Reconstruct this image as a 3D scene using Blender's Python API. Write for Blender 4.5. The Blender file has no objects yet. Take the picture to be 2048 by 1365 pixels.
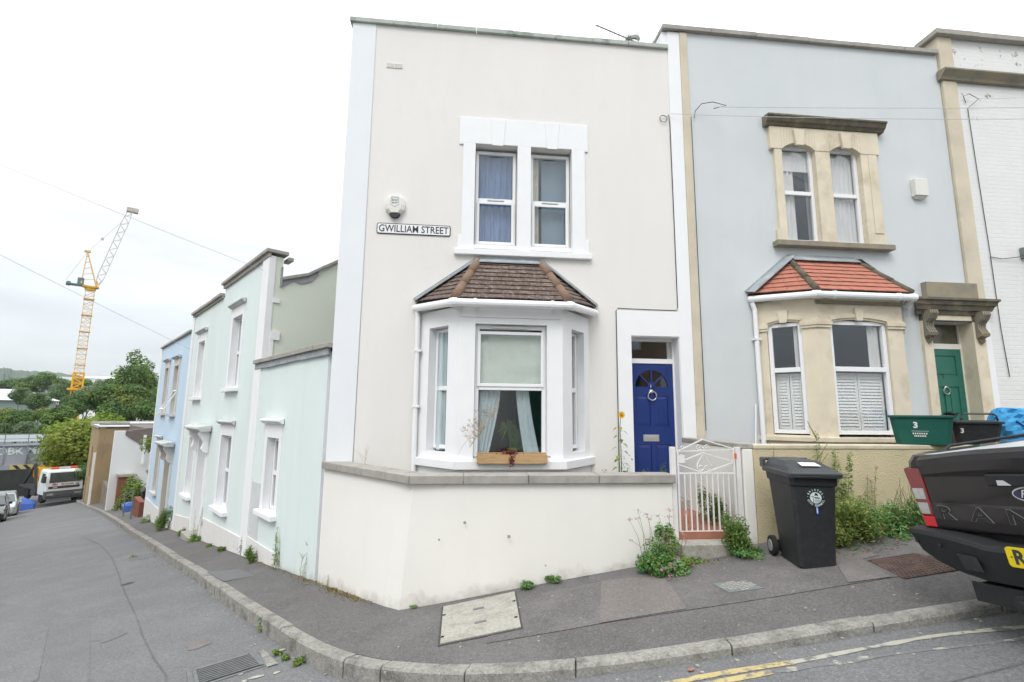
import bpy, bmesh, math, random
import numpy as np
from mathutils import Vector, Matrix, Euler
random.seed(7); np.random.seed(7)
SC = bpy.context.scene
COL = SC.collection
rad = math.radians

# ------------------------------------------------------------------ camera
CZ = 1.7
cam_d = bpy.data.cameras.new('camera'); cam = bpy.data.objects.new('camera', cam_d); COL.objects.link(cam)
PITCH, ROLL = rad(8.48), rad(.52)
cam.matrix_world = Matrix.Translation((0, 0, CZ)) @ Matrix.Rotation(rad(90) + PITCH, 4, 'X') @ Matrix.Rotation(ROLL, 4, 'Z')
cam_d.sensor_width = 36; cam_d.lens = 998 / 2048 * 36
cam_d.clip_start = .05; cam_d.clip_end = 6000
SC.camera = cam
SC.render.resolution_x, SC.render.resolution_y = 1024, 682

# ------------------------------------------------------------------ sky, sun, exposure
SUN_EL, SUN_AZ = rad(50), rad(200)          # azimuth measured clockwise from +Y
W = bpy.data.worlds.new('World'); SC.world = W; W.use_nodes = True
nt = W.node_tree; N = nt.nodes; L = nt.links; N.clear()
out = N.new('ShaderNodeOutputWorld'); bg = N.new('ShaderNodeBackground'); L.new(bg.outputs[0], out.inputs[0])
sky = N.new('ShaderNodeTexSky'); sky.sky_type = 'NISHITA'; sky.sun_disc = False
sky.sun_elevation = SUN_EL; sky.sun_rotation = SUN_AZ
tc = N.new('ShaderNodeTexCoord'); sep = N.new('ShaderNodeSeparateXYZ'); L.new(tc.outputs['Generated'], sep.inputs[0])
ramp = N.new('ShaderNodeValToRGB'); L.new(sep.outputs[2], ramp.inputs[0])
r = ramp.color_ramp
r.elements[0].position = 0.0; r.elements[0].color = (.56, .595, .615, 1)
r.elements[1].position = .85; r.elements[1].color = (1.7, 1.72, 1.74, 1)
for p_, c_ in ((.10, (.62, .65, .665, 1)), (.22, (.76, .78, .79, 1)), (.42, (1.12, 1.14, 1.15, 1))):
    e = r.elements.new(p_); e.color = c_
mp = N.new('ShaderNodeMapping'); mp.inputs['Scale'].default_value = (1.6, 1.6, 7.0); L.new(tc.outputs['Generated'], mp.inputs[0])
nz = N.new('ShaderNodeTexNoise'); nz.inputs['Scale'].default_value = 1.7; nz.inputs['Detail'].default_value = 5; nz.inputs['Roughness'].default_value = .5
L.new(mp.outputs[0], nz.inputs['Vector'])
mr = N.new('ShaderNodeMapRange'); mr.inputs[1].default_value = .3; mr.inputs[2].default_value = .7; mr.inputs[3].default_value = .86; mr.inputs[4].default_value = 1.14
L.new(nz.outputs[0], mr.inputs[0])
ml = N.new('ShaderNodeMix'); ml.data_type = 'RGBA'; ml.blend_type = 'MULTIPLY'; ml.inputs[0].default_value = 1
L.new(ramp.outputs[0], ml.inputs[6]); L.new(mr.outputs[0], ml.inputs[7])
sk = N.new('ShaderNodeMix'); sk.data_type = 'RGBA'; sk.blend_type = 'MIX'; sk.inputs[0].default_value = .02
L.new(ml.outputs[2], sk.inputs[6]); L.new(sky.outputs[0], sk.inputs[7])
L.new(sk.outputs[2], bg.inputs[0]); bg.inputs[1].default_value = .85
sd = bpy.data.lights.new('sun', 'SUN'); so = bpy.data.objects.new('sun', sd); COL.objects.link(so)
sd.energy = .9; sd.angle = rad(22); sd.color = (1, .97, .93)
so.rotation_euler = (Vector((math.sin(SUN_AZ) * math.cos(SUN_EL), math.cos(SUN_AZ) * math.cos(SUN_EL), math.sin(SUN_EL)))).to_track_quat('Z', 'Y').to_euler()
SC.view_settings.view_transform = 'Standard'; SC.view_settings.look = 'None'
SC.view_settings.exposure = .56; SC.view_settings.gamma = 1
SC.view_settings.use_curve_mapping = False
SC.render.engine = 'CYCLES'
SC.cycles.max_bounces = 6; SC.cycles.diffuse_bounces = 3; SC.cycles.glossy_bounces = 3; SC.cycles.transparent_max_bounces = 10
SC.cycles.transmission_bounces = 5; SC.cycles.volume_bounces = 0

# ------------------------------------------------------------------ frames
A = rad(5.96); B = rad(42.2)
O = Vector((-2.57855, 7.11187, 0))
DU = Vector((math.cos(A), math.sin(A), 0)); NF = Vector((math.sin(A), -math.cos(A), 0))
DS = Vector((-math.sin(B), math.cos(B), 0)); NS = Vector((-math.cos(B), -math.sin(B), 0))
def Wp(u, off, z): return O + DU * u + NF * off + Vector((0, 0, z))     # along the front street
def Sp(v, off, z): return O + DS * v + NS * off + Vector((0, 0, z))     # down the side street
def gz(x, y=0):
    if x > 12: return .15 * 12 - .16 + .05 * (x - 12) * math.exp(-(x - 12) / 60)
    if x > -38: return .15 * x - .16
    d = -38 - x
    return .15 * -38 - .16 - 1.6 * (1 - math.exp(-d / 11))
FRONT_ROT = A; SIDE_ROT = B - rad(90)

# ------------------------------------------------------------------ materials
def mat(name, col, rough=.85, var=.06, scale=3., bump=0., bscale=60., spec=.3, metal=0., col2=None, c2=(.55, .75), c2scale=2., speck=None, coat=0., detail=6., stretch=None, trans=0., bdist=.01, grain=None, grime=None, streak=0.):
    m = bpy.data.materials.new(name); m.use_nodes = True
    t = m.node_tree; n = t.nodes; l = t.links
    b = n['Principled BSDF']
    b.inputs['Roughness'].default_value = rough; b.inputs['Metallic'].default_value = metal
    b.inputs['Specular IOR Level'].default_value = spec; b.inputs['Coat Weight'].default_value = coat
    if coat: b.inputs['Coat Roughness'].default_value = .04
    tc = n.new('ShaderNodeTexCoord'); src = tc.outputs['Object']
    if stretch:
        mp = n.new('ShaderNodeMapping'); mp.inputs['Scale'].default_value = stretch; l.new(src, mp.inputs[0]); st = mp.outputs[0]
    else: st = src
    nz = n.new('ShaderNodeTexNoise'); nz.inputs['Scale'].default_value = scale; nz.inputs['Detail'].default_value = detail; l.new(st, nz.inputs['Vector'])
    hs = n.new('ShaderNodeHueSaturation'); hs.inputs['Color'].default_value = (*col, 1)
    mr = n.new('ShaderNodeMapRange'); mr.inputs[1].default_value = .25; mr.inputs[2].default_value = .75
    mr.inputs[3].default_value = 1 - var; mr.inputs[4].default_value = 1 + var
    l.new(nz.outputs[0], mr.inputs[0]); l.new(mr.outputs[0], hs.inputs['Value']); c = hs.outputs[0]
    if col2:
        n2 = n.new('ShaderNodeTexNoise'); n2.inputs['Scale'].default_value = c2scale; n2.inputs['Detail'].default_value = 7; n2.inputs['Roughness'].default_value = .65
        l.new(st, n2.inputs['Vector'])
        m2 = n.new('ShaderNodeMapRange'); m2.inputs[1].default_value = c2[0]; m2.inputs[2].default_value = c2[1]; l.new(n2.outputs[0], m2.inputs[0])
        mx = n.new('ShaderNodeMix'); mx.data_type = 'RGBA'; mx.inputs[7].default_value = (*col2, 1)
        l.new(m2.outputs[0], mx.inputs[0]); l.new(c, mx.inputs[6]); c = mx.outputs[2]
    if speck:
        sc_, amt, scol = speck
        n3 = n.new('ShaderNodeTexNoise'); n3.inputs['Scale'].default_value = sc_; n3.inputs['Detail'].default_value = 2; l.new(src, n3.inputs['Vector'])
        m3 = n.new('ShaderNodeMapRange'); m3.inputs[1].default_value = .5; m3.inputs[2].default_value = .78; m3.inputs[4].default_value = amt; l.new(n3.outputs[0], m3.inputs[0])
        mx = n.new('ShaderNodeMix'); mx.data_type = 'RGBA'; mx.inputs[7].default_value = (*scol, 1)
        l.new(m3.outputs[0], mx.inputs[0]); l.new(c, mx.inputs[6]); c = mx.outputs[2]
    if grain:      # visible aggregate: light and dark chips of stone
        vo = n.new('ShaderNodeTexVoronoi'); vo.inputs['Scale'].default_value = grain[0]; l.new(src, vo.inputs['Vector'])
        sv = n.new('ShaderNodeSeparateColor'); l.new(vo.outputs['Color'], sv.inputs[0])
        g1 = n.new('ShaderNodeMapRange'); g1.inputs[3].default_value = 1 - grain[1]; g1.inputs[4].default_value = 1 + grain[1]; l.new(sv.outputs[0], g1.inputs[0])
        h2_ = n.new('ShaderNodeHueSaturation'); l.new(c, h2_.inputs['Color']); l.new(g1.outputs[0], h2_.inputs['Value']); c = h2_.outputs[0]
    if streak:     # faint rain streaks running down the wall
        m5 = n.new('ShaderNodeMapping'); m5.inputs['Scale'].default_value = (1.7, 1.7, .22); l.new(src, m5.inputs[0])
        n5 = n.new('ShaderNodeTexNoise'); n5.inputs['Scale'].default_value = 1.6; n5.inputs['Detail'].default_value = 9; n5.inputs['Roughness'].default_value = .62; l.new(m5.outputs[0], n5.inputs['Vector'])
        r5 = n.new('ShaderNodeMapRange'); r5.inputs[1].default_value = .48; r5.inputs[2].default_value = .78; r5.inputs[3].default_value = 1; r5.inputs[4].default_value = 1 - streak; l.new(n5.outputs[0], r5.inputs[0])
        h5 = n.new('ShaderNodeHueSaturation'); l.new(c, h5.inputs['Color']); l.new(r5.outputs[0], h5.inputs['Value']); c = h5.outputs[0]
    if grime:      # splash dirt in a ragged band above the pavement: c0 + slope * x is the ground height along the wall
        c0, slope, hh, gc, amt = grime
        s6 = n.new('ShaderNodeSeparateXYZ'); l.new(src, s6.inputs[0])
        a6 = n.new('ShaderNodeMath'); a6.operation = 'MULTIPLY_ADD'; a6.inputs[1].default_value = -slope; a6.inputs[2].default_value = -c0; l.new(s6.outputs[0], a6.inputs[0])
        b6 = n.new('ShaderNodeMath'); b6.operation = 'ADD'; l.new(a6.outputs[0], b6.inputs[0]); l.new(s6.outputs[2], b6.inputs[1])
        n6 = n.new('ShaderNodeTexNoise'); n6.inputs['Scale'].default_value = 3.5; n6.inputs['Detail'].default_value = 8; n6.inputs['Roughness'].default_value = .7; l.new(src, n6.inputs['Vector'])
        c6 = n.new('ShaderNodeMath'); c6.operation = 'MULTIPLY_ADD'; c6.inputs[1].default_value = -hh * 3.2; l.new(n6.outputs[0], c6.inputs[0]); l.new(b6.outputs[0], c6.inputs[2])
        d6 = n.new('ShaderNodeMapRange'); d6.inputs[1].default_value = -hh * 1.9; d6.inputs[2].default_value = -hh * .9; d6.inputs[3].default_value = amt; d6.inputs[4].default_value = 0; l.new(c6.outputs[0], d6.inputs[0])
        x6 = n.new('ShaderNodeMix'); x6.data_type = 'RGBA'; x6.inputs[7].default_value = (*gc, 1); l.new(d6.outputs[0], x6.inputs[0]); l.new(c, x6.inputs[6]); c = x6.outputs[2]
    l.new(c, b.inputs['Base Color'])
    if bump:
        nb = n.new('ShaderNodeTexNoise'); nb.inputs['Scale'].default_value = bscale; nb.inputs['Detail'].default_value = 4; l.new(src, nb.inputs['Vector'])
        bp = n.new('ShaderNodeBump'); bp.inputs['Strength'].default_value = bump; bp.inputs['Distance'].default_value = bdist
        l.new(nb.outputs[0], bp.inputs['Height']); l.new(bp.outputs[0], b.inputs['Normal'])
    if trans:
        tr = n.new('ShaderNodeBsdfTranslucent'); l.new(c, tr.inputs[0]); ms = n.new('ShaderNodeMixShader'); ms.inputs[0].default_value = trans
        l.new(b.outputs[0], ms.inputs[1]); l.new(tr.outputs[0], ms.inputs[2]); l.new(ms.outputs[0], n['Material Output'].inputs[0])
    return m
def glass(name, tint=(.75, .8, .82), refl=1.5):
    m = bpy.data.materials.new(name); m.use_nodes = True
    t = m.node_tree; n = t.nodes; l = t.links; n.clear()
    o = n.new('ShaderNodeOutputMaterial'); tr = n.new('ShaderNodeBsdfTransparent'); tr.inputs[0].default_value = (*tint, 1)
    gl = n.new('ShaderNodeBsdfGlossy'); gl.inputs['Roughness'].default_value = .015; gl.inputs[0].default_value = (.9, .95, 1, 1)
    fr = n.new('ShaderNodeFresnel'); ge = n.new('ShaderNodeNewGeometry'); mr = n.new('ShaderNodeMapRange'); mr.inputs[3].default_value = refl; mr.inputs[4].default_value = 1 / refl; l.new(ge.outputs['Backfacing'], mr.inputs[0]); l.new(mr.outputs[0], fr.inputs[0])
    mx = n.new('ShaderNodeMixShader'); l.new(fr.outputs[0], mx.inputs[0]); l.new(tr.outputs[0], mx.inputs[1]); l.new(gl.outputs[0], mx.inputs[2])
    l.new(mx.outputs[0], o.inputs[0]); return m
def leafmat(name, c1, c2, scale=1.2, trans=.3):
    m = mat(name, c1, rough=.55, var=.28, scale=scale * 9, col2=c2, c2=(.4, .6), c2scale=scale, trans=trans, spec=.25, detail=2)
    return m
M = {}
M['cream'] = mat('cream_render', (.765, .745, .712), .9, .03, .9, .22, 45, col2=(.70, .675, .63), c2=(.60, .82), c2scale=.9, stretch=(1, 1, .45), streak=.035)
M['cream_low'] = mat('cream_wall_paint', (.82, .80, .75), .9, .02, 2., .15, 120, col2=(.66, .61, .52), c2=(.66, .86), c2scale=1.6, streak=.03, grime=(-.521, .149, .16, (.33, .30, .25), .55))
M['white'] = mat('white_paint', (.83, .84, .85), .7, .02, 4, .04, 90)
M['whitepier'] = mat('pier_paint', (.77, .795, .82), .8, .02, 2, .06, 90)
M['upvc'] = mat('white_plastic', (.84, .85, .86), .3, .01, 4, spec=.5)
M['upvc_old'] = mat('aged_plastic', (.72, .71, .66), .45, .04, 9, spec=.4)
M['grey'] = mat('grey_render', (.61, .64, .65), .92, .025, 1.5, .12, 150, col2=(.56, .60, .61), c2=(.5, .8), c2scale=.8, streak=.03)
M['mint'] = mat('mint_render', (.70, .785, .765), .92, .02, 1.2, .15, 110, col2=(.665, .73, .705), c2=(.52, .8), c2scale=.7, stretch=(1, 1, .5), streak=.04, grime=(-.547, .1008, .13, (.32, .33, .29), .55))
M['green'] = mat('sage_render', (.70, .75, .655), .92, .03, 1.3, .12, 120, col2=(.62, .69, .60), c2=(.5, .8), c2scale=.8)
M['blue'] = mat('blue_render', (.53, .67, .79), .92, .03, 1.2, .1, 110)
M['plinth'] = mat('peeling_plinth_paint', (.72, .71, .69), .9, .05, 5, .3, 30, col2=(.40, .36, .31), c2=(.60, .68), c2scale=3)
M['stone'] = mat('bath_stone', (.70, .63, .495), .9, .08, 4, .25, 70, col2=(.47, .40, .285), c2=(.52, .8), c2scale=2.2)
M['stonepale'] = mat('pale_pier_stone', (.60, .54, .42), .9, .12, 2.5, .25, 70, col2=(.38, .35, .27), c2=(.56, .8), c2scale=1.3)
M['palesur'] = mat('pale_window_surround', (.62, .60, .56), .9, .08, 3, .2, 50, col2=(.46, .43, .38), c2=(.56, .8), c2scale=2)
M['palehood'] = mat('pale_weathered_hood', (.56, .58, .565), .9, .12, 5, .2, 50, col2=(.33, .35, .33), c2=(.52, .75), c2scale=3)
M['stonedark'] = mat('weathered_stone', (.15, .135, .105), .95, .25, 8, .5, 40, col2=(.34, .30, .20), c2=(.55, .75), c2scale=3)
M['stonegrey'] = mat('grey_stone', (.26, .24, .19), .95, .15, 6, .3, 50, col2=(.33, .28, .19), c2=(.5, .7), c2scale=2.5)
M['coping'] = mat('concrete_coping', (.36, .34, .31), .92, .12, 9, .4, 60, col2=(.22, .21, .185), c2=(.5, .75), c2scale=3.5, speck=(160, .4, (.5, .48, .44)))
M['copgreen'] = mat('mossy_coping', (.42, .46, .42), .9, .1, 6, .3, 40, col2=(.22, .27, .22), c2=(.5, .7), c2scale=4)
M['lead'] = mat('lead_flashing', (.30, .33, .35), .55, .15, 7, .3, 18, col2=(.50, .52, .53), c2=(.5, .8), c2scale=4, spec=.5)
M['tileb'] = mat('brown_roof_tile', (.125, .088, .075), .9, .2, 14, .35, 80, col2=(.22, .18, .155), c2=(.5, .72), c2scale=6, speck=(22, .6, (.40, .37, .33)))
M['tiler'] = mat('red_roof_tile', (.43, .175, .125), .85, .16, 12, .25, 80, col2=(.30, .16, .12), c2=(.55, .75), c2scale=4)
M['hipb'] = mat('brown_hip_tile', (.235, .155, .11), .9, .12, 10, .3, 70, col2=(.17, .13, .11), c2=(.5, .8), c2scale=5)
M['hipr'] = mat('dark_hip_tile', (.13, .115, .085), .95, .2, 12, .4, 60)
M['roofdark'] = mat('dark_roofing', (.07, .07, .07), .9, .1)
M['slate'] = mat('slate_roof', (.17, .15, .14), .9, .2, 5, .2, 20, stretch=(1, 1, 8))
M['asphalt'] = mat('road_asphalt', (.170, .174, .177), .9, .10, .8, .5, 170, speck=(75, .5, (.33, .325, .32)), col2=(.150, .153, .155), c2=(.42, .62), c2scale=1.1, grain=(62, .15))
M['asphaltdark'] = mat('road_repair_asphalt', (.158, .161, .164), .9, .1, 2, .5, 170, speck=(230, .45, (.28, .28, .28)), grain=(62, .15))
M['pave'] = mat('pavement_asphalt', (.140, .135, .133), .92, .13, 1.6, .5, 190, speck=(80, .6, (.27, .255, .24)), col2=(.110, .107, .106), c2=(.42, .66), c2scale=1.3, grain=(62, .15))
M['paveup'] = mat('older_pavement_asphalt', (.158, .150, .146), .92, .13, 2.2, .5, 170, speck=(80, .6, (.29, .27, .25)), col2=(.125, .12, .118), c2=(.42, .62), c2scale=1.7, grain=(62, .15))
M['pavelight'] = mat('worn_pavement_asphalt', (.185, .168, .158), .92, .12, 3, .5, 190, speck=(240, .6, (.3, .27, .25)), grain=(62, .15))
M['kerb'] = mat('kerb_stone', (.33, .32, .29), .92, .2, 5, .6, 60, col2=(.135, .13, .115), c2=(.42, .66), c2scale=5, speck=(150, .5, (.42, .40, .37)), grain=(70, .18))
M['concrete'] = mat('light_concrete', (.42, .405, .36), .92, .08, 5, .4, 120, speck=(60, .6, (.22, .21, .18)), col2=(.27, .26, .22), c2=(.45, .7), c2scale=5, grain=(70, .12))
M['crack'] = mat('filled_crack', (.132, .135, .137), .95, .15, 20)
M['castiron'] = mat('cast_iron', (.15, .155, .158), .6, .2, 12, .3, 90, spec=.5)
M['rusty'] = mat('rusty_iron', (.115, .08, .07), .8, .25, 12, .5, 60, col2=(.19, .12, .09), c2=(.5, .7), c2scale=9)
M['black'] = mat('hole_shade_black', (.012, .012, .012), .9, .0)  # flat black, painted in for the shade inside holes
M['joint'] = mat('dark_joint', (.085, .082, .078), .95, .2, 20)
M['yellow'] = mat('worn_yellow_paint', (.50, .41, .20), .85, .1, 20, .2, 120, col2=(.21, .20, .175), c2=(.50, .60), c2scale=13)
M['whitemark'] = mat('worn_white_paint', (.42, .41, .35), .85, .1, 20, .2, 120, col2=(.19, .19, .185), c2=(.52, .60), c2scale=12)
M['whitefrag'] = mat('mostly_gone_white_paint', (.42, .41, .35), .85, .1, 20, .2, 120, col2=(.185, .188, .19), c2=(.40, .47), c2scale=9)
M['terracotta'] = mat('terracotta_tiles', (.36, .155, .105), .8, .15, 8, .2, 60, col2=(.3, .13, .09), c2=(.5, .7), c2scale=6)
M['soil'] = mat('garden_soil', (.10, .08, .06), .95, .3, 9, .6, 40)
M['dooblue'] = mat('blue_door_paint', (.009, .030, .165), .35, .06, 6, .05, 30, spec=.5)
M['doogreen'] = mat('green_door_paint', (.022, .145, .105), .4, .06, 6, .05, 30, spec=.5)
M['chrome'] = mat('brushed_metal', (.62, .62, .60), .3, .05, 10, metal=.8)
M['binblack'] = mat('black_bin_plastic', (.022, .023, .026), .5, .2, 5, .12, 240, spec=.45, speck=(25, .12, (.12, .12, .12)))
M['bingrey'] = mat('grey_lid_plastic', (.045, .05, .055), .45, .15, 6, .1, 200, spec=.5)
M['rubber'] = mat('black_rubber', (.02, .02, .02), .85, .1)
M['hub'] = mat('grey_hub', (.30, .30, .30), .6, .1)
M['boxgreen'] = mat('green_box_plastic', (.010, .095, .072), .5, .12, 6, .08, 60, spec=.4)
M['paint3'] = mat('white_lettering', (.75, .77, .76), .7, .08, 30)
M['logow'] = mat('pale_logo_print', (.62, .72, .70), .6, .05, 30)
M['logoblue'] = mat('blue_number_print', (.08, .16, .62), .6, .05, 30)
M['bagblue'] = mat('blue_woven_bag', (.07, .40, .76), .5, .2, 9, .4, 30, col2=(.04, .14, .36), c2=(.62, .68), c2scale=7, trans=.15)
M['ink'] = mat('black_lettering', (.05, .052, .055), .7, .1, 30)
M['signwhite'] = mat('white_enamel', (.80, .81, .83), .35, .02, 20, spec=.5)
M['carpaint'] = mat('dark_grey_car_paint', (.016, .014, .016), .35, .05, 4, spec=.3, coat=.55)
M['carplastic'] = mat('black_car_plastic', (.024, .026, .028), .6, .1, 20, .2, 300, spec=.35)
M['silver'] = mat('silver_trim', (.66, .68, .70), .3, .03, 5, metal=.3, spec=.6)
M['redlens'] = mat('red_lamp_lens', (.20, .004, .010), .15, .1, 20, spec=.7, coat=.6)
M['redlens2'] = mat('bright_red_reflector', (.62, .01, .02), .2, .05, 20, spec=.7, coat=.6)
M['clearlens'] = mat('clear_lamp_lens', (.42, .43, .42), .12, .2, 30, spec=.8, metal=.4, coat=.6)
M['emblem'] = mat('emblem_blue', (.012, .02, .07), .25, .02, 5, spec=.6, coat=.5)
M['letteredge'] = mat('dull_letter_edge', (.20, .20, .20), .5, .05, 20)
M['plate'] = mat('yellow_number_plate', (.80, .62, .01), .35, .02, 5, spec=.5)
M['wood'] = mat('pale_timber', (.50, .33, .17), .7, .12, 6, .15, 40, stretch=(1, 6, 6), col2=(.4, .24, .1), c2=(.5, .7), c2scale=5)
M['gatepaint'] = mat('chipped_white_paint', (.76, .75, .73), .6, .05, 10, .1, 60, col2=(.40, .17, .08), c2=(.665, .70), c2scale=18)
M['wire'] = mat('black_cable', (.05, .05, .05), .7, .1)
M['wiregrey'] = mat('grey_overhead_cable', (.52, .54, .55), .7, .1)
M['fabricblue'] = mat('pale_blue_curtain', (.62, .73, .76), .9, .1, 8, .1, 40, stretch=(8, 8, .6), trans=.2)
M['fabricdblue'] = mat('blue_curtain', (.17, .25, .42), .9, .3, 5, .1, 40, stretch=(9, 9, .5))
M['fabricw'] = mat('white_curtain', (.88, .87, .85), .9, .12, 6, .1, 40, stretch=(9, 9, .5), trans=.2)
M['blind'] = mat('sage_roman_blind', (.66, .72, .64), .9, .08, 4, .3, 7, bdist=.05)
M['shutter'] = mat('white_shutter', (.86, .86, .84), .6, .03, 5)
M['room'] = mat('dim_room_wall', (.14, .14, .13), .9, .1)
M['glass'] = glass('window_glass', (.95, .955, .955), 1.6)
M['carglass'] = glass('dark_window_glass', (.12, .14, .14), 1.55)
M['brickred'] = mat('red_brick', (.22, .09, .06), .9, .2, 6, .3, 40)
M['tan'] = mat('tan_render', (.33, .245, .14), .9, .12, .7, .2, 20, col2=(.24, .18, .11), c2=(.5, .75), c2scale=.8)
M['pink'] = mat('peach_render', (.42, .31, .22), .9, .08)
M['woodgrey'] = mat('grey_fence_timber', (.21, .19, .16), .9, .15, 6, stretch=(5, 5, 1))
M['steel'] = mat('painted_bridge_steel', (.21, .225, .25), .7, .15, .8, .2, 8, col2=(.34, .36, .40), c2=(.45, .6), c2scale=.35, stretch=(1, 1, .5))
M['darkstone'] = mat('dark_abutment', (.035, .04, .038), .95, .2, 1)  # one near-black stone for the abutments, pier and cutting
M['tealwall'] = mat('teal_graffiti_wall', (.09, .15, .14), .9, .3, .6, col2=(.4, .46, .46), c2=(.6, .63), c2scale=.9)
M['hazy'] = mat('hazard_yellow', (.62, .50, .20), .7, .06)
M['hazk'] = mat('hazard_black', (.03, .03, .03), .8, .06)
M['craneY'] = mat('crane_yellow', (.75, .40, .02), .6, .05, .3)
M['craneW'] = mat('crane_cream', (.74, .50, .22), .6, .05, .3)
M['craneG'] = mat('crane_grey_steel', (.50, .47, .42), .6, .05, .3)
M['craneT'] = mat('crane_dark_teal', (.12, .19, .20), .6, .05, .3)
M['truckwhite'] = mat('white_cab_paint', (.74, .77, .77), .35, .03, 1, spec=.5, coat=.4)
M['truckyel'] = mat('yellow_skip_paint', (.62, .30, .02), .6, .12, 1.5)
M['orange'] = mat('orange_beacon', (.80, .14, .05), .3, .05)
M['carlight'] = mat('pale_green_car_paint', (.40, .47, .46), .3, .03, 1, spec=.5, coat=1)
M['tarp'] = mat('blue_tarpaulin', (.08, .17, .55), .6, .2, 2, .5, 6)
M['hill'] = mat('distant_wooded_hill', (.055, .095, .07), .95, .35, .02, col2=(.10, .13, .06), c2=(.45, .6), c2scale=.008)
M['land'] = mat('rough_ground', (.09, .10, .055), .95, .3, .08, col2=(.13, .12, .1), c2=(.5, .6), c2scale=.05)
M['metalroof'] = mat('pale_metal_roof', (.62, .65, .66), .6, .04, .2)
M['metalwall'] = mat('green_metal_cladding', (.26, .33, .32), .6, .05, .3, stretch=(6, 6, .1))
M['bark'] = mat('tree_bark', (.085, .07, .05), .95, .3, 6, .5, 20)
M['leafmid'] = leafmat('mid_green_leaves', (0.123, 0.218, 0.050), (0.201, 0.312, 0.072), .5)
M['leafdark'] = leafmat('dark_green_leaves', (0.072, 0.144, 0.042), (0.124, 0.206, 0.058), .5)
M['leafblue'] = leafmat('grey_green_leaves', (0.126, 0.192, 0.095), (0.199, 0.269, 0.138), .4)
M['leafolive'] = leafmat('olive_leaves', (0.239, 0.260, 0.054), (0.170, 0.240, 0.054), .5)
M['leaflime'] = leafmat('lime_green_leaves', (.17, .27, .03), (.24, .33, .045), .6, .4)
M['leafivy'] = leafmat('ivy_leaves', (0.114, 0.208, 0.045), (0.210, 0.304, 0.075), 3)
M['leafweed'] = leafmat('weed_leaves', (0.210, 0.304, 0.075), (0.367, 0.432, 0.135), 4, .35)
M['leafnettle'] = leafmat('nettle_leaves', (0.088, 0.240, 0.068), (0.175, 0.384, 0.150), 4, .3)
M['leafdry'] = leafmat('dry_grass', (.36, .26, .11), (.30, .22, .09), 5)
M['leafyel'] = leafmat('yellow_green_leaves', (.30, .33, .06), (.2, .28, .06), 4, .4)
M['stem'] = mat('plant_stem', (.16, .20, .07), .8, .2, 9)
M['drystem'] = mat('dry_stem', (.42, .34, .24), .9, .15, 9)
M['petalpink'] = mat('pink_petals', (.52, .30, .38), .8, .2, 30, trans=.3)
M['petalyel'] = mat('yellow_petals', (.80, .50, .02), .8, .15, 30, trans=.2)
M['maroon'] = mat('maroon_leaves', (.16, .03, .035), .8, .3, 30)
M['dish'] = mat('grey_dish_metal', (.17, .20, .20), .5, .1)

# white painted brick: real brick course pattern as bump and in flaking paint
def brickmat():
    m = mat('white_painted_brick', (.74, .745, .735), .85, .03, 2)
    t = m.node_tree; n = t.nodes; l = t.links; b = n['Principled BSDF']
    tc = n['Texture Coordinate'] if 'Texture Coordinate' in n else n.new('ShaderNodeTexCoord')
    mp = n.new('ShaderNodeMapping'); mp.inputs['Rotation'].default_value = (rad(90), 0, 0); l.new(tc.outputs['Object'], mp.inputs[0])
    br = n.new('ShaderNodeTexBrick'); br.inputs['Scale'].default_value = 1; br.inputs['Brick Width'].default_value = .225; br.inputs['Row Height'].default_value = .075
    br.inputs['Mortar Size'].default_value = .007; br.inputs['Mortar Smooth'].default_value = .5
    br.inputs['Color1'].default_value = (1, 1, 1, 1); br.inputs['Color2'].default_value = (.8, .8, .8, 1); br.inputs['Mortar'].default_value = (.3, .3, .3, 1)
    l.new(mp.outputs[0], br.inputs['Vector'])
    nz = n.new('ShaderNodeTexNoise'); nz.inputs['Scale'].default_value = 7; nz.inputs['Detail'].default_value = 5; l.new(tc.outputs['Object'], nz.inputs['Vector'])
    ad = n.new('ShaderNodeMath'); ad.operation = 'MULTIPLY_ADD'; ad.inputs[1].default_value = .6; l.new(nz.outputs[0], ad.inputs[0]); l.new(br.outputs[0], ad.inputs[2])
    bp = n.new('ShaderNodeBump'); bp.inputs['Strength'].default_value = .55; bp.inputs['Distance'].default_value = .008
    l.new(ad.outputs[0], bp.inputs['Height']); l.new(bp.outputs[0], b.inputs['Normal'])
    # flaking patches, mostly high on the wall
    sp = n.new('ShaderNodeSeparateXYZ'); l.new(tc.outputs['Object'], sp.inputs[0])
    zr = n.new('ShaderNodeMapRange'); zr.inputs[1].default_value = 6.5; zr.inputs[2].default_value = 8.4; zr.inputs[3].default_value = 0; zr.inputs[4].default_value = .09; l.new(sp.outputs[2], zr.inputs[0])
    n4 = n.new('ShaderNodeTexNoise'); n4.inputs['Scale'].default_value = 4.5; n4.inputs['Detail'].default_value = 8; n4.inputs['Roughness'].default_value = .7; l.new(tc.outputs['Object'], n4.inputs['Vector'])
    s4 = n.new('ShaderNodeMath'); s4.operation = 'ADD'; l.new(n4.outputs[0], s4.inputs[0]); l.new(zr.outputs[0], s4.inputs[1])
    m4 = n.new('ShaderNodeMapRange'); m4.inputs[1].default_value = .665; m4.inputs[2].default_value = .70; l.new(s4.outputs[0], m4.inputs[0])
    mx = n.new('ShaderNodeMix'); mx.data_type = 'RGBA'; mx.inputs[7].default_value = (.36, .30, .26, 1)
    old = b.inputs['Base Color'].links[0].from_socket
    l.new(old, mx.inputs[6]); l.new(m4.outputs[0], mx.inputs[0]); l.new(mx.outputs[2], b.inputs['Base Color'])
    return m
M['brickw'] = brickmat()
# pebbledash wall
M['dash'] = mat('cream_roughcast', (.60, .52, .34), .95, .08, 3, .9, 62, bdist=.010, col2=(.46, .40, .26), c2=(.56, .78), c2scale=2.4)

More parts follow.
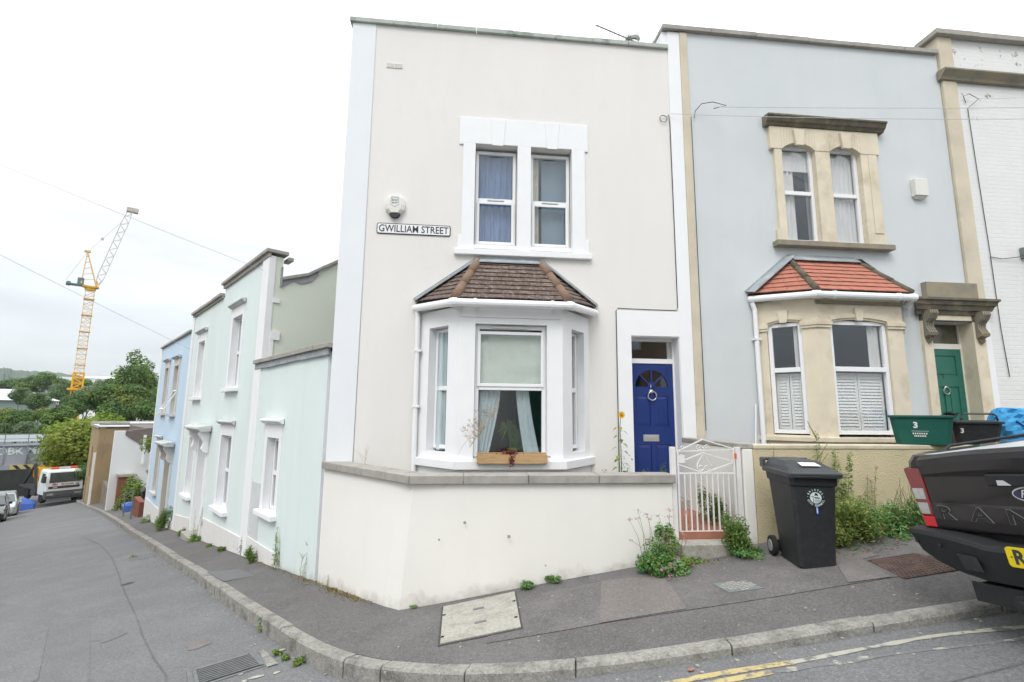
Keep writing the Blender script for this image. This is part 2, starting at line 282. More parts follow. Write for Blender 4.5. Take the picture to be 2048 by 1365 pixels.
# ------------------------------------------------------------------ mesh helpers
class MB:
    def __init__(s): s.v = []; s.f = []; s.m = []
    def add(s, vs, fs, mi=0):
        o = len(s.v); s.v += [tuple(v) for v in vs]; s.f += [tuple(i + o for i in f) for f in fs]; s.m += [mi] * len(fs); return s
    def box(s, x0, x1, y0, y1, z0, z1, mi=0, T=None):
        vs = [Vector(c) for c in ((x0, y0, z0), (x1, y0, z0), (x1, y1, z0), (x0, y1, z0), (x0, y0, z1), (x1, y0, z1), (x1, y1, z1), (x0, y1, z1))]
        if T is not None: vs = [T @ v for v in vs]
        return s.add(vs, [(0, 3, 2, 1), (4, 5, 6, 7), (0, 1, 5, 4), (1, 2, 6, 5), (2, 3, 7, 6), (3, 0, 4, 7)], mi)
    def poly(s, pts, mi=0): return s.add(pts, [tuple(range(len(pts)))], mi)
    def loft(s, rings, mi=0, cap=True, closed=True):
        n = len(rings[0]); vs = [p for r in rings for p in r]; fs = []
        for i in range(len(rings) - 1):
            for j in range(n if closed else n - 1):
                a = i * n + j; b = i * n + (j + 1) % n; fs.append((a, b, b + n, a + n))
        if cap: fs.append(tuple(range(n))[::-1]); fs.append(tuple((len(rings) - 1) * n + j for j in range(n)))
        return s.add(vs, fs, mi)
    def prism(s, pts, d, mi=0):     # polygon pts (3D) extruded by vector d
        d = Vector(d); a = [Vector(p) for p in pts]; return s.loft([a, [p + d for p in a]], mi)
    def tube(s, pts, r, n=8, mi=0, cap=True):
        pts = [Vector(p) for p in pts]; rs = r if isinstance(r, (list, tuple)) else [r] * len(pts); rings = []
        for i, p in enumerate(pts):
            d = (pts[min(i + 1, len(pts) - 1)] - pts[max(i - 1, 0)])
            if d.length < 1e-9: d = Vector((0, 0, 1))
            d.normalize(); up = Vector((0, 0, 1)) if abs(d.z) < .9 else Vector((1, 0, 0))
            a = d.cross(up).normalized(); b = d.cross(a)
            rings.append([p + (a * math.cos(2 * math.pi * k / n) + b * math.sin(2 * math.pi * k / n)) * rs[i] for k in range(n)])
        return s.loft(rings, mi, cap)
    def bar(s, p, q, w, h=None, mi=0):      # square bar between two points
        h = h or w; p = Vector(p); q = Vector(q); d = (q - p).normalized(); up = Vector((0, 0, 1)) if abs(d.z) < .95 else Vector((0, 1, 0))
        a = d.cross(up).normalized() * w / 2; b = a.cross(d).normalized() * h / 2
        return s.loft([[p + a + b, p + a - b, p - a - b, p - a + b], [q + a + b, q + a - b, q - a - b, q - a + b]], mi)
    def lathe(s, prof, c=(0, 0, 0), axis='Z', n=20, mi=0):   # prof [(r, h)]
        rings = []
        for r, h in prof:
            ring = []
            for k in range(n):
                x, y = r * math.cos(2 * math.pi * k / n), r * math.sin(2 * math.pi * k / n)
                p = {'Z': (x, y, h), 'Y': (x, h, y), 'X': (h, x, y)}[axis]; ring.append(Vector(p) + Vector(c))
            rings.append(ring)
        return s.loft(rings, mi, True)
    def build(s, name, mats, parent=None, bevel=0, smooth=False, loc=None, rot=None, label=None):
        me = bpy.data.meshes.new(name); me.from_pydata(s.v, [], s.f)
        mats = mats if isinstance(mats, (list, tuple)) else [mats]
        for m in mats: me.materials.append(m)
        if len(mats) > 1: me.polygons.foreach_set('material_index', s.m)
        bm = bmesh.new(); bm.from_mesh(me); bmesh.ops.recalc_face_normals(bm, faces=bm.faces); bm.to_mesh(me); bm.free()
        if smooth: me.polygons.foreach_set('use_smooth', [True] * len(me.polygons))
        me.update()
        o = bpy.data.objects.new(name, me); COL.objects.link(o)
        if parent: o.parent = parent
        if loc is not None: o.location = loc
        if rot is not None: o.rotation_euler = (0, 0, rot) if not hasattr(rot, '__len__') else rot
        if bevel:
            b = o.modifiers.new('bevel', 'BEVEL'); b.width = bevel; b.segments = 2; b.limit_method = 'ANGLE'; b.angle_limit = rad(40)
        if label: o['label'] = label
        return o
def tag(o, label=None, cat=None, group=None, kind=None):
    if label: o['label'] = label
    if cat: o['category'] = cat
    if group: o['group'] = group
    if kind: o['kind'] = kind
    return o
def thing(name, loc, rot, label, cat, group=None):
    e = bpy.data.objects.new(name, None); COL.objects.link(e); e.empty_display_size = .2
    e.location = loc; e.rotation_euler = (0, 0, rot) if not hasattr(rot, '__len__') else rot
    return tag(e, label, cat, group)
def struct(o): o['kind'] = 'structure'; return o
def text_geo(body, size, extrude=.002, bold=0., align='CENTER', sx=1., res=4):
    cu = bpy.data.curves.new('txt', 'FONT'); cu.body = body; cu.size = size; cu.extrude = extrude; cu.offset = bold
    cu.align_x = align; cu.align_y = 'CENTER'; cu.resolution_u = res
    o = bpy.data.objects.new('txt', cu); COL.objects.link(o)
    dg = bpy.context.evaluated_depsgraph_get(); me = bpy.data.meshes.new_from_object(o.evaluated_get(dg))
    vs = [Vector((v.co.x * sx, v.co.y, v.co.z)) for v in me.vertices]; fs = [tuple(p.vertices) for p in me.polygons]
    bpy.data.objects.remove(o); bpy.data.curves.remove(cu); bpy.data.meshes.remove(me)
    return vs, fs
FACE = Matrix.Rotation(rad(90), 4, 'X')       # text plane XY -> XZ, facing -Y
def text_in(mb, body, size, T, **k):
    mi = k.pop('mi', 0); vs, fs = text_geo(body, size, **k); mb.add([T @ v for v in vs], fs, mi)

def holed(mb, x0, x1, z0, z1, holes, y=0., t=.25, mi=0, T=None, rmi=None):
    """wall slab in the XZ plane, front at y, back at y+t, rectangular holes with reveals"""
    xs = sorted({x0, x1, *[h[0] for h in holes], *[h[1] for h in holes]}); zs = sorted({z0, z1, *[h[2] for h in holes], *[h[3] for h in holes]})
    xs = [x for x in xs if x0 <= x <= x1]; zs = [z for z in zs if z0 <= z <= z1]
    def solid(i, j):
        if i < 0 or j < 0 or i >= len(xs) - 1 or j >= len(zs) - 1: return False
        cx, cz = (xs[i] + xs[i + 1]) / 2, (zs[j] + zs[j + 1]) / 2
        return not any(h[0] < cx < h[1] and h[2] < cz < h[3] for h in holes)
    f = (lambda p: T @ Vector(p)) if T is not None else Vector
    for i in range(len(xs) - 1):
        for j in range(len(zs) - 1):
            if not solid(i, j): continue
            a, b, c, d = xs[i], xs[i + 1], zs[j], zs[j + 1]
            mb.poly([f(p) for p in ((a, y, c), (b, y, c), (b, y, d), (a, y, d))], mi)
            mb.poly([f(p) for p in ((a, y + t, c), (a, y + t, d), (b, y + t, d), (b, y + t, c))], mi)
            q = mi if rmi is None else rmi
            if not solid(i - 1, j): mb.poly([f(p) for p in ((a, y, c), (a, y, d), (a, y + t, d), (a, y + t, c))], q)
            if not solid(i + 1, j): mb.poly([f(p) for p in ((b, y, c), (b, y + t, c), (b, y + t, d), (b, y, d))], q)
            if not solid(i, j - 1): mb.poly([f(p) for p in ((a, y, c), (a, y + t, c), (b, y + t, c), (b, y, c))], q)
            if not solid(i, j + 1): mb.poly([f(p) for p in ((a, y, d), (b, y, d), (b, y + t, d), (a, y + t, d))], q)
def frame_geo(mb, x0, x1, z0, z1, y, rails=(), w=.05, d=.06, T=None, sash=None):
    mb.box(x0, x0 + w, y, y + d, z0, z1, T=T); mb.box(x1 - w, x1, y, y + d, z0, z1, T=T)
    mb.box(x0 + w, x1 - w, y, y + d, z0, z0 + w, T=T); mb.box(x0 + w, x1 - w, y, y + d, z1 - w, z1, T=T)
    for r_ in rails: mb.box(x0 + w, x1 - w, y - .008, y + d - .005, r_ - w * .6, r_ + w * .6, T=T)
    if sash:      # an opening light: extra inner frame proud of the outer one
        a, b = sash; s_ = .042
        X0, X1 = x0 + w * .55, x1 - w * .55
        mb.box(X0, X0 + s_, y - .022, y - .001, a, b, T=T); mb.box(X1 - s_, X1, y - .022, y - .001, a, b, T=T)
        mb.box(X0 + s_, X1 - s_, y - .022, y - .001, a, a + s_, T=T); mb.box(X0 + s_, X1 - s_, y - .022, y - .001, b - s_, b, T=T)
def window(parent, x0, x1, z0, z1, y, rails=(), w=.05, T=None, sash=None, fm='upvc', vent=None, label=None):
    a = MB(); frame_geo(a, x0, x1, z0, z1, y, rails, w, T=T, sash=sash); fr = a.build('window', M[fm], parent, bevel=.004, label=label)
    g = MB(); g.box(x0 + w * .6, x1 - w * .6, y + .028, y + .034, z0 + w * .6, z1 - w * .6, T=T)
    sub = parent.type == 'EMPTY'
    g.build('pane', M['glass'], fr if sub else parent)
    if vent:
        v = MB(); v.box(vent[0], vent[1], y - .03, y - .008, vent[2], vent[2] + .022, T=T); v.build('trickle_vent', M['upvc_old'], fr if sub else parent)
    return fr
def drape(mb, x0, x1, z0, z1, y, fold=.05, amp=.018, T=None, x0b=None, x1b=None, rows=8):
    n = max(6, int((x1 - x0) / fold) * 4); x0b = x0 if x0b is None else x0b; x1b = x1 if x1b is None else x1b
    vs = []; fs = []
    for j in range(rows + 1):
        t = j / rows; s_ = t ** 1.4
        for i in range(n + 1):
            k = i / n; X = (x0 + (x1 - x0) * k) * (1 - s_) + (x0b + (x1b - x0b) * k) * s_
            p = Vector((X, y + amp * math.sin(k * n * math.pi / 2) + amp * .5 * math.sin(k * 7 + j * .3), z1 + (z0 - z1) * t)); vs.append(T @ p if T is not None else p)
    for j in range(rows):
        for i in range(n): a = j * (n + 1) + i; fs.append((a, a + 1, a + n + 2, a + n + 1))
    mb.add(vs, fs)
def cop_run(mb, x0, x1, y0, y1, z0, z1, step=.62, jit=.008, gap=.006):
    x = x0
    while x < x1 - .01:
        e = min(x + step * random.uniform(.9, 1.1), x1)
        if x1 - e < step * .35: e = x1
        dz = random.uniform(-jit, jit); dy = random.uniform(-jit, jit)
        mb.box(x + gap / 2, e - gap / 2, y0 + dy, y1, z0 + dz * .3, z1 + dz); x = e
def tile_face(mb, Ab, Bb, Ct, Dt, courses, tw=.17, th=.014, lift=.02):
    """Ab->Bb bottom edge, Dt->Ct top edge"""
    Ab, Bb, Ct, Dt = map(Vector, (Ab, Bb, Ct, Dt)); nrm = (Bb - Ab).cross(Dt - Ab)
    if nrm.length < 1e-6: nrm = (Bb - Ab).cross(Ct - Ab)
    nrm.normalize()
    if nrm.z < 0: nrm = -nrm
    ex = (Bb - Ab).normalized()
    def edge(t): return Ab.lerp(Dt, t), Bb.lerp(Ct, t)
    for c in range(courses):
        t0, t1 = c / courses, min(1, (c + 1.12) / courses)
        l0, r0 = edge(t0); l1, r1 = edge(t1); s0 = (l0 - Ab).dot(ex); s1 = (r0 - Ab).dot(ex); u0 = (l1 - Ab).dot(ex); u1 = (r1 - Ab).dot(ex)
        s = s0 - (tw / 2 if c % 2 else 0) - .001; k = 0
        while s < s1:
            a = max(s, s0); b = min(s + tw - .004, s1)
            if b - a > .02:
                ta = min(max(a, u0), u1); tb = min(max(b, u0), u1)
                j = random.uniform(-.003, .003)
                o = lambda base, ss, sref: base + ex * (ss - sref)
                p0 = o(l0, a, s0); p1 = o(l0, b, s0); q1 = o(l1, tb, u0); q0 = o(l1, ta, u0)
                lo = nrm * (lift + j); up = nrm * (.002)
                mb.loft([[p0 + lo, p1 + lo, q1 + up, q0 + up], [p0 + lo + nrm * th, p1 + lo + nrm * th, q1 + up + nrm * th, q0 + up + nrm * th]])
            s += tw
# foliage -------------------------------------------------------------
def leaf_mesh(name, P, Nn, size, mats, mi=None, aspect=.6, parent=None, droop=0., extra=None):
    """P Nx3 leaf centres, Nn Nx3 facing directions; rhombic leaves folded along the midrib"""
    n = len(P); size = np.broadcast_to(size, (n,))
    Nn = Nn / np.maximum(np.linalg.norm(Nn, axis=1, keepdims=True), 1e-6)
    r = np.random.normal(size=(n, 3)); r[:, 2] -= droop
    t = np.cross(Nn, r); t /= np.maximum(np.linalg.norm(t, axis=1, keepdims=True), 1e-6); b = np.cross(Nn, t)
    s = size[:, None]
    v = np.stack([P - t * s * .5, P - b * s * .5 * aspect + Nn * s * .08, P + t * s * .5, P + b * s * .5 * aspect + Nn * s * .08], 1).reshape(-1, 3)
    f = np.arange(4 * n).reshape(n, 4)
    me = bpy.data.meshes.new(name); V = v; nf = n
    me.vertices.add(4 * n); me.vertices.foreach_set('co', V.astype(np.float32).ravel())
    me.loops.add(4 * n); me.loops.foreach_set('vertex_index', f.ravel().astype(np.int32))
    me.polygons.add(n); me.polygons.foreach_set('loop_start', (np.arange(n) * 4).astype(np.int32)); me.polygons.foreach_set('loop_total', np.full(n, 4, np.int32))
    for m in mats: me.materials.append(m)
    if mi is not None: me.polygons.foreach_set('material_index', mi.astype(np.int32))
    me.update(calc_edges=True); me.validate()
    o = bpy.data.objects.new(name, me); COL.objects.link(o)
    if parent: o.parent = parent
    return o
def blob_leaves(blobs, dens, size, inner=.35):
    """blobs [(x,y,z,rx,rz)] -> P, N, size, blob id"""
    Ps = []; Ns = []; ids = []
    for i, (x, y, z, rx, rz) in enumerate(blobs):
        n = max(8, int(dens * 4 * math.pi * rx * (rx + rz) / 2))
        d = np.random.normal(size=(n, 3)); d /= np.linalg.norm(d, axis=1, keepdims=True)
        rr = 1 - inner * np.random.rand(n) ** 2; rr *= 1 + .12 * np.random.randn(n)
        Ps.append(np.array([x, y, z]) + d * rr[:, None] * np.array([rx, rx, rz])); Ns.append(d + .55 * np.random.normal(size=(n, 3)) + np.array([0, 0, .35])); ids += [i] * n
    P = np.concatenate(Ps); return P, np.concatenate(Ns), size * np.random.uniform(.6, 1.3, len(P)), np.array(ids)
def crown_blobs(rx, rz, n, zc, br=.36, shape='round'):
    out = []
    for i in range(n):
        while True:
            d = np.random.uniform(-1, 1, 3)
            if .25 < np.linalg.norm(d) < 1: break
        d = d / np.linalg.norm(d) * np.random.uniform(.45, .92)
        w = 1.
        if shape == 'poplar': w = (1 - .55 * max(d[2], 0) ** 1.5) * (1 if d[2] > -.6 else .8)
        if shape == 'wide' and d[2] < 0: d[2] *= .7
        b = rx * br * np.random.uniform(.65, 1.25)
        out.append((d[0] * (rx - b * .5) * w, d[1] * (rx - b * .5) * w, zc + d[2] * rz * .86, b, b * (1.5 if shape == 'poplar' else .8)))
    return out
# ================================================================== SETTING
# kerb line, road-side top edge, from far down the side street round the corner and up the front street
KP = [(-62, 70), (-48, 55.5), (-35.4, 42.2), (-28, 34.1), (-21.3, 26.9), (-16, 21.0), (-11.6, 16.0), (-9, 13.1), (-6.9, 10.7), (-5.5, 9.15), (-4.34, 7.8), (-3.7, 7.05), (-3.1, 6.37), (-2.54, 5.75), (-2.2, 5.36), (-1.88, 5.02), (-1.58, 4.71), (-1.26, 4.46), (-.87, 4.24), (-.35, 4.02), (.2, 3.89), (.75, 3.83), (1.6, 3.82), (2.4, 3.85), (3.1, 3.86), (3.8, 3.85), (5.5, 3.93), (8, 4.15), (12, 4.55), (20, 5.4), (40, 7.5)]
def road_dz(x):
    k = max(0, min(1, (x + 2.) / 3.)); k = k * k * (3 - 2 * k); return -.15 * (1 - k) - .055 * k
def resample(P, step):
    out = [Vector((*P[0], 0))]
    for a, b in zip(P[:-1], P[1:]):
        a = Vector((*a, 0)); b = Vector((*b, 0)); n = max(1, round((b - a).length / step))
        out += [a.lerp(b, (i + 1) / n) for i in range(n)]
    return out
def smooth(P, it=2):
    for _ in range(it): P = [P[0]] + [(P[i - 1] + P[i] * 2 + P[i + 1]) / 4 for i in range(1, len(P) - 1)] + [P[-1]]
    return P
KL = smooth(resample(KP, .25), 6)
KN = []
for i in range(len(KL)):
    d = (KL[min(i + 1, len(KL) - 1)] - KL[max(i - 1, 0)]).normalized(); KN.append(Vector((-d.y, d.x, 0)))   # towards the buildings
def pav_z(x, y): return gz(x, y) + .003 * math.sin(x * 3.1 + y * 2.3)
def G(p, dz=0): return Vector((p.x, p.y, gz(p.x, p.y) + dz))
# terrain: one sheet to the horizon
mb = MB()
xs = [-3000, -1500, -800, -400, -250, -180, -140, -110, -90, -75, -65, -58, -52, -47, -43, -40, -38, -30, -20, -10, 0, 6, 12, 20, 40, 80, 200, 600, 3000]
ys = [-3000, -600, -100, -40, -15, 0, 15, 40, 70, 100, 160, 300, 600, 1200, 3000]
vs = [(x, y, gz(x, y) - .42) for y in ys for x in xs]; nx = len(xs)
mb.add(vs, [(j * nx + i, j * nx + i + 1, (j + 1) * nx + i + 1, (j + 1) * nx + i) for j in range(len(ys) - 1) for i in range(nx - 1)])
struct(mb.build('terrain', M['land']))
# road sheet, kerb side to the far side
mb = MB(); rows = []
for p, n in zip(KL, KN):
    w = 8.5 if p.x < -2 else 9.5
    row = []
    for k in (0, .12, .3, .6, 1.2, 2.5, 4, 6, w):
        q = p - n * k; camb = .035 * min(k, 2.5) / 2.5
        row.append(Vector((q.x, q.y, gz(q.x, q.y) + road_dz(p.x) + camb)))
    rows.append(row)
nr = len(rows[0])
# corner fan rows would overlap: draw the road as side street strip + front street strip meeting on a grid instead
mb = MB(); S = .5
def kerb_dist(x, y):
    best = 1e9; bi = 0
    for i in range(0, len(KL), 2):
        d = (KL[i].x - x) ** 2 + (KL[i].y - y) ** 2
        if d < best: best = d; bi = i
    sgn = (Vector((x, y, 0)) - KL[bi]).dot(KN[bi]); return math.sqrt(best), sgn, bi
def road_z(x, y):
    d, s_, bi = kerb_dist(x, y)
    return gz(x, y) + road_dz(KL[bi].x) + .03 * min(d, 2.) / 2.
def strip(points_inner, far_off, mb):
    pass
# far part: strip along the kerb (straight there)
i0 = next(i for i, p in enumerate(KL) if p.x > -4.3); i1 = next(i for i, p in enumerate(KL) if p.x > 6)
def band(ia, ib, ofs, mb):
    rr = []
    for i in range(ia, ib + 1):
        p, n = KL[i], KN[i]; row = []
        for k in ofs:
            q = p - n * k; row.append(Vector((q.x, q.y, gz(q.x, q.y) + road_dz(p.x) + .03 * min(max(k, 0), 2.) / 2.)))
        rr.append(row)
    m = len(ofs); mb.add([v for r_ in rr for v in r_], [(a * m + b, a * m + b + 1, (a + 1) * m + b + 1, (a + 1) * m + b) for a in range(len(rr) - 1) for b in range(m - 1)])
    return rr
# near the corner the offsets converge on a pivot in front of the camera; use rays to a far curve instead
rr = []
ofs = [-.1, .0, .1, .25, .5, 1., 1.8, 2.6]
pivL = Vector((-9.5, 2.2, 0)); 
for i, (p, n) in enumerate(zip(KL, KN)):
    # outer edge of the carriageway for each kerb point
    if p.x < -4.3: out_p = p - n * 6.2
    elif p.x > 4.5: out_p = p - n * 9
    else:
        k = (p.x + 4.3) / 8.8; a_ = KL[i0] - KN[i0] * 6.2; b_ = KL[i1] - KN[i1] * 9
        c_ = Vector((-7.5, -4.5, 0)); out_p = a_ * (1 - k) ** 2 + c_ * 2 * k * (1 - k) + b_ * k * k
    row = []; d = out_p - p; Ld = d.length
    for o_ in [-.1, 0, .1, .25, .5, .9, 1.4, 2., 3., 4.5, Ld]:
        q = p + d.normalized() * min(o_, Ld); row.append(Vector((q.x, q.y, gz(q.x, q.y) + road_dz(p.x) + .03 * min(max(o_, 0), 2.) / 2.)))
    rr.append(row)
m = len(rr[0]); ROADROWS = rr
mb = MB(); mb.add([v for r_ in rr for v in r_], [(a * m + b, a * m + b + 1, (a + 1) * m + b + 1, (a + 1) * m + b) for a in range(len(rr) - 1) for b in range(m - 1)])
struct(mb.build('road', M['asphalt'], smooth=True))
# kerb stones
mb = MB(); i = 0; kw = .135
seglen = [int(x) for x in np.random.choice([3, 3, 4, 2, 3], 400)]
q = 0
while i < len(KL) - 1:
    j = min(i + (seglen[q % 400] if -3.2 < KL[i].x < .3 else 4), len(KL) - 1); q += 1
    jit = random.uniform(-.006, .006); off = random.uniform(-.006, .006)
    rings = []
    for k in range(i, j + 1):
        p, n = KL[k], KN[k]; t = (KL[min(k + 1, len(KL) - 1)] - KL[max(k - 1, 0)]).normalized()
        sh = t * (.005 if k == i else (-.005 if k == j else 0)); p = p + sh
        zt = gz(p.x, p.y) + .012 + jit; zb = gz(p.x, p.y) - .3
        a, b = p + n * off, p + n * (kw + off)
        c1 = p + n * (off + .018); z1 = zt - .022
        rings.append([Vector((a.x, a.y, zb)), Vector((a.x, a.y, z1)), Vector((c1.x, c1.y, zt)), Vector((b.x, b.y, zt - .004)), Vector((b.x, b.y, zb))])
    mb.loft(rings); i = j
struct(mb.build('kerb', M['kerb'], bevel=.006))
jm = MB(); rings = [[Vector((p.x + n.x * .012, p.y + n.y * .012, gz(p.x) - .3)), Vector((p.x + n.x * .012, p.y + n.y * .012, gz(p.x) - .022)), Vector((p.x + n.x * .125, p.y + n.y * .125, gz(p.x) - .022)), Vector((p.x + n.x * .125, p.y + n.y * .125, gz(p.x) - .3))] for p, n in zip(KL, KN)]
jm.loft(rings); struct(jm.build('kerb_bedding', M['joint']))
# pavement sheet
INN = []
for p, n in zip(KL, KN):
    if p.x < -2.9:
        v = (p - O).dot(DS); t_ = Sp(v + .0, -.45, 0)
        if v > 17: t_ = Sp(v, -.25, 0)
    elif p.x > 1.0: t_ = Vector((p.x, 0, 0)); u = (p - O).dot(DU); t_ = Wp(u, 1.15, 0)
    else: k = (p.x + 2.9) / 3.9; a_ = Sp(((KL[[i for i, z in enumerate(KL) if z.x >= -2.9][0]]) - O).dot(DS), -.45, 0); b_ = Wp(3.6, 1.15, 0); t_ = a_.lerp(b_, k)
    INN.append(Vector((t_.x, t_.y, 0)))
mb = MB(); R_ = []
for p, n, t_ in zip(KL, KN, INN):
    a = p + n * (kw - .01); row = []
    for k in range(7): c = a.lerp(t_, k / 6); row.append(Vector((c.x, c.y, pav_z(c.x, c.y) - (.006 if k == 0 else 0))))
    R_.append(row)
m = 7; mb.add([v for r_ in R_ for v in r_], [(a * m + b, a * m + b + 1, (a + 1) * m + b + 1, (a + 1) * m + b) for a in range(len(R_) - 1) for b in range(m - 1)])
struct(mb.build('pavement', M['pave'], smooth=True))
def sheet(name, pts, mt, dz, zf=None, seg=.3):
    """small flat sheet on the ground, subdivided so that it follows the slope"""
    bm = bmesh.new(); vs = [bm.verts.new((x, y, 0)) for x, y in pts]; bm.faces.new(vs)
    bmesh.ops.triangulate(bm, faces=bm.faces)
    for _ in range(3): bmesh.ops.subdivide_edges(bm, edges=[e for e in bm.edges if e.calc_length() > seg], cuts=1)
    for v in bm.verts: v.co.z = (zf or pav_z)(v.co.x, v.co.y) + dz
    me = bpy.data.meshes.new(name); bm.to_mesh(me); bm.free(); me.materials.append(mt); o = bpy.data.objects.new(name, me); COL.objects.link(o); return o
def ribbon(name, pts, w, mt, dz, zf, ragged=0., gaps=()):
    P = smooth(resample(pts, .12), 2); mb = MB(); rows = []
    for i, p in enumerate(P):
        d = (P[min(i + 1, len(P) - 1)] - P[max(i - 1, 0)]).normalized(); n = Vector((-d.y, d.x, 0)); ww = w * (1 + random.uniform(-ragged, ragged))
        row = [p + n * ww / 2, p - n * ww / 2]; rows.append([Vector((c.x, c.y, zf(c.x, c.y) + dz)) for c in row])
    for i in range(len(rows) - 1):
        if any(a <= i / len(rows) < b for a, b in gaps): continue
        mb.poly([rows[i][0], rows[i][1], rows[i + 1][1], rows[i + 1][0]])
    return mb.build(name, mt)
def irregular(c, r, n=11, sx=1., ang=0.):
    o = []
    for k in range(n):
        a = 2 * math.pi * k / n; q = r * random.uniform(.7, 1.2); x, y = q * math.cos(a) * sx, q * math.sin(a)
        o.append((c[0] + x * math.cos(ang) - y * math.sin(ang), c[1] + x * math.sin(ang) + y * math.cos(ang)))
    return o
# pavement repairs
struct(sheet('pavement_patch', [(.96, 5.56), (1.58, 5.44), (1.52, 4.56), (.77, 4.54)], M['pavelight'], .010))
struct(sheet('pavement_patch', [(3.36, 5.5), (3.62, 5.12), (3.40, 5.07), (3.30, 4.57), (2.94, 4.59), (3.14, 5.06)], M['pavelight'], .010))
struct(sheet('pavement_patch', [(-5.03, 8.76), (-4.41, 8.60), (-3.85, 8.0), (-4.30, 7.95)], M['asphaltdark'], .004))
struct(sheet('pavement_strip', [(-.2, 4.50), (.77, 4.54), (1.51, 4.54), (3.34, 4.57), (4.6, 4.45), (6.5, 4.7), (6.5, 6.1), (3.6, 5.78), (.9, 5.52), (-.1, 5.42)], M['paveup'], .005))
# road repairs, cracks, markings
struct(sheet('road_patch', [(-5.79, 7.4), (-4.09, 5.31), (-4.9, 4.2), (-9.2, 5.5), (-11.5, 9.9), (-8.87, 9.28), (-7.12, 8.24)], M['asphaltdark'], .004, road_z, .6))
struct(sheet('road_patch', [(-6.33, 7.37), (-4.77, 5.51), (-5.4, 4.6), (-8.7, 5.9), (-10.2, 9.1), (-7.63, 8.03)], M['asphalt'], .008, road_z, .6))
for pts, w in (([(-14, 17.2), (-11.6, 14.9), (-9.54, 12.55), (-7.9, 10.6), (-6.63, 9.05), (-5.8, 8.1), (-5.15, 7.34), (-4.36, 6.4), (-3.7, 5.6), (-3.21, 5.06), (-2.9, 4.3)], .009), ([(-1.2, 3.7), (.3, 3.2), (2.0, 3.1), (3.2, 3.25)], .006)):
    P2 = [(x + random.uniform(-.05, .05), y + random.uniform(-.05, .05)) for x, y in pts]
    struct(ribbon('road_crack', P2, w, M['crack'], .011, road_z, .7))
for c_, r_, m_ in (((-4.9, 6.6), .16, 'asphaltdark'), ((-8.2, 12.0), .3, 'asphaltdark'), ((.6, 3.1), .12, 'asphaltdark'), ((2.6, 3.2), .1, 'asphaltdark'), ((-3.4, 5.9), .12, 'pavelight')): struct(sheet('road_stain', irregular(c_, r_, 13, 1.6, random.uniform(0, 3)), M[m_], .004, road_z, .15))
struct(sheet('road_stain', irregular((-6.77, 9.39), .10), M['joint'], .005, road_z))
Y1 = [(.3, 3.52), (.66, 3.57), (1.03, 3.61), (1.51, 3.635), (1.75, 3.635), (1.9, 3.63)]
Y2 = [(.5, 3.40), (1.0, 3.49), (1.36, 3.54), (1.72, 3.555)]
struct(ribbon('road_marking', Y1, .06, M['yellow'], .0035, road_z, .1)); struct(ribbon('road_marking', Y2, .06, M['yellow'], .0035, road_z, .12))
struct(ribbon('road_marking', [(1.9, 3.632), (2.38, 3.66), (2.89, 3.69), (3.15, 3.67), (3.5, 3.62), (4.2, 3.6)], .045, M['whitemark'], .003, road_z, .35))
struct(ribbon('road_marking', [(1.74, 3.555), (2.04, 3.55), (2.5, 3.55), (3.03, 3.51), (3.6, 3.48)], .040, M['whitefrag'], .002, road_z, .6))
for c, r_, sx, an in (((-2.56, 5.275), .035, 4.5, .35), ((-2.28, 5.40), .03, 1.5, .4), ((-2.26, 4.87), .03, 2.2, .2), ((-2.34, 4.80), .028, 1.6, 2.), ((-2.1, 4.9), .025, 1.4, .5), ((-2.46, 4.98), .018, 1.5, .4)):
    struct(sheet('road_marking', irregular(c, r_, 12, sx, an), M['whitemark'], .006, road_z, .05))
struct(sheet('road_scuff', irregular((-15, 18.4), .2, 14, 3.5, -.8), M['pavelight'], .004, road_z, .4))
# litter-like bits: pale grit along the gutter and pavement
mb = MB()
for _ in range(150):
    k = random.randrange(i0 - 30, i1); p = KL[k] - KN[k] * abs(random.gauss(.05, .14)); s_ = random.uniform(.004, .013); z = road_z(p.x, p.y)
    mb.box(p.x - s_, p.x + s_, p.y - s_, p.y + s_ * .7, z - .002, z + s_ * .6)
for _ in range(70):
    u = random.uniform(-1.5, 3.8); p = Vector((u, random.uniform(4.1, 5.6), 0)); s_ = random.uniform(.003, .009); z = gz(p.x)
    mb.box(p.x - s_, p.x + s_, p.y - s_, p.y + s_ * .7, z - .002, z + s_ + .004)
tag(mb.build('gravel', M['coping']), 'pale grit and chippings scattered along the gutter and pavement', 'gravel', kind='stuff')

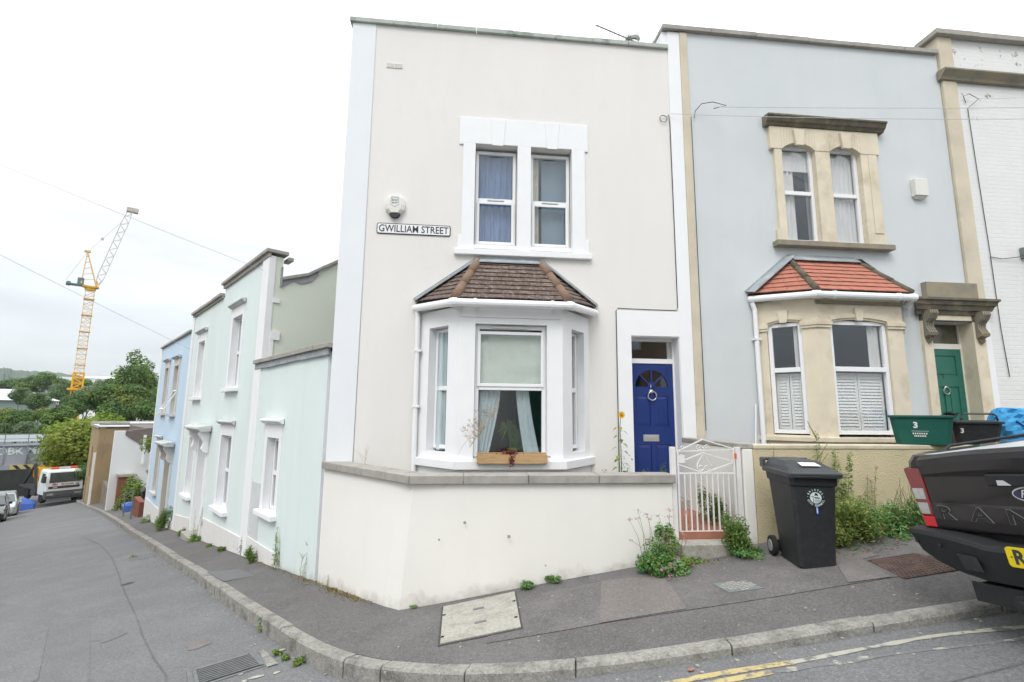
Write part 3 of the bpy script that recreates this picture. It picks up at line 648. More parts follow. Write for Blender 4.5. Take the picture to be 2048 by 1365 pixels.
# far hills, several kilometres of wooded ridge
def ridge(name, pts, depth, mt, base=-12):
    rows = []; n = len(pts)
    for k, f_ in enumerate((0, .25, .5, .75, 1.)):
        row = []
        for i, (x, y, z) in enumerate(pts):
            d = Vector((x, y, 0)).normalized(); h = base + (z - base) * math.sin(f_ * math.pi / 2) + (random.uniform(-1, 1) * (z * .02) if k else 0)
            q = Vector((x, y, 0)) - d * depth * (1 - f_); row.append((q.x, q.y, h))
        rows.append(row)
    back = [(x * 1.3, y * 1.3, base) for x, y, z in pts]; rows.append(back)
    mb = MB(); mb.add([v for r_ in rows for v in r_], [(a * n + b, a * n + b + 1, (a + 1) * n + b + 1, (a + 1) * n + b) for a in range(len(rows) - 1) for b in range(n - 1)])
    return struct(mb.build(name, mt, smooth=False))
def raypt(px, py, D):   # only used to size the far skyline in true metres
    R0 = Vector((1, 0, 0)); U0 = Vector((0, -math.sin(PITCH), math.cos(PITCH))); F0 = Vector((0, math.cos(PITCH), math.sin(PITCH)))
    Rr = R0 * math.cos(ROLL) + U0 * math.sin(ROLL); Uu = -R0 * math.sin(ROLL) + U0 * math.cos(ROLL)
    d = Rr * (px - 1024) / 998 - Uu * (py - 682.5) / 998 + F0; h = math.hypot(d.x, d.y); return Vector((0, 0, CZ)) + d * (D / h)
sky_line = [(-420, 772), (-200, 755), (-60, 748), (0, 738), (12, 737), (30, 742), (60, 744), (95, 745), (120, 748), (160, 754), (200, 762), (230, 766), (300, 764), (420, 768), (600, 775), (800, 780)]
pts = []
for (a, b), (c, d) in zip(sky_line[:-1], sky_line[1:]):
    for k in range(6):
        t = k / 6; pts.append(raypt(a + (c - a) * t, b + (d - b) * t + random.uniform(-.8, .8), 1700))
ridge('hill', [(p.x, p.y, p.z) for p in pts], 700, M['hill'])

# ================================================================== HOUSE ONE (cream)
def boxpart(name, mt, parent, *bs, bevel=0, label=None):
    m_ = MB()
    for b_ in bs: m_.box(*b_)
    return m_.build(name, M[mt] if isinstance(mt, str) else mt, parent, bevel=bevel, label=label)
h1 = thing('terraced_house', Vector((O.x, O.y, 0)), FRONT_ROT, 'cream rendered end of terrace house with blue door and brown tiled bay', 'house', 'terraced houses on the front street')
mb = MB(); HO = [(1.99, 2.655, 4.22, 5.925), (2.865, 3.525, 4.22, 5.925), (1.5, 3.5, .6, 3.05), (4.425, 5.2, .44, 2.93)]
holed(mb, .35, 5.41, -.6, 7.86, HO, 0, .26); wall = mb.build('wall', M['cream'], h1)
mb = MB(); mb.box(5.11, 5.41, .26, 8.2, -.6, 7.80); 
mb.add([(.35, .26, -.6), (2.9, 3.0, -.6), (2.9, 3.0, 7.8), (.35, .26, 7.8), (.6, .26, -.6), (3.1, 3.0, -.6), (3.1, 3.0, 7.8), (.6, .26, 7.8)], [(0, 1, 2, 3), (5, 4, 7, 6), (3, 2, 6, 7)])
mb.box(2.9, 3.1, 3.0, 8.2, -.6, 7.8); mb.box(2.9, 5.4, 8.0, 8.2, -.6, 7.8); mb.build('side_wall', M['cream'], h1)
mb = MB(); mb.add([(.4, .3, 7.3), (5.3, .3, 7.3), (5.3, 8.1, 7.1), (2.9, 8.1, 7.1), (2.9, 3., 7.2)], [(0, 1, 2, 3, 4)]); mb.build('roof', M['roofdark'], h1)
# corner pier: slightly battered, splayed back along the side street
mb = MB(); mb.loft([[(-.0, -.012, -.6), (.37, -.012, -.6), (.37, .3, -.6), (.17, .3, -.6)], [(.0, -.012, 7.86), (.37, -.012, 7.86), (.37, .3, 7.86), (.17, .3, 7.86)]]); mb.build('pier', M['whitepier'], h1, bevel=.008)
mb = MB(); cop_run(mb, -.04, 5.2, -.05, .30, 7.86, 7.935, .66, .004); mb.build('coping', M['copgreen'], h1, bevel=.006)
# white strip by the party pier
boxpart('white_strip', 'white', h1, (5.2, 5.412, -.016, .0, -.6, 8.2), (5.11, 5.412, .0, .26, 7.86, 8.2), bevel=.003)
# upper window surround (one plate with ears, keystones scored in)
mb = MB(); ho = [(1.99, 2.655, 4.19, 5.925), (2.865, 3.525, 4.19, 5.925)]
holed(mb, 1.80, 3.735, 4.19, 5.93, [(1.99, 2.655, 4.0, 5.925), (2.865, 3.525, 4.0, 5.925)], -.022, .021)
mb.box(1.735, 3.79, -.022, -.001, 5.93, 6.36); mb.box(1.745, 1.80, -.022, -.001, 4.19, 4.42); mb.box(3.735, 3.79, -.022, -.001, 4.19, 4.42)
mb.box(1.735, 1.80, -.022, -.001, 5.90, 5.93); mb.box(3.735, 3.79, -.022, -.001, 5.90, 5.93)
for a, b in ((2.21, 2.465), (3.085, 3.33)):
    c = .04; mb.prism([(a, -.0225, 6.358), (b, -.0225, 6.358), (b - c, -.0225, 5.905), (a + c, -.0225, 5.905)], (0, -.009, 0))
mb.build('window_surround', M['white'], h1, bevel=.004)
boxpart('window_sill', 'white', h1, (1.70, 3.82, -.07, .12, 4.10, 4.188), bevel=.008)
for a, b in ((1.99, 2.655), (2.865, 3.525)):
    window(h1, a + .012, b - .012, 4.29, 5.88, .13, rails=(5.055,), w=.048, sash=(4.33, 5.03), vent=(a + .2, b - .2, 5.045))
boxpart('window_board', 'white', h1, (1.99, 2.655, .0, .2, 4.188, 4.285), (2.865, 3.525, .0, .2, 4.188, 4.285))
# door surround: white band round the opening
mb = MB(); holed(mb, 4.21, 5.205, .3, 3.32, [(4.425, 5.205, .0, 2.93)], -.014, .0135); mb.build('door_surround', M['white'], h1, bevel=.003)
boxpart('door_reveal', 'white', h1, (4.4255, 4.43, -.012, .22, .44, 2.93), (5.19, 5.1995, .001, .22, .44, 2.93), (4.43, 5.19, .001, .22, 2.915, 2.9285))
mb = MB(); mb.box(4.43, 4.475, .19, .26, .5, 2.915); mb.box(5.165, 5.19, .19, .26, .5, 2.915); mb.box(4.475, 5.165, .19, .26, 2.525, 2.60); mb.box(4.475, 5.165, .19, .26, 2.875, 2.915)
mb.build('door_frame', M['upvc'], h1, bevel=.004)
boxpart('fanlight', 'glass', h1, (4.475, 5.165, .215, .221, 2.60, 2.875))
# door leaf with fan window, six sunk panels
mb = MB(); y = .205; dx0, dx1 = 4.478, 5.163
fanc, fr_ = (4.815, 2.16), .262
pan = [(4.56, 4.785, 1.555, 2.02), (4.845, 5.07, 1.555, 2.02), (4.56, 4.785, .66, 1.28), (4.845, 5.07, .66, 1.28)]
holed(mb, dx0, dx1, .53, 2.13, pan, y, .012)
mb.box(dx0, dx1, y + .0125, y + .045, .53, 2.13)
for a, b, c, d in pan:
    i_ = .05; mb.loft([[(a, y + .012, c), (b, y + .012, c), (b, y + .012, d), (a, y + .012, d)], [(a + i_, y + .002, c + i_), (b - i_, y + .002, c + i_), (b - i_, y + .002, d - i_), (a + i_, y + .002, d - i_)]])
n = 24
arc = [(fanc[0] + fr_ * math.cos(math.pi * k / n), fanc[1] + fr_ * math.sin(math.pi * k / n)) for k in range(n + 1)]
for s_ in range(n):
    (ax, az), (bx_, bz) = arc[s_], arc[s_ + 1]
    mb.prism([(ax, y, az), (bx_, y, bz), (bx_, y, 2.515), (ax, y, 2.515)], (0, .045, 0))
mb.box(dx0, fanc[0] - fr_, y, y + .045, 2.1301, 2.515); mb.box(fanc[0] + fr_, dx1, y, y + .045, 2.1301, 2.515); mb.box(fanc[0] - fr_, fanc[0] + fr_, y, y + .045, 2.1301, 2.16)
for an in (45, 90, 135):
    mb.bar((fanc[0] + .03 * math.cos(rad(an)), y + .012, fanc[1] + .03 * math.sin(rad(an))), (fanc[0] + fr_ * math.cos(rad(an)), y + .012, fanc[1] + fr_ * math.sin(rad(an))), .022)
mb.lathe([(.0, 0), (.06, 0), (.06, .02), (0, .02)], (fanc[0], y, fanc[1] + .015), 'Y', 16)
door = mb.build('door', M['dooblue'], h1, bevel=.003)
boxpart('door_glass', 'glass', door, (fanc[0] - fr_, fanc[0] + fr_, y + .02, y + .025, 2.16, 2.43))
mb = MB(); mb.box(4.655, 4.905, y - .012, y, 1.325, 1.425); mb.box(4.69, 4.87, y - .018, y - .012, 1.35, 1.40); mb.build('letterbox', M['chrome'], door, bevel=.003)
mb = MB(); mb.lathe([(.0, 0), (.035, 0), (.032, -.03), (0, -.035)], (4.80, y, 2.09), 'Y', 14); k_ = [(4.81 + .068 * math.sin(2 * math.pi * k / 24), y - .028, 2.02 + .068 * math.cos(2 * math.pi * k / 24)) for k in range(25)]; mb.tube(k_, .009, 8, cap=False); mb.build('knocker', M['chrome'], door, smooth=True)
mb = MB(); text_in(mb, '1', .075, Matrix.Translation((4.80, y - .002, 2.165)) @ FACE); mb.build('door_number', M['paint3'], door)
boxpart('doorstep', 'concrete', h1, (4.36, 5.22, -.22, .19, .3, .52), bevel=.01)
# bay -----------------------------------------------------------------
def bay(parent, P, z0, z1, holes, mt, t=.16, name='bay_window', bevel=0):
    """P four plan points; holes per face in face coordinates; returns mesh + face transforms"""
    mb = MB(); Ts = []
    for i in range(3):
        a, b = Vector((*P[i], 0)), Vector((*P[i + 1], 0)); d = (b - a).normalized(); n = Vector((d.y, -d.x, 0))     # outward = towards -y for left to right runs
        T = Matrix(((d.x, -n.x, 0, a.x), (d.y, -n.y, 0, a.y), (0, 0, 1, 0), (0, 0, 0, 1))); Ts.append((T, (b - a).length))
        holed(mb, 0 if i != 1 else 0, (b - a).length, z0, z1, holes[i], 0, t, T=T)
    return mb.build(name, M[mt], parent, bevel=bevel), Ts
P1 = [(1.25, 0), (1.81, -.65), (3.225, -.65), (3.765, 0)]
LL = math.hypot(.56, .65)
b1, T1 = bay(h1, P1, .2, 3.17, [[(.20, .62, 1.2, 2.93)], [(.215, 1.2, 1.115, 2.935)], [(.28, .68, 1.2, 2.93)]], 'white', t=.16)
def bay_sill(P, pr, z0, z1, mt, parent, name='sill'):
    mb = MB()
    def offs(pr):
        l = (P[1][0] - pr * .45, P[1][1] - pr); r_ = (P[2][0] + pr * .45, P[2][1] - pr); return [(P[0][0] - pr * 1.2, .02), l, r_, (P[3][0] + pr * 1.2, .02)]
    q = offs(pr); mb.prism([(x, y, z0) for x, y in q], (0, 0, z1 - z0)); return mb.build(name, M[mt], parent, bevel=.008)
bay_sill(P1, .075, 1.0, 1.112, 'white', b1)
boxpart('sill_block', 'white', b1, (2.0, 3.03, -.70, -.5, 1.1125, 1.135))
window(b1, .220, 1.195, 1.14, 2.93, .085, rails=(2.07,), w=.055, T=T1[1][0], sash=(2.085, 2.84), vent=(.45, .93, 2.885))
window(b1, .205, .615, 1.24, 2.92, .12, rails=(2.07,), w=.05, T=T1[0][0]); window(b1, .285, .675, 1.24, 2.92, .12, rails=(2.07,), w=.05, T=T1[2][0])
def bay_roof(parent, E, Tt, courses, tile, hip, tw=.17, fl=.11):
    E = [Vector(e) for e in E]; Tt = [Vector(t) for t in Tt]
    m1 = MB(); m1.add([*E, *Tt, (E[0].x, 0, E[0].z - .03), (E[3].x, 0, E[3].z - .03)], [(0, 1, 4), (1, 2, 5, 4), (2, 3, 5), (0, 6, 7, 3, 2, 1)]); rf = m1.build('bay_roof', M['roofdark'], parent)
    m2 = MB(); tile_face(m2, E[0], E[1], Tt[0], Tt[0], courses, tw); tile_face(m2, E[1], E[2], Tt[1], Tt[0], courses, tw); tile_face(m2, E[2], E[3], Tt[1], Tt[1], courses, tw)
    m2.build('roof_tiles', M[tile], parent, bevel=0)
    for a, b in ((E[1], Tt[0]), (E[2], Tt[1])):
        m3 = MB()
        n_ = 3; hr = .062 if hip == 'hipb' else .045; d = b - a; up = Vector((0, -.3, .95))
        for k in range(n_):
            p = a + d * (k / n_) + up * .025 - d.normalized() * .02; q_ = a + d * ((k + 1.03) / n_) + up * .018 - d.normalized() * .02; m3.tube([p, q_], [hr * 1.1, hr], 12)
        m3.build('hip_tiles', M[hip], parent, smooth=True)
    m4 = MB()
    for a, b in ((E[0], Tt[0]), (Tt[0], Tt[1]), (Tt[1], E[3])):
        d = (b - a).normalized(); nn = d.cross(Vector((0, -1, 0)))
        if nn.z < 0: nn = -nn
        s_ = Vector((0, -1, 0)); down = Vector((0, -.80, -.48)) if abs(d.z) < .1 else Vector((.15 * (1 if d.z > 0 else -1), -.9, -.12)).normalized()
        a2 = a + nn * .055; b2 = b + nn * .055
        m4.loft([[a2 + s_ * .002, a2 + s_ * .02, a2 + s_ * .02 + down * fl - nn * .012, a2 + s_ * .02 + down * fl - nn * .03], [b2 + s_ * .002, b2 + s_ * .02, b2 + s_ * .02 + down * fl - nn * .012, b2 + s_ * .02 + down * fl - nn * .03]])
        m4.loft([[a2 + s_ * .001, a2 + s_ * .022, a2 + s_ * .022 + nn * .02, a2 + s_ * .001 + nn * .02], [b2 + s_ * .001, b2 + s_ * .022, b2 + s_ * .022 + nn * .02, b2 + s_ * .001 + nn * .02]])
    m4.build('flashing', M['lead'], parent)
bay_roof(b1, [(1.16, 0, 3.34), (1.745, -.76, 3.25), (3.285, -.76, 3.25), (3.87, 0, 3.34)], [(2.06, 0, 4.0), (3.02, 0, 4.0)], 9, 'tileb', 'hipb')
def gutter(parent, pts, r=.055, mt='upvc'):
    mb = MB(); mb.tube(pts, r, 12)
    for i in range(1, len(pts) - 1):
        a, b, c = map(Vector, (pts[i - 1], pts[i], pts[i + 1])); mb.tube([b + (a - b).normalized() * .05, b, b + (c - b).normalized() * .05], r * 1.18, 12)
    a, b = Vector(pts[1]), Vector(pts[-2])
    for k in (.18, .84): p = a.lerp(b, k); mb.tube([p - Vector((.018, 0, 0)), p + Vector((.018, 0, 0))], r * 1.2, 12)
    return mb.build('gutter', M[mt], parent, smooth=False, bevel=0)
gutter(b1, [(1.15, -.02, 3.25), (1.72, -.80, 3.185), (3.31, -.80, 3.185), (3.86, -.06, 3.25)])
mb = MB(); mb.tube([(1.18, -.05, 3.2), (1.20, -.05, 3.1), (1.215, -.05, .5)], .034, 12)
for z in (2.6, 1.8): mb.box(1.165, 1.265, -.09, 0, z, z + .03)
mb.build('downpipe', M['upvc'], h1, smooth=False)
boxpart('fascia', 'white', b1, (1.83, 3.205, -.668, -.6505, 3.02, 3.165))
# vent grille, flue, rooms
mb = MB()
for k in range(4): mb.box(.565, .80, -.012, .0, 7.125 + k * .02, 7.137 + k * .02)
mb.box(.56, .565, -.012, 0, 7.12, 7.2); mb.box(.68, .69, -.013, 0, 7.12, 7.2); mb.box(.80, .805, -.012, 0, 7.12, 7.2); mb.build('air_vent', M['upvc_old'], h1)
mb = MB(); mb.tube([(4.82, .6, 7.2), (4.82, .6, 8.46)], .075, 16); mb.tube([(4.82, .6, 8.40), (4.82, .6, 8.44)], .10, 16)
mb.lathe([(.0, .0), (.10, .0), (.135, .03), (.14, .12), (.10, .19), (0, .215)], (4.82, .6, 8.475), 'Z', 18); mb.build('flue', M['chrome'], h1, smooth=False)
def room(parent, x0, x1, y0, y1, z0, z1):
    m_ = MB(); a = (x0, x1, y0, y1, z0, z1)
    m_.poly([(x0, y1, z0), (x1, y1, z0), (x1, y1, z1), (x0, y1, z1)]); m_.poly([(x0, y0, z0), (x0, y1, z0), (x0, y1, z1), (x0, y0, z1)]); m_.poly([(x1, y0, z0), (x1, y1, z0), (x1, y1, z1), (x1, y0, z1)])
    m_.poly([(x0, y0, z0), (x1, y0, z0), (x1, y1, z0), (x0, y1, z0)]); m_.poly([(x0, y0, z1), (x1, y0, z1), (x1, y1, z1), (x0, y1, z1)])
    return m_.build('room_wall', M['room'], parent)
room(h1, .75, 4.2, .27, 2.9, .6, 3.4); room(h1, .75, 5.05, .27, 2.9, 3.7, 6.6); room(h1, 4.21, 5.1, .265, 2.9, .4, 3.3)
FT = Matrix.Translation((O.x, O.y, 0)) @ Matrix.Rotation(A, 4, 'Z')
FL = Vector((O.x, O.y, 0))
def top(mb, name, mts, label, cat, group=None, rot=FRONT_ROT, loc=FL, **k):
    o = mb.build(name, mts, None, loc=loc, rot=rot, **k); return tag(o, label, cat, group)
mb = MB(); drape(mb, 2.12, 2.40, 1.19, 2.10, -.475, .05, .015, x0b=2.03, x1b=2.24); top(mb, 'curtain', M['fabricblue'], 'pale blue curtain drawn to the left in the lower bay window pane', 'curtain', smooth=True)
mb = MB(); drape(mb, 2.60, 2.78, 1.19, 2.10, -.475, .05, .015, x0b=2.72, x1b=2.93); top(mb, 'curtain', M['fabricblue'], 'pale blue curtain drawn to the right in the lower bay window pane', 'curtain', smooth=True)
mb = MB(); vs = []; fs = []
for j in range(15):
    for i in range(21):
        t = j / 14; k = i / 20; vs.append((2.05 + .93 * k, -.50 - .012 * math.sin(t * 9 + k * 3) * t - .012 * math.sin(t * 26 + k * 5 + 2 * math.sin(k * 4)) * max(0, t - .35), 2.84 - .76 * t + .03 * t * math.sin(k * 5 + 1)))
for j in range(14):
    for i in range(20): a = j * 21 + i; fs.append((a, a + 1, a + 22, a + 21))
mb.add(vs, fs); top(mb, 'roman_blind', M['blind'], 'sage fabric blind pulled down in the upper bay window pane', 'blind', smooth=True)
mb = MB(); drape(mb, 1.52, 1.72, 1.22, 2.88, -.17, .05, .012); top(mb, 'curtain', M['fabricblue'], 'curtain behind the narrow left side light of the white bay', 'curtain', smooth=True)
mb = MB(); drape(mb, 2.02, 2.60, 4.30, 5.85, .26, .09, .02); top(mb, 'curtain', M['fabricdblue'], 'dark blue curtain in the upper left window over the brown bay roof', 'curtain', smooth=True)
mb = MB(); drape(mb, 3.08, 3.50, 4.30, 5.85, .27, .3, .006); top(mb, 'curtain', mat('slate_curtain', (.20, .27, .32), .9, .1), 'slate grey curtain in the upper right window over the brown bay roof', 'curtain', smooth=True)
mb = MB(); drape(mb, 2.89, 3.03, 4.30, 5.85, .25, .06, .012); top(mb, 'curtain', mat('ochre_curtain', (.55, .52, .40), .9, .2, 8), 'narrow beige curtain at the left of the upper right window', 'curtain', smooth=True)
# window box and its plant
wb = thing('window_box', Wp(0, 0, 0), FRONT_ROT, 'long pale timber planter on the white bay sill', 'planter')
mb = MB(); a, b = 2.07, 2.985; y0, y1, z0, z1 = -.80, -.68, 1.085, 1.20
mb.box(a, b, y0, y0 + .015, z0, z1); mb.box(a, b, y1 - .015, y1, z0, z1 + .02); mb.box(a, a + .015, y0 + .015, y1 - .015, z0, z1); mb.box(b - .015, b, y0 + .015, y1 - .015, z0, z1); mb.box(a + .015, b - .015, y0 + .015, y1 - .015, z0, z0 + .02); mb.build('trough', M['wood'], wb, bevel=.003)
boxpart('soil', 'soil', wb, (a + .015, b - .015, y0 + .015, y1 - .015, z0 + .02, z1 - .02))
mb = MB()
for x in (a - .04, b + .04): mb.tube([(x, -.66, 1.17), (x, -.80, 1.17), (x + (.05 if x < 2.5 else -.05), -.80, 1.17)], .004, 6)
mb.build('bracket', M['wire'], wb)
P = np.random.normal(size=(230, 3)) * np.array([.055, .02, .02]) + np.array([2.50, -.76, 1.215]); P2 = np.random.normal(size=(80, 3)) * np.array([.02, .01, .05]) + np.array([2.52, -.815, 1.13])
o = leaf_mesh('trailing_plant', np.concatenate([P, P2]), np.random.normal(size=(310, 3)), .028, [M['maroon']]); o.location = FL; o.rotation_euler = (0, 0, FRONT_ROT); tag(o, 'small maroon trailing plant spilling over the timber planter', 'plant')
# indoor palm
def palm(loc, n, L_, mt):
    mb = MB()
    for cx, cz, R in ((.10, .10, .20), (-.06, .26, .17), (.22, .02, .15)):
        mb.tube([(0, 0, -.05), (cx * .6, 0, cz * .6), (cx, 0, cz)], .004, 5)
        for q in range(22):
            a = rad(-60 + 300 * q / 21 + random.uniform(-5, 5)); l = R * random.uniform(.75, 1.1); c = Vector((cx, random.uniform(-.02, .02), cz)); d = Vector((math.cos(a), random.uniform(-.2, .2), math.sin(a))); m_ = c + d * l * .55; t_ = c + d * l + Vector((0, 0, -.03)); w = Vector((-math.sin(a), 0, math.cos(a))) * .004
            mb.poly([c, m_ + w, t_, m_ - w])
    return mb
mb = palm(None, 7, .36, None); mb.lathe([(.0, -.14), (.05, -.14), (.07, 0), (0, 0)], n=12); o = mb.build('house_plant', M['leafmid'], None, loc=Wp(2.56, .42, 1.26), rot=FRONT_ROT); tag(o, 'small fan palm behind the lower pane of the white bay window', 'house plant')
# street sign
ss = thing('street_sign', Wp(1.085, .0, 4.465), FRONT_ROT, 'white street name plate with black capitals below the alarm box', 'street sign')
def rrect(w, h, r, y, n=5):
    o = []
    for cx, cz, a0 in ((w / 2 - r, h / 2 - r, 0), (-w / 2 + r, h / 2 - r, 90), (-w / 2 + r, -h / 2 + r, 180), (w / 2 - r, -h / 2 + r, 270)):
        for k in range(n + 1): a = rad(a0 + 90 * k / n); o.append((cx + r * math.cos(a), y, cz + r * math.sin(a)))
    return o
mb = MB(); mb.prism(rrect(1.10, .168, .03, 0), (0, -.012, 0)); mb.build('border', M['ink'], ss)
mb = MB(); mb.prism(rrect(1.075, .143, .022, -.0125), (0, -.004, 0)); mb.build('plate', M['signwhite'], ss)
mb = MB(); text_in(mb, 'GWILLIAM STREET', .152, Matrix.Translation((0, -.0175, -.004)) @ FACE, bold=.0018, sx=.83, extrude=.001); mb.build('lettering', M['ink'], ss)
# alarm box
ab = thing('alarm_box', Wp(.795, 0, 4.81), FRONT_ROT, 'white burglar alarm box with shield badge and dark lamp above the street sign', 'alarm box')
prof = [(-.085, .165), (.085, .165), (.13, .12), (.15, .02), (.14, -.06), (.075, -.125), (-.075, -.125), (-.14, -.06), (-.15, .02), (-.13, .12)]
mb = MB(); mb.loft([[(x, 0, z) for x, z in prof], [(x, -.05, z) for x, z in prof], [(x * .62, -.085, z * .92 + .0) for x, z in prof]]); mb.build('case', M['upvc_old'], ab, bevel=.006)
mb = MB(); pr2 = [(-.085, -.1255), (.085, -.1255), (.06, -.165), (.03, -.185), (-.03, -.185), (-.06, -.165)]
mb.loft([[(x, -.01, z) for x, z in pr2], [(x * .95, -.07, z) for x, z in pr2]]); mb.build('strobe_lamp', M['ink'], ab, bevel=.004)
mb = MB(); sh = [(-.055, .115), (-.03, .125), (0, .118), (.03, .125), (.055, .115), (.05, .08), (.062, .04), (.055, .005), (0, -.025), (-.055, .005), (-.062, .04), (-.05, .08)]
mb.tube([(x, -.088, z) for x, z in sh] + [(sh[0][0], -.088, sh[0][1])], .0018, 5); text_in(mb, 'RMC', .042, Matrix.Translation((0, -.087, .075)) @ FACE); text_in(mb, 'SECURITY', .02, Matrix.Translation((0, -.087, .035)) @ FACE); mb.build('badge', mat('badge_ink', (.16, .26, .30), .6, .1), ab)
# thin cables on the facade
def cable(name, pts, r, mt, label, cat='cable', loc=FL, rot=FRONT_ROT, group=None, **k):
    mb = MB(); mb.tube(pts, r, 6); o = mb.build(name, M[mt], None, loc=loc, rot=rot, smooth=True); return tag(o, label, cat, group)
ring = [(5.07 + .06 * math.cos(t), -.03, 6.57 + .06 * math.sin(t)) for t in np.linspace(.5, 6.8, 18)]
cable('cable', ring + [(5.17, -.02, 6.66), (5.185, -.012, 6.5), (5.19, -.008, 5.2), (5.192, -.008, 3.9), (5.194, -.008, 3.40), (5.17, -.008, 3.345), (4.7, -.009, 3.345), (4.23, -.01, 3.352), (4.20, -.008, 3.31), (4.197, -.008, 2.2), (4.196, -.008, .7)], .0055, 'wire', 'thin black cable looped at the top and running down round the blue door', loc=FL)
cable('cable', [(.372, -.005, 7.8), (.372, -.006, 4.), (.371, -.005, 1.)], .004, 'wiregrey', 'grey wire running straight down beside the white corner pier')

# ================================================================== HOUSE TWO (grey)
h2 = thing('terraced_house', Vector((O.x, O.y, 0)), FRONT_ROT, 'pale grey rendered terraced house with green door and red tiled bay', 'house', 'terraced houses on the front street')
mb = MB(); holed(mb, 5.545, 10.28, -.2, 8.22, [(7.08, 7.71, 4.545, 6.24), (7.955, 8.54, 4.545, 6.24), (6.7, 8.8, .9, 3.3), (9.5, 10.28, .7, 3.29)], 0, .26); mb.build('wall', M['grey'], h2)
boxpart('side_wall', 'stonegrey', h2, (5.42, 5.54, .3, 8.3, 7.5, 8.2), (5.42, 10.28, 8.1, 8.3, -.2, 8.0))
mb = MB(); mb.add([(5.5, .3, 7.6), (10.3, .3, 7.6), (10.3, 8.1, 7.4), (5.5, 8.1, 7.4)], [(0, 1, 2, 3)]); mb.build('roof', M['roofdark'], h2)
boxpart('pier', 'stonepale', h2, (5.414, 5.543, -.03, .26, -.2, 8.2), bevel=.006)
mb = MB(); cop_run(mb, 5.10, 10.26, -.07, .30, 8.22, 8.30, .9, .006); mb.add([(5.09, .3, 8.22), (5.45, .3, 8.22), (5.45, 5., 8.22), (5.09, 5., 8.22), (5.09, .3, 8.29), (5.45, .3, 8.29), (5.45, 5., 8.29), (5.09, 5., 8.29)], [(0, 1, 2, 3), (4, 5, 6, 7), (0, 1, 5, 4), (1, 2, 6, 5), (2, 3, 7, 6), (3, 0, 4, 7)])
mb.build('coping', M['coping'], h2, bevel=.006)
boxpart('party_parapet', 'cream', h2, (5.12, 5.41, .27, 5., 7.8, 8.215))
# upper stone window
mb = MB(); y0 = -.06
def arch_fill(mb, x0, x1, zs, zt, rise, y0_, y1_, n=12):
    """solid between a segmental arch (springing zs, rise) and zt"""
    w = (x1 - x0) / 2; R = (w * w + rise * rise) / (2 * rise); cx = (x0 + x1) / 2; cz = zs + rise - R
    for k in range(n):
        a = x0 + (x1 - x0) * k / n; b = x0 + (x1 - x0) * (k + 1) / n
        za = cz + math.sqrt(max(0, R * R - (a - cx) ** 2)); zb = cz + math.sqrt(max(0, R * R - (b - cx) ** 2))
        mb.prism([(a, y0_, za), (b, y0_, zb), (b, y0_, zt), (a, y0_, zt)], (0, y1_ - y0_, 0))
mb.box(6.97, 7.10, y0, .16, 4.545, 6.16); mb.box(8.53, 8.81, y0, .16, 4.545, 6.16) ; mb.box(7.70, 7.965, y0, .16, 4.545, 6.16)
mb.box(8.66, 8.82, y0 - .012, y0 - .001, 4.75, 6.15); mb.box(6.93, 6.9695, y0, 0, 4.545, 4.75); mb.box(8.8105, 8.86, y0, 0, 4.545, 4.75)
mb.box(6.90, 7.10, y0 - .008, .16, 6.1605, 6.56); mb.box(8.53, 8.88, y0 - .008, .16, 6.1605, 6.56); mb.box(7.70, 7.965, y0 - .008, .16, 6.1605, 6.56)
for a, b in ((7.10, 7.70), (7.965, 8.53)):
    arch_fill(mb, a, b, 6.161, 6.56, .12, y0 - .008, .16)
    c = (a + b) / 2; mb.prism([(c - .095, y0 - .009, 6.5), (c + .095, y0 - .009, 6.5), (c + .07, y0 - .009, 6.22), (c - .07, y0 - .009, 6.22)], (0, -.045, 0))
mb.build('window_surround', M['stone'], h2, bevel=.006)
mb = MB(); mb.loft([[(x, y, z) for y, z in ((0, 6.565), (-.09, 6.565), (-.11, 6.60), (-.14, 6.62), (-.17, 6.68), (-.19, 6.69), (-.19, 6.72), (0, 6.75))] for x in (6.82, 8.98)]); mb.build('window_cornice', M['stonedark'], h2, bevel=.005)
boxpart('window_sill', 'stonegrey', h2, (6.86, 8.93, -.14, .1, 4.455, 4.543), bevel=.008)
for a, b in ((7.10, 7.70), (7.965, 8.53)): window(h2, a + .004, b - .002, 4.56, 6.27, .035, rails=(5.43,), w=.055)
for a, b, g_ in ((7.15, 7.40, 'left'), (8.0, 8.50, 'right')):
    mb = MB(); drape(mb, a, b, 4.60, 6.2, .125, .08, .016); top(mb, 'curtain', M['fabricw'], f'white net curtain in the upper {g_} window of the grey house', 'curtain', smooth=True)
mb = MB(); mb.box(7.16, 7.66, .10, .105, 5.85, 6.2); top(mb, 'net_blind', M['fabricw'], 'short white blind at the top of the upper left window of the grey house', 'blind')
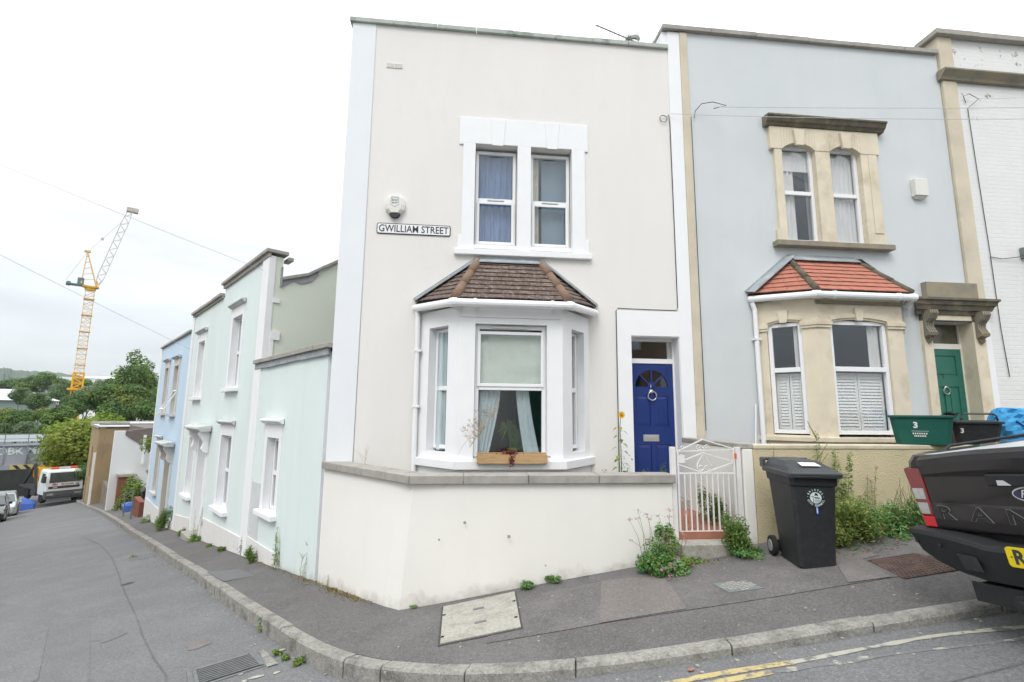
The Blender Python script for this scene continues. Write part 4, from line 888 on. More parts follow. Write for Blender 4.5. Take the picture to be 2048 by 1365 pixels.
# bay two
P2 = [(6.47, 0), (7.06, -.6), (8.445, -.6), (9.0, 0)]
b2, T2 = bay(h2, P2, .6, 3.50, [[(.16, .64, 1.45, 3.16)], [(.20, 1.13, 1.40, 3.16)], [(.16, .64, 1.45, 3.16)]], 'stone', t=.14)
for T, Ln, ho in ((T2[0][0], T2[0][1], (.16, .64)), (T2[1][0], T2[1][1], (.20, 1.13)), (T2[2][0], T2[2][1], (.16, .64))):
    pass
def rot_mb(src, T): src.v = [tuple(T @ Vector(v)) for v in src.v]; return src
for idx, (T, Ln) in enumerate(T2):
    ho = (.20, 1.13) if idx == 1 else (.16, .64)
    m1 = MB(); mh = MB()
    # spandrels lower the square head to a segmental arch
    w = ho[1] - ho[0]; rise = .05 if idx == 1 else .04; R = (w * w / 4 + rise * rise) / (2 * rise); cx = (ho[0] + ho[1]) / 2; cz = 3.158 - R
    n = 12
    for k in range(n):
        a = ho[0] + w * k / n; b = ho[0] + w * (k + 1) / n; za = cz + math.sqrt(R * R - (a - cx) ** 2); zb = cz + math.sqrt(R * R - (b - cx) ** 2)
        m1.prism([(a, .003, za), (b, .003, zb), (b, .003, 3.161), (a, .003, 3.161)], (0, .1, 0))
        o_ = .055; m1.prism([(a, -.018, za + .03), (b, -.018, zb + .03), (b, -.018, zb + .03 + o_), (a, -.018, za + .03 + o_)], (0, .0175, 0))
    m1.prism([(cx - .07, -.001, 3.33), (cx + .07, -.001, 3.33), (cx + .05, -.001, 3.14), (cx - .05, -.001, 3.14)], (0, -.035, 0))
    # capitals
    for a, b in ((0, ho[0] + .004), (ho[1] - .004, Ln)): m1.box(a - .012, b + .012, -.022, -.0005, 3.03, 3.07); m1.box(a - .02, b + .02, -.035, -.0005, 3.07, 3.12); m1.box(a - .012, b + .012, -.022, -.0005, 3.12, 3.145)
    rot_mb(m1, T); m1.build('arch_moulding', M['stone'], b2, bevel=.004)
    window(b2, ho[0] + .004, ho[1] - .004, 1.47, 3.14, .035, rails=(2.42,), w=.058, T=T)
    mc_ = MB(); drape(mc_, ho[1] - (.24 if idx == 1 else .14), ho[1] - .06, 2.44, 3.10, .12, .06, .012, T=T); top(mc_, 'curtain', M['fabricw'], f"white curtain strip in the upper {('narrow left', 'broad front', 'narrow right')[idx]} light of the stone bay", 'curtain', smooth=True)
    # shutters in the lower half
    m3 = MB(); a, b = ho[0] + .06, ho[1] - .06; half = (a + b) / 2
    for p, q_ in ((a, half - .004), (half + .004, b)):
        m3.box(p, p + .035, .125, .145, 1.53, 2.37); m3.box(q_ - .035, q_, .125, .145, 1.53, 2.37); m3.box(p + .035, q_ - .035, .125, .145, 1.53, 1.57); m3.box(p + .035, q_ - .035, .125, .145, 2.33, 2.37); m3.box(p + .03, q_ - .03, .142, .146, 1.56, 2.34)
        z = 1.59
        while z < 2.31: m3.prism([(p + .035, .122, z), (p + .035, .142, z + .048), (p + .035, .148, z + .048), (p + .035, .128, z)], (q_ - p - .07, 0, 0)); z += .046
    rot_mb(m3, T); w_ = ('narrow left side light', 'broad front light', 'narrow right side light')[idx]
    top(m3, 'shutter', M['shutter'], f'white louvred shutters across the lower {w_} of the stone bay', 'shutter', 'louvred window shutters')
bay_sill(P2, .07, 1.36, 1.43, 'stone', b2); bay_sill(P2, .02, .5, 1.36, 'stone', b2, 'apron')
bay_roof(b2, [(6.37, 0, 3.64), (6.99, -.72, 3.56), (8.51, -.72, 3.56), (9.10, 0, 3.64)], [(7.10, 0, 4.26), (8.27, 0, 4.26)], 8, 'tiler', 'hipr', .19, .16)
gutter(b2, [(6.38, -.02, 3.56), (6.97, -.75, 3.49), (8.53, -.75, 3.49), (9.08, -.08, 3.56)], .052)
boxpart('fascia', 'stonegrey', b2, (7.05, 8.455, -.63, -.6005, 3.385, 3.44), bevel=.004)
mb = MB(); mb.tube([(6.40, -.06, 3.5), (6.44, -.06, 3.38), (6.45, -.06, .8)], .036, 12); mb.tube([(6.36, -.05, 1.9), (6.30, -.05, .9)], .014, 8); mb.box(6.39, 6.5, -.1, 0, 2.9, 2.93); mb.build('downpipe', M['upvc'], h2)
# grey house door
boxpart('door_pilaster', 'stone', h2, (9.34, 9.5, -.05, .2, .7, 3.3), bevel=.006); boxpart('door_pilaster', 'stone', h2, (10.26, 10.47, -.05, .2, .7, 3.3), bevel=.006)
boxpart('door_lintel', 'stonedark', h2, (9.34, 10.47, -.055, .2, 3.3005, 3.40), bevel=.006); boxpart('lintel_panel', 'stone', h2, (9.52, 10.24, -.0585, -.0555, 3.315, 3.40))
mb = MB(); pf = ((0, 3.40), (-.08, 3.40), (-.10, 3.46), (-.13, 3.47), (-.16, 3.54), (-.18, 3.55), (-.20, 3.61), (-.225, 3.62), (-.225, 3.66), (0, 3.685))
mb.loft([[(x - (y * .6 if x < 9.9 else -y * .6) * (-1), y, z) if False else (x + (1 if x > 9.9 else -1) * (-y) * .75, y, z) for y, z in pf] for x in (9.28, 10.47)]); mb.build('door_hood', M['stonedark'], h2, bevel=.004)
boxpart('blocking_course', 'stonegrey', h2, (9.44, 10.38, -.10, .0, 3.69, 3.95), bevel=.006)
for c in (9.42, 10.365):
    mb = MB(); S_ = [(-.06, 3.455), (-.20, 3.455), (-.21, 3.40), (-.17, 3.32), (-.11, 3.26), (-.10, 3.20), (-.13, 3.14), (-.16, 3.09), (-.15, 3.05), (-.10, 3.04), (-.06, 3.02)]
    mb.loft([[(x, y, z) for y, z in S_] for x in (c - .075, c + .075)]); mb.tube([(c, -.05, 3.03), (c, -.075, 2.98), (c, -.055, 2.93)], [.07, .05, .02], 10)
    for dx in (-.04, 0, .04): mb.tube([(c + dx, y - .004, z) for y, z in S_[1:10]], .012, 6)
    mb.build('bracket', M['stonegrey'], h2, bevel=.004)
mb = MB(); y = .19; dx0, dx1 = 9.56, 10.235; pan = [(9.66, 10.13, 2.42, 2.76), (9.66, 9.86, 1.30, 2.24), (9.94, 10.13, 1.30, 2.24)]
holed(mb, dx0, dx1, .88, 2.87, pan, y, .014); mb.box(dx0, dx1, y + .0145, y + .045, .88, 2.87)
for a, b, c, d in pan: mb.box(a + .03, b - .03, y + .006, y + .0143, c + .03, d - .03)
dr2 = mb.build('door', M['doogreen'], h2, bevel=.003)
mb = MB(); mb.tube([(9.88 + .06 * math.sin(t), y - .02, 2.17 + .06 * math.cos(t)) for t in np.linspace(0, 6.283, 22)], .008, 6, cap=False); mb.lathe([(0, 0), (.02, 0), (.02, -.02), (0, -.02)], (9.88, y, 2.23), 'Y', 10); mb.build('knocker', M['chrome'], dr2, smooth=True)
mb = MB(); text_in(mb, '3', .10, Matrix.Translation((9.86, y - .002, 2.50 - .09)) @ FACE); mb.build('door_number', M['ink'], dr2)
boxpart('door_frame', 'upvc_old', h2, (9.50, 9.56, .18, .25, .88, 3.29), (10.235, 10.26, .18, .25, .88, 3.29), (9.56, 10.235, .18, .25, 2.87, 2.96), bevel=.003)
boxpart('fanlight', mat('olive_glass', (.10, .09, .06), .15, .15, 3, spec=.6), h2, (9.56, 10.235, .21, .216, 2.96, 3.29))
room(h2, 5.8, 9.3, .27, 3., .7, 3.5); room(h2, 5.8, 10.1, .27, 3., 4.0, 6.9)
mb = MB(); mb.box(9.46, 9.70, -.10, 0, 5.46, 5.77); mb.loft([[(9.47, 0, 5.455), (9.69, 0, 5.455), (9.69, -.09, 5.455), (9.47, -.09, 5.455)], [(9.52, 0, 5.42), (9.64, 0, 5.42), (9.64, -.05, 5.42), (9.52, -.05, 5.42)]]); o = top(mb, 'alarm_box', M['upvc_old'], 'plain cream alarm box high on the pale grey wall', 'alarm box', bevel=.012)
cable('cable', [(5.60, -.03, 6.62), (5.62, -.05, 6.74), (5.70, -.12, 6.83), (5.85, -.2, 6.82), (6.05, -.25, 6.74), (5.86, -.2, 6.70)], .006, 'wire', 'short black cable looping off the left edge of the grey house')
cable('cable', [(5.55, -.035, 6.65), (5.552, -.035, 5.), (5.55, -.035, 3.), (5.55, -.035, 1.5)], .005, 'wire', 'black cable running down the pale stone pier beside the grey wall')

# ================================================================== HOUSE THREE (white brick)
h3 = thing('terraced_house', Vector((O.x, O.y, 0)), FRONT_ROT, 'white painted brick terraced house with stone string course at the right edge', 'house', 'terraced houses on the front street')
mb = MB(); holed(mb, 10.5, 15.4, .2, 8.57, [(12.9, 13.5, 4.9, 6.5), (13.7, 14.3, 4.9, 6.5), (12.6, 14.4, 1.8, 3.8)], -.012, .27); mb.build('wall', M['brickw'], h3)
boxpart('side_wall', 'stonegrey', h3, (10.28, 10.5, .3, 5., 7.6, 8.55), (10.3, 15.4, 8.1, 8.3, .2, 8.3)); boxpart('roof', 'roofdark', h3, (10.5, 15.4, .3, 8.1, 7.9, 7.95))
mb = MB(); mb.box(10.29, 10.565, -.05, .25, 3.7, 7.70); mb.box(10.29, 10.565, -.05, .25, 7.88, 8.57); mb.build('pier', M['stonepale'], h3, bevel=.006)
boxpart('pier_base', 'white', h3, (10.474, 10.60, -.03, -.0125, .2, 3.69))
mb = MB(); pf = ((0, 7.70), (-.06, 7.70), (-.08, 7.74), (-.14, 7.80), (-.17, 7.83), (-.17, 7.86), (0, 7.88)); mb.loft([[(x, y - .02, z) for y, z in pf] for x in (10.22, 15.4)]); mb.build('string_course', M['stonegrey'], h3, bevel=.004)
mb = MB(); cop_run(mb, 10.2, 15.4, -.13, .3, 8.573, 8.67, .9, .006); mb.box(10.2, 10.54, .3, 5., 8.573, 8.66); mb.build('coping', M['coping'], h3, bevel=.006)
for a, b, c, d in ((12.9, 13.5, 4.9, 6.5), (13.7, 14.3, 4.9, 6.5), (12.6, 14.4, 1.8, 3.8)): window(h3, a, b, c, d, .1, rails=((c + d) / 2,), w=.05)
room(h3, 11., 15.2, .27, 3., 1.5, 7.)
cable('cable', [(10.72, -.03, 7.3), (10.66, -.05, 7.42), (10.75, -.08, 7.45), (10.9, -.1, 7.35), (10.74, -.03, 7.2), (10.76, -.03, 6.0), (10.79, -.03, 4.6), (10.8, -.03, 3.2), (10.84, -.03, 2.4)], .006, 'wire', 'black cable running down the white brick wall beside the stone pier')
cable('cable', [(10.79, -.03, 4.45), (11.0, -.04, 4.42), (11.3, -.06, 4.46), (11.42, -.1, 4.52)], .006, 'wire', 'short cable crossing the white brick wall to the satellite dish')
sdi = thing('satellite_dish', Wp(11.6, .35, 4.55), FRONT_ROT, 'grey satellite dish bracketed on the white brick wall', 'satellite dish')
mb = MB(); mb.lathe([(.0, .0), (.14, .02), (.26, .07), (.27, .07), (.27, .08), (.14, .035), (0, .02)], (0, 0, 0), 'X', 20); o = mb.build('dish', M['dish'], sdi); o.rotation_euler = (0, rad(-15), rad(28))
mb = MB(); mb.bar((-.02, .05, 0), (-.16, .33, -.02), .05); mb.box(-.22, -.1, .27, .335, -.10, .08); mb.tube([(0, 0, -.24), (.3, -.15, -.2)], .012, 6); mb.build('bracket', M['dish'], sdi)

# ================================================================== FRONT GARDEN WALLS, GATE, PATH
gw = thing('garden_wall', Vector((O.x, O.y, 0)), FRONT_ROT, 'cream rendered garden wall turning the corner below the brown bay', 'wall')
WL = 1.65; t_ = .2; 
def loc2(p): q = p - FL; return Vector((q.dot(DU), -q.dot(NF), p.z if hasattr(p, 'z') else 0))
v0 = loc2(Sp(.02, 0, 0)); cw = loc2(Sp(-2.05, 0, 0)); v0i = loc2(Sp(.02, -.2, 0))
# corner: battered outwards a little at the foot
cx_, cy_ = 1.225, -WL
def wall_ring(z, bat):
    return [(v0.x, v0.y, z), (1.335 - bat, -WL - bat * .1, z), (4.285, -WL - bat * .1, z), (4.285, -WL + t_, z), (1.47, -WL + t_, z), (v0i.x + .05, v0i.y, z)]
def wr2(z, bat):
    R0 = wall_ring(z, bat); a, b, c = Vector(R0[0]), Vector(R0[1]), Vector(R0[2]); out = [a.lerp(b, k / 8) for k in range(8)]; out += [b.lerp(c, k / 8) for k in range(9)]
    i_ = 8; pa, pc = out[7].lerp(out[8], .75), out[8].lerp(out[9], .25); out[8] = (pa + pc + out[8] * 2) / 4
    return out + [Vector(v) for v in R0[3:]]
rings = [wr2(-.75 + 1.7 * k / 14, .135 * (1 - k / 14) ** 1.15) for k in range(15)]
mb = MB(); mb.loft(rings); mb.build('wall', M['cream_low'], gw)
bm_ = MB()
def cop_slab(p, q_, r_, s_, z0=.952, z1=1.045): bm_.prism([(*p, z0), (*q_, z0), (*r_, z0), (*s_, z0)], (0, 0, z1 - z0))
ov = .05
# side run: four slabs from the house corner to the street corner
a0 = Vector((v0.x, v0.y)); a1 = Vector((1.335, -WL)); dd = (a1 - a0).normalized(); nn_ = Vector((dd.y, -dd.x)) * -1
nn_ = Vector((-dd.y, dd.x)); nn_ = nn_ if nn_.x > 0 else -nn_
tt = [0, .26, .52, .78, 1.]
for k in range(4):
    s0 = a0.lerp(a1, tt[k]) + dd * .003; s1 = a0.lerp(a1, tt[k + 1]) - dd * .003
    if k == 3: o1 = Vector((1.305, -WL - ov)); i1_ = Vector((1.47, -WL + .24))
    else: o1 = s1 - nn_ * ov; i1_ = s1 + nn_ * .24
    cop_slab(s0 - nn_ * ov, o1, i1_, s0 + nn_ * .24)
xs_ = [1.311, 1.9, 2.62, 3.42, 4.32]
for a, b in zip(xs_[:-1], xs_[1:]): cop_slab((a, -WL - ov), (b - .006, -WL - ov), (b - .006, -WL + .24), ((a if a > 1.4 else 1.476), -WL + .24))
bm_.build('coping', M['coping'], gw, bevel=.008)
for u, z, r_ in ((2.02, .55, .018), (1.75, .38, .012), (2.5, .40, .02), (2.9, .1, .010)):
    m_ = MB(); m_.lathe([(0, 0), (r_, 0), (r_ * .8, -.002), (0, -.002)], (u - .1, -WL - .06 + (z + .1) * .06 - .028, z), 'Y', 7); m_.build('paint_chip', M['coping'], gw)
# front garden ground and path
boxpart('garden_path', 'terracotta', None, (4.286, 5.155, -1.62, -.22, .30, .40)).matrix_world = FT; struct(bpy.data.objects['garden_path'])
m_ = MB(); m_.prism([(.3, -.05, .1), (1.55, -1.46, .1), (4.285, -1.46, .1), (4.285, -.0, .1)], (0, 0, .26)); o = m_.build('garden_soil', M['soil'], None); o.matrix_world = FT; struct(o)
m_ = MB(); m_.box(4.286, 5.16, -1.86, -1.622, -.1, .32); o = m_.build('front_step', M['concrete'], None, bevel=.012); o.matrix_world = FT; tag(o, 'worn concrete step in front of the white garden gate', 'step')
m_ = MB(); m_.box(4.30, 5.15, -1.62, -1.56, .3, .408); 
# grey house front wall (roughcast) and white return wall
g2 = thing('garden_wall', Vector((O.x, O.y, 0)), FRONT_ROT, 'yellowish roughcast garden wall behind the wheelie bin', 'wall')
boxpart('wall', 'dash', g2, (5.295, 14.5, -1.65, -1.42, -.2, 1.33))
mb = MB(); cop_run(mb, 5.30, 14.5, -1.66, -1.40, 1.3305, 1.385, 2.4, .002, .002); mb.build('coping', mat('smooth_cream_coping', (.60, .54, .41), .9, .1, 4, .3, 60, col2=(.40, .37, .27), c2=(.5, .7), c2scale=3), g2, bevel=.012)
g3 = thing('garden_wall', Vector((O.x, O.y, 0)), FRONT_ROT, 'white painted wall running back from the gate to the stone pier', 'wall')
mb = MB(); mb.box(5.165, 5.29, -1.655, .0, -.1, 1.33); mb.build('wall', M['cream_low'], g3, bevel=.01)
mb = MB(); mb.box(5.155, 5.30, -1.65, -.035, 1.3315, 1.395); mb.build('coping', M['concrete'], g3, bevel=.01)
boxpart('garden_soil', 'soil', None, (5.3, 14.5, -1.41, -.01, .4, .86)).matrix_world = FT; struct(bpy.data.objects['garden_soil.001'])
# gate
gt = thing('garden_gate', Wp(0, 0, 0), FRONT_ROT, 'white painted iron garden gate with scrollwork and rust spots', 'gate')
yg = -1.60; mb = MB()
def gb(p, q_, w=.014): mb.bar((p[0], yg, p[1]), (q_[0], yg, q_[1]), w)
x0, x1 = 4.385, 5.075
gb((x0, .385), (x0, 1.30), .022); gb((x1, .385), (x1, 1.335), .022); gb((x0, .395), (x1, .395), .022); gb((x0, 1.05), (x1, 1.05), .018)
gb((x0, 1.30), (4.70, 1.44), .014); gb((4.70, 1.44), (x1, 1.335), .014); gb((x0, 1.30), (x1, 1.325), .012); gb((x0, 1.17), (4.70, 1.285), .013); gb((4.70, 1.285), (x1, 1.185), .012); gb((x0, 1.155), (4.70, 1.052), .013); gb((4.70, 1.052), (x1, 1.175), .014)
gb((4.70, 1.27), (4.62, 1.15), .010); gb((4.70, 1.27), (4.80, 1.13), .010)
mb.build('frame', M['gatepaint'], gt)
for k in range(9):
    mb = MB(); x = x0 + .075 + k * .0675; gb((x, .40), (x, 1.045), .015); mb.build('bar', M['gatepaint'], gt)
def scroll(cx, cz, r, s=1, a0=0, turns=1.3, flip=1):
    return [(cx + s * (r * (1 - .75 * t)) * math.cos(a0 + flip * t * turns * 2 * math.pi), yg, cz + (r * (1 - .75 * t)) * math.sin(a0 + flip * t * turns * 2 * math.pi)) for t in np.linspace(0, 1, 22)]
mb = MB()
for s in (-1, 1):
    mb.tube(scroll(4.70 + s * .045, 1.35, .045, s, 3.1), .006, 6); mb.tube(scroll(4.70 + s * .04, 1.115, .04, s, 0., 1.2, -1), .006, 6); mb.tube(scroll(4.70 + s * .02, 1.30, .02, s, 3.1), .004, 6)
mb.tube(scroll(4.44, 1.345, .03, 1, 4.4, .8), .006, 6); mb.tube(scroll(4.45, 1.235, .035, 1, 2., .9), .006, 6); mb.tube([(4.62, yg, 1.15), (4.62, yg, 1.10), (4.66, yg, 1.07), (4.70, yg, 1.10)], .006, 6)
mb.build('scrollwork', M['gatepaint'], gt, smooth=True)
mb = MB(); mb.box(4.385, 4.47, yg - .012, yg + .012, 1.17, 1.26); mb.build('latch', M['gatepaint'], gt)
for x, nm in ((4.325, 'gatepost to the left of the white gate behind the coping end'), (5.125, 'gatepost to the right of the white gate against the white wall')):
    m_ = MB(); m_.box(x - .028, x + .028, yg - .03, yg + .03, .3, 1.352); o = m_.build('gate_post', M['gatepaint'], None, bevel=.003); o.matrix_world = FT; tag(o, 'slim white ' + nm, 'gate post', 'posts of the garden gate')
mb = MB(); mb.box(5.082, 5.098, yg - .035, yg + .01, 1.22, 1.28); mb.build('hinge', M['orange'], gt)
# ================================================================== SIDE STREET HOUSES
SO = Vector((O.x, O.y, 0)); ST = Matrix.Translation(SO) @ Matrix.Rotation(SIDE_ROT, 4, 'Z')
def gside(v): p = Sp(v, 0, 0); return gz(p.x)
# low rear extension of the corner house
ex = thing('house_extension', SO, SIDE_ROT, 'low single storey mint extension joined to the back of the cream house', 'house')
mb = MB(); holed(mb, -3.33, -.12, -1.2, 2.60, [(-2.60, -1.98, .045, 1.28)], 0, .3, rmi=1); mb.build('wall', [M['mint'], M['white']], ex)
mb = MB(); mb.poly([(-3.3, .2, 2.5), (-.2, .2, 2.5), (-.2, 3.2, 2.5), (-3.3, 3.2, 2.5)]); mb.build('roof', M['roofdark'], ex)
mb = MB(); cop_run(mb, -3.62, -.0, -.085, .36, 2.645, 2.715, .62, .006); mb.build('coping', M['coping'], ex, bevel=.006)
mb = MB(); x = -3.62
while x < -.1: e = min(-.06, x + .62); mb.box(x + .003, e - .003, -.045, .0, 2.54 + random.uniform(-.01, .01), 2.644); x += .62
mb.build('flashing', M['lead'], ex, bevel=.004)
def side_window(parent, xl, xr, z0, z1, corn=True, rail=None, depth=.135, sur='white', pr=.012, sill_w=.15, dark=False):
    """opening already in the wall; flat surround, little cornice, sill, sash"""
    mb = MB(); w = .14
    holed(mb, xl - w, xr + w, z0, z1 + .24, [(xl, xr, z0 - .1, z1)], -pr, pr - .0005)
    mb.build('window_surround', M[sur], parent, bevel=.003)
    if corn:
        mb = MB(); pf = ((0, z1 + .2405), (-.04, z1 + .2405), (-.06, z1 + .27), (-.10, z1 + .285), (-.10, z1 + .31), (0, z1 + .335))
        mb.loft([[(x, y - pr, z) for y, z in pf] for x in (xl - w - .07, xr + w + .07)]); mb.build('window_cornice', M['palehood' if dark else sur], parent, bevel=.003)
    mb = MB(); mb.box(xl - sill_w, xr + sill_w, -.11, .1, z0 - .085, z0 - .001); mb.build('window_sill', M[sur], parent, bevel=.008)
    fr = window(parent, xl + .01, xr - .01, z0 + .01, z1 - .01, depth - .02, rails=((rail or (z0 + z1) / 2),), w=.055)
    return fr
mb = MB(); 
side_window(ex, -2.60, -1.98, .045, 1.28)
boxpart('plinth', 'plinth', ex, (-3.33, -1.55, -.02, -.0005, -1.4, -.52), bevel=.006)
boxpart('grey_patch', mat('grey_paint_patch', (.58, .60, .60), .9, .04, 3), ex, (-3.33, -2.76, -.004, -.0005, -.52, .45))
room(ex, -3.2, -.5, .31, 2.4, -.3, 2.4)
# the mint two-storey house
hm = thing('terraced_house', SO, SIDE_ROT, 'mint green two storey house with white window surrounds beside the low extension', 'house', 'terraced houses down the side street')
OPS = [(-5.80, -5.02, 2.245, 3.87), (-9.42, -8.66, 2.12, 3.67), (-5.88, -5.0, -.33, 1.21), (-9.40, -8.66, -.47, 1.03), (-8.05, -7.22, -1.5, 1.16)]
mb = MB(); holed(mb, -6.87, -3.7, -2., 4.82, OPS, 0, .3, rmi=1); holed(mb, -10.5, -6.87, -2.4, 4.56, OPS, 0, .3, rmi=1); mb.build('wall', [M['mint'], M['white']], hm)
# near gable wall with its dipped parapet, across the plot
gab = [(.0, -1.), (.0, 4.80), (.24, 4.80), (.24, 4.34), (.70, 4.50), (1.45, 5.02), (4.2, 5.9), (8.0, 4.2), (8.0, -1.)]
mb = MB(); mb.prism([(-3.30, y, z) for y, z in gab], (-.28, 0, 0)); mb.build('gable_wall', M['green'], hm)
boxpart('corner_pier', 'white', hm, (-3.72, -3.285, -.03, .10, -1.6, 4.80), bevel=.006)
boxpart('quoin', 'white', hm, (-3.3, -3.275, .1, .22, 3.86, 3.94)); boxpart('quoin', 'white', hm, (-3.3, -3.27, .1, .27, 3.12, 3.29))
boxpart('quoin', 'white', hm, (-3.3, -3.275, .1, .16, 2.75, 3.12))
mb = MB(); cop_run(mb, -6.92, -3.24, -.10, .32, 4.855, 4.925, .9, .004); mb.box(-6.9, -3.27, -.05, -.0005, 4.77, 4.854); mb.box(-3.55, -3.24, .32, .42, 4.75, 4.82); mb.build('coping', M['coping'], hm, bevel=.006)
mb = MB(); cop_run(mb, -10.52, -6.93, -.10, .32, 4.60, 4.67, .9, .004); mb.box(-10.5, -6.93, -.05, -.0005, 4.54, 4.60); mb.build('coping', M['coping'], hm, bevel=.006)
mb = MB()
for (a, b), (c, d) in zip(gab[3:6], gab[4:7]):
    n = max(1, int((c - a) / .35))
    for k in range(n):
        p = (a + (c - a) * k / n, b + (d - b) * k / n); q_ = (a + (c - a) * (k + 1) / n, b + (d - b) * (k + 1) / n); j = random.uniform(0, .012)
        mb.loft([[(x, p[0], p[1] + z) for x, z in ((-3.24, 0), (-3.24, .06), (-3.64, .06), (-3.64, 0))], [(x, q_[0], q_[1] + z + j) for x, z in ((-3.24, 0), (-3.24, .06), (-3.64, .06), (-3.64, 0))]])
mb.build('gable_coping', M['coping'], hm)
mb = MB(); fl = [(.24, 4.40), (.70, 4.56), (.95, 4.72), (.95, 4.58), (.8, 4.40), (.6, 4.33), (.45, 4.36), (.3, 4.24), (.24, 4.2)]
mb.prism([(-3.292, y, z) for y, z in fl], (.012, 0, 0)); mb.box(-3.292, -3.25, .2, .235, 4.2, 4.6); mb.build('flashing', M['lead'], hm)
mb = MB(); mb.add([(-3.5, .3, 4.2), (-10.5, .3, 4.2), (-10.5, 4.2, 5.6), (-3.5, 4.2, 5.6), (-10.5, 8.2, 4.2), (-3.5, 8.2, 4.2)], [(0, 1, 2, 3), (3, 2, 4, 5)]); mb.build('roof', M['slate'], hm)
boxpart('back_wall', 'mint', hm, (-10.5, -3.58, 7.8, 8.0, -2, 4.15), (-10.5, -10.25, .3, 7.8, -2.4, 4.2))
for i, (a, b, c, d) in enumerate(OPS[:4]): side_window(hm, a, b, c, d, dark=i in (0, 1, 2))
# door with hood and scroll bracket
mb = MB(); holed(mb, -8.25, -7.0, -2.1, 1.20, [(-8.05, -7.22, -2.2, 1.16)], -.03, .0295); mb.build('door_surround', M['white'], hm, bevel=.004)
mb = MB(); mb.box(-8.05, -7.22, .30, .34, -1.5, .75); mb.box(-8.05, -7.22, .29, .35, .75, .80); mb.build('door', M['white'], hm); boxpart('fanlight', 'glass', hm, (-8.05, -7.22, .31, .315, .8, 1.16))
mb = MB(); pf = ((-.03, 1.25), (-.25, 1.25), (-.28, 1.29), (-.34, 1.31), (-.34, 1.35), (-.03, 1.40)); mb.loft([[(x, y, z) for y, z in pf] for x in (-8.42, -6.84)]); mb.build('door_hood', M['palehood'], hm, bevel=.004)
for x in (-8.19, -7.05):
    mb = MB(); S_ = [(-.03, 1.25), (-.24, 1.25), (-.25, 1.18), (-.19, 1.08), (-.14, 1.0), (-.14, .92), (-.17, .84), (-.13, .76), (-.03, .74)]; mb.loft([[(x + dx, y, z) for y, z in S_] for dx in (-.07, .07)]); mb.build('bracket', M['white'], hm, bevel=.004)
boxpart('doorstep', 'concrete', hm, (-8.1, -7.1, -.22, .3, -1.9, -1.22), bevel=.01)
mb = MB(); mb.add([(-10.4, -.025, -2.2), (-8.35, -.025, -2.2), (-8.35, -.025, -.98), (-10.4, -.025, -1.18), (-10.4, .0, -2.2), (-8.35, 0, -2.2), (-8.35, 0, -.98), (-10.4, 0, -1.18)], [(0, 1, 2, 3), (3, 2, 6, 7), (0, 3, 7, 4), (1, 5, 6, 2)])
mb.build('plinth', M['plinth'], hm); mb = MB(); mb.add([(-6.98, -.025, -2.2), (-3.72, -.025, -2.2), (-3.72, -.025, -.62), (-6.98, -.025, -.75), (-6.98, .0, -2.2), (-3.72, 0, -2.2), (-3.72, 0, -.62), (-6.98, 0, -.75)], [(0, 1, 2, 3), (3, 2, 6, 7), (0, 3, 7, 4), (1, 5, 6, 2)]); mb.build('plinth', M['plinth'], hm)
boxpart('corner_strip', 'white', hm, (-10.56, -10.34, -.03, -.0005, -2.4, 4.54), bevel=.004)
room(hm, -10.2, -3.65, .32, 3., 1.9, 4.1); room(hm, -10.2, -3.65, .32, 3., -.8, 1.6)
# blue house
hb = thing('terraced_house', SO, SIDE_ROT, 'pale blue two storey house beyond the mint one down the hill', 'house', 'terraced houses down the side street')
OPB = [(-14.85, -14.15, 1.68, 3.26), (-12.95, -12.2, 1.65, 3.22), (-14.85, -14.15, -1.02, .57), (-12.75, -11.85, -2.4, .60)]
mb = MB(); holed(mb, -16.3, -10.56, -3.2, 4.12, OPB, 0, .3, rmi=1); mb.build('wall', [M['blue'], M['palesur']], hb)
boxpart('side_wall', 'pink', hb, (-16.3, -16.02, .3, 8., -3.4, 4.1), (-16.3, -10.56, 7.8, 8., -3, 3.4)); mb = MB(); mb.add([(-10.56, .3, 3.8), (-16.2, .3, 3.8), (-16.2, 4.2, 4.9), (-10.56, 4.2, 4.9), (-16.2, 8., 3.8), (-10.56, 8., 3.8)], [(0, 1, 2, 3), (3, 2, 4, 5)]); mb.build('roof', M['slate'], hb)
mb = MB(); cop_run(mb, -16.36, -10.6, -.07, .32, 4.13, 4.19, .9, .004); mb.build('coping', M['coping'], hb)
boxpart('corner_strip', 'white', hb, (-16.33, -16.2, -.02, -.0005, -3.2, 4.12))
for i, (a, b, c, d) in enumerate(OPB[:3]): side_window(hb, a, b, c, d, sur='palesur', dark=True, pr=.03)
mb = MB(); frame_geo(mb, -12.93, -12.22, 1.72, 2.42, 0, w=.04, d=.04); o = mb.build('open_casement', M['upvc'], hb); o.location = (0, .10, 0); 
o.matrix_local = Matrix.Translation((0, .0, 2.42)) @ Matrix.Rotation(rad(-28), 4, 'X') @ Matrix.Translation((0, 0, -2.42))
mb = MB(); holed(mb, -12.95, -11.65, -2.9, .66, [(-12.75, -11.85, -3., .60)], -.05, .0495); mb.build('door_surround', M['palesur'], hb, bevel=.004)
boxpart('door', 'ink', hb, (-12.75, -11.85, .22, .26, -2.4, .60))
mb = MB(); pf = ((-.05, .66), (-.27, .66), (-.36, .72), (-.36, .76), (-.05, .80)); mb.loft([[(x, y, z) for y, z in pf] for x in (-13.1, -11.45)]); mb.build('door_hood', M['palehood'], hb)
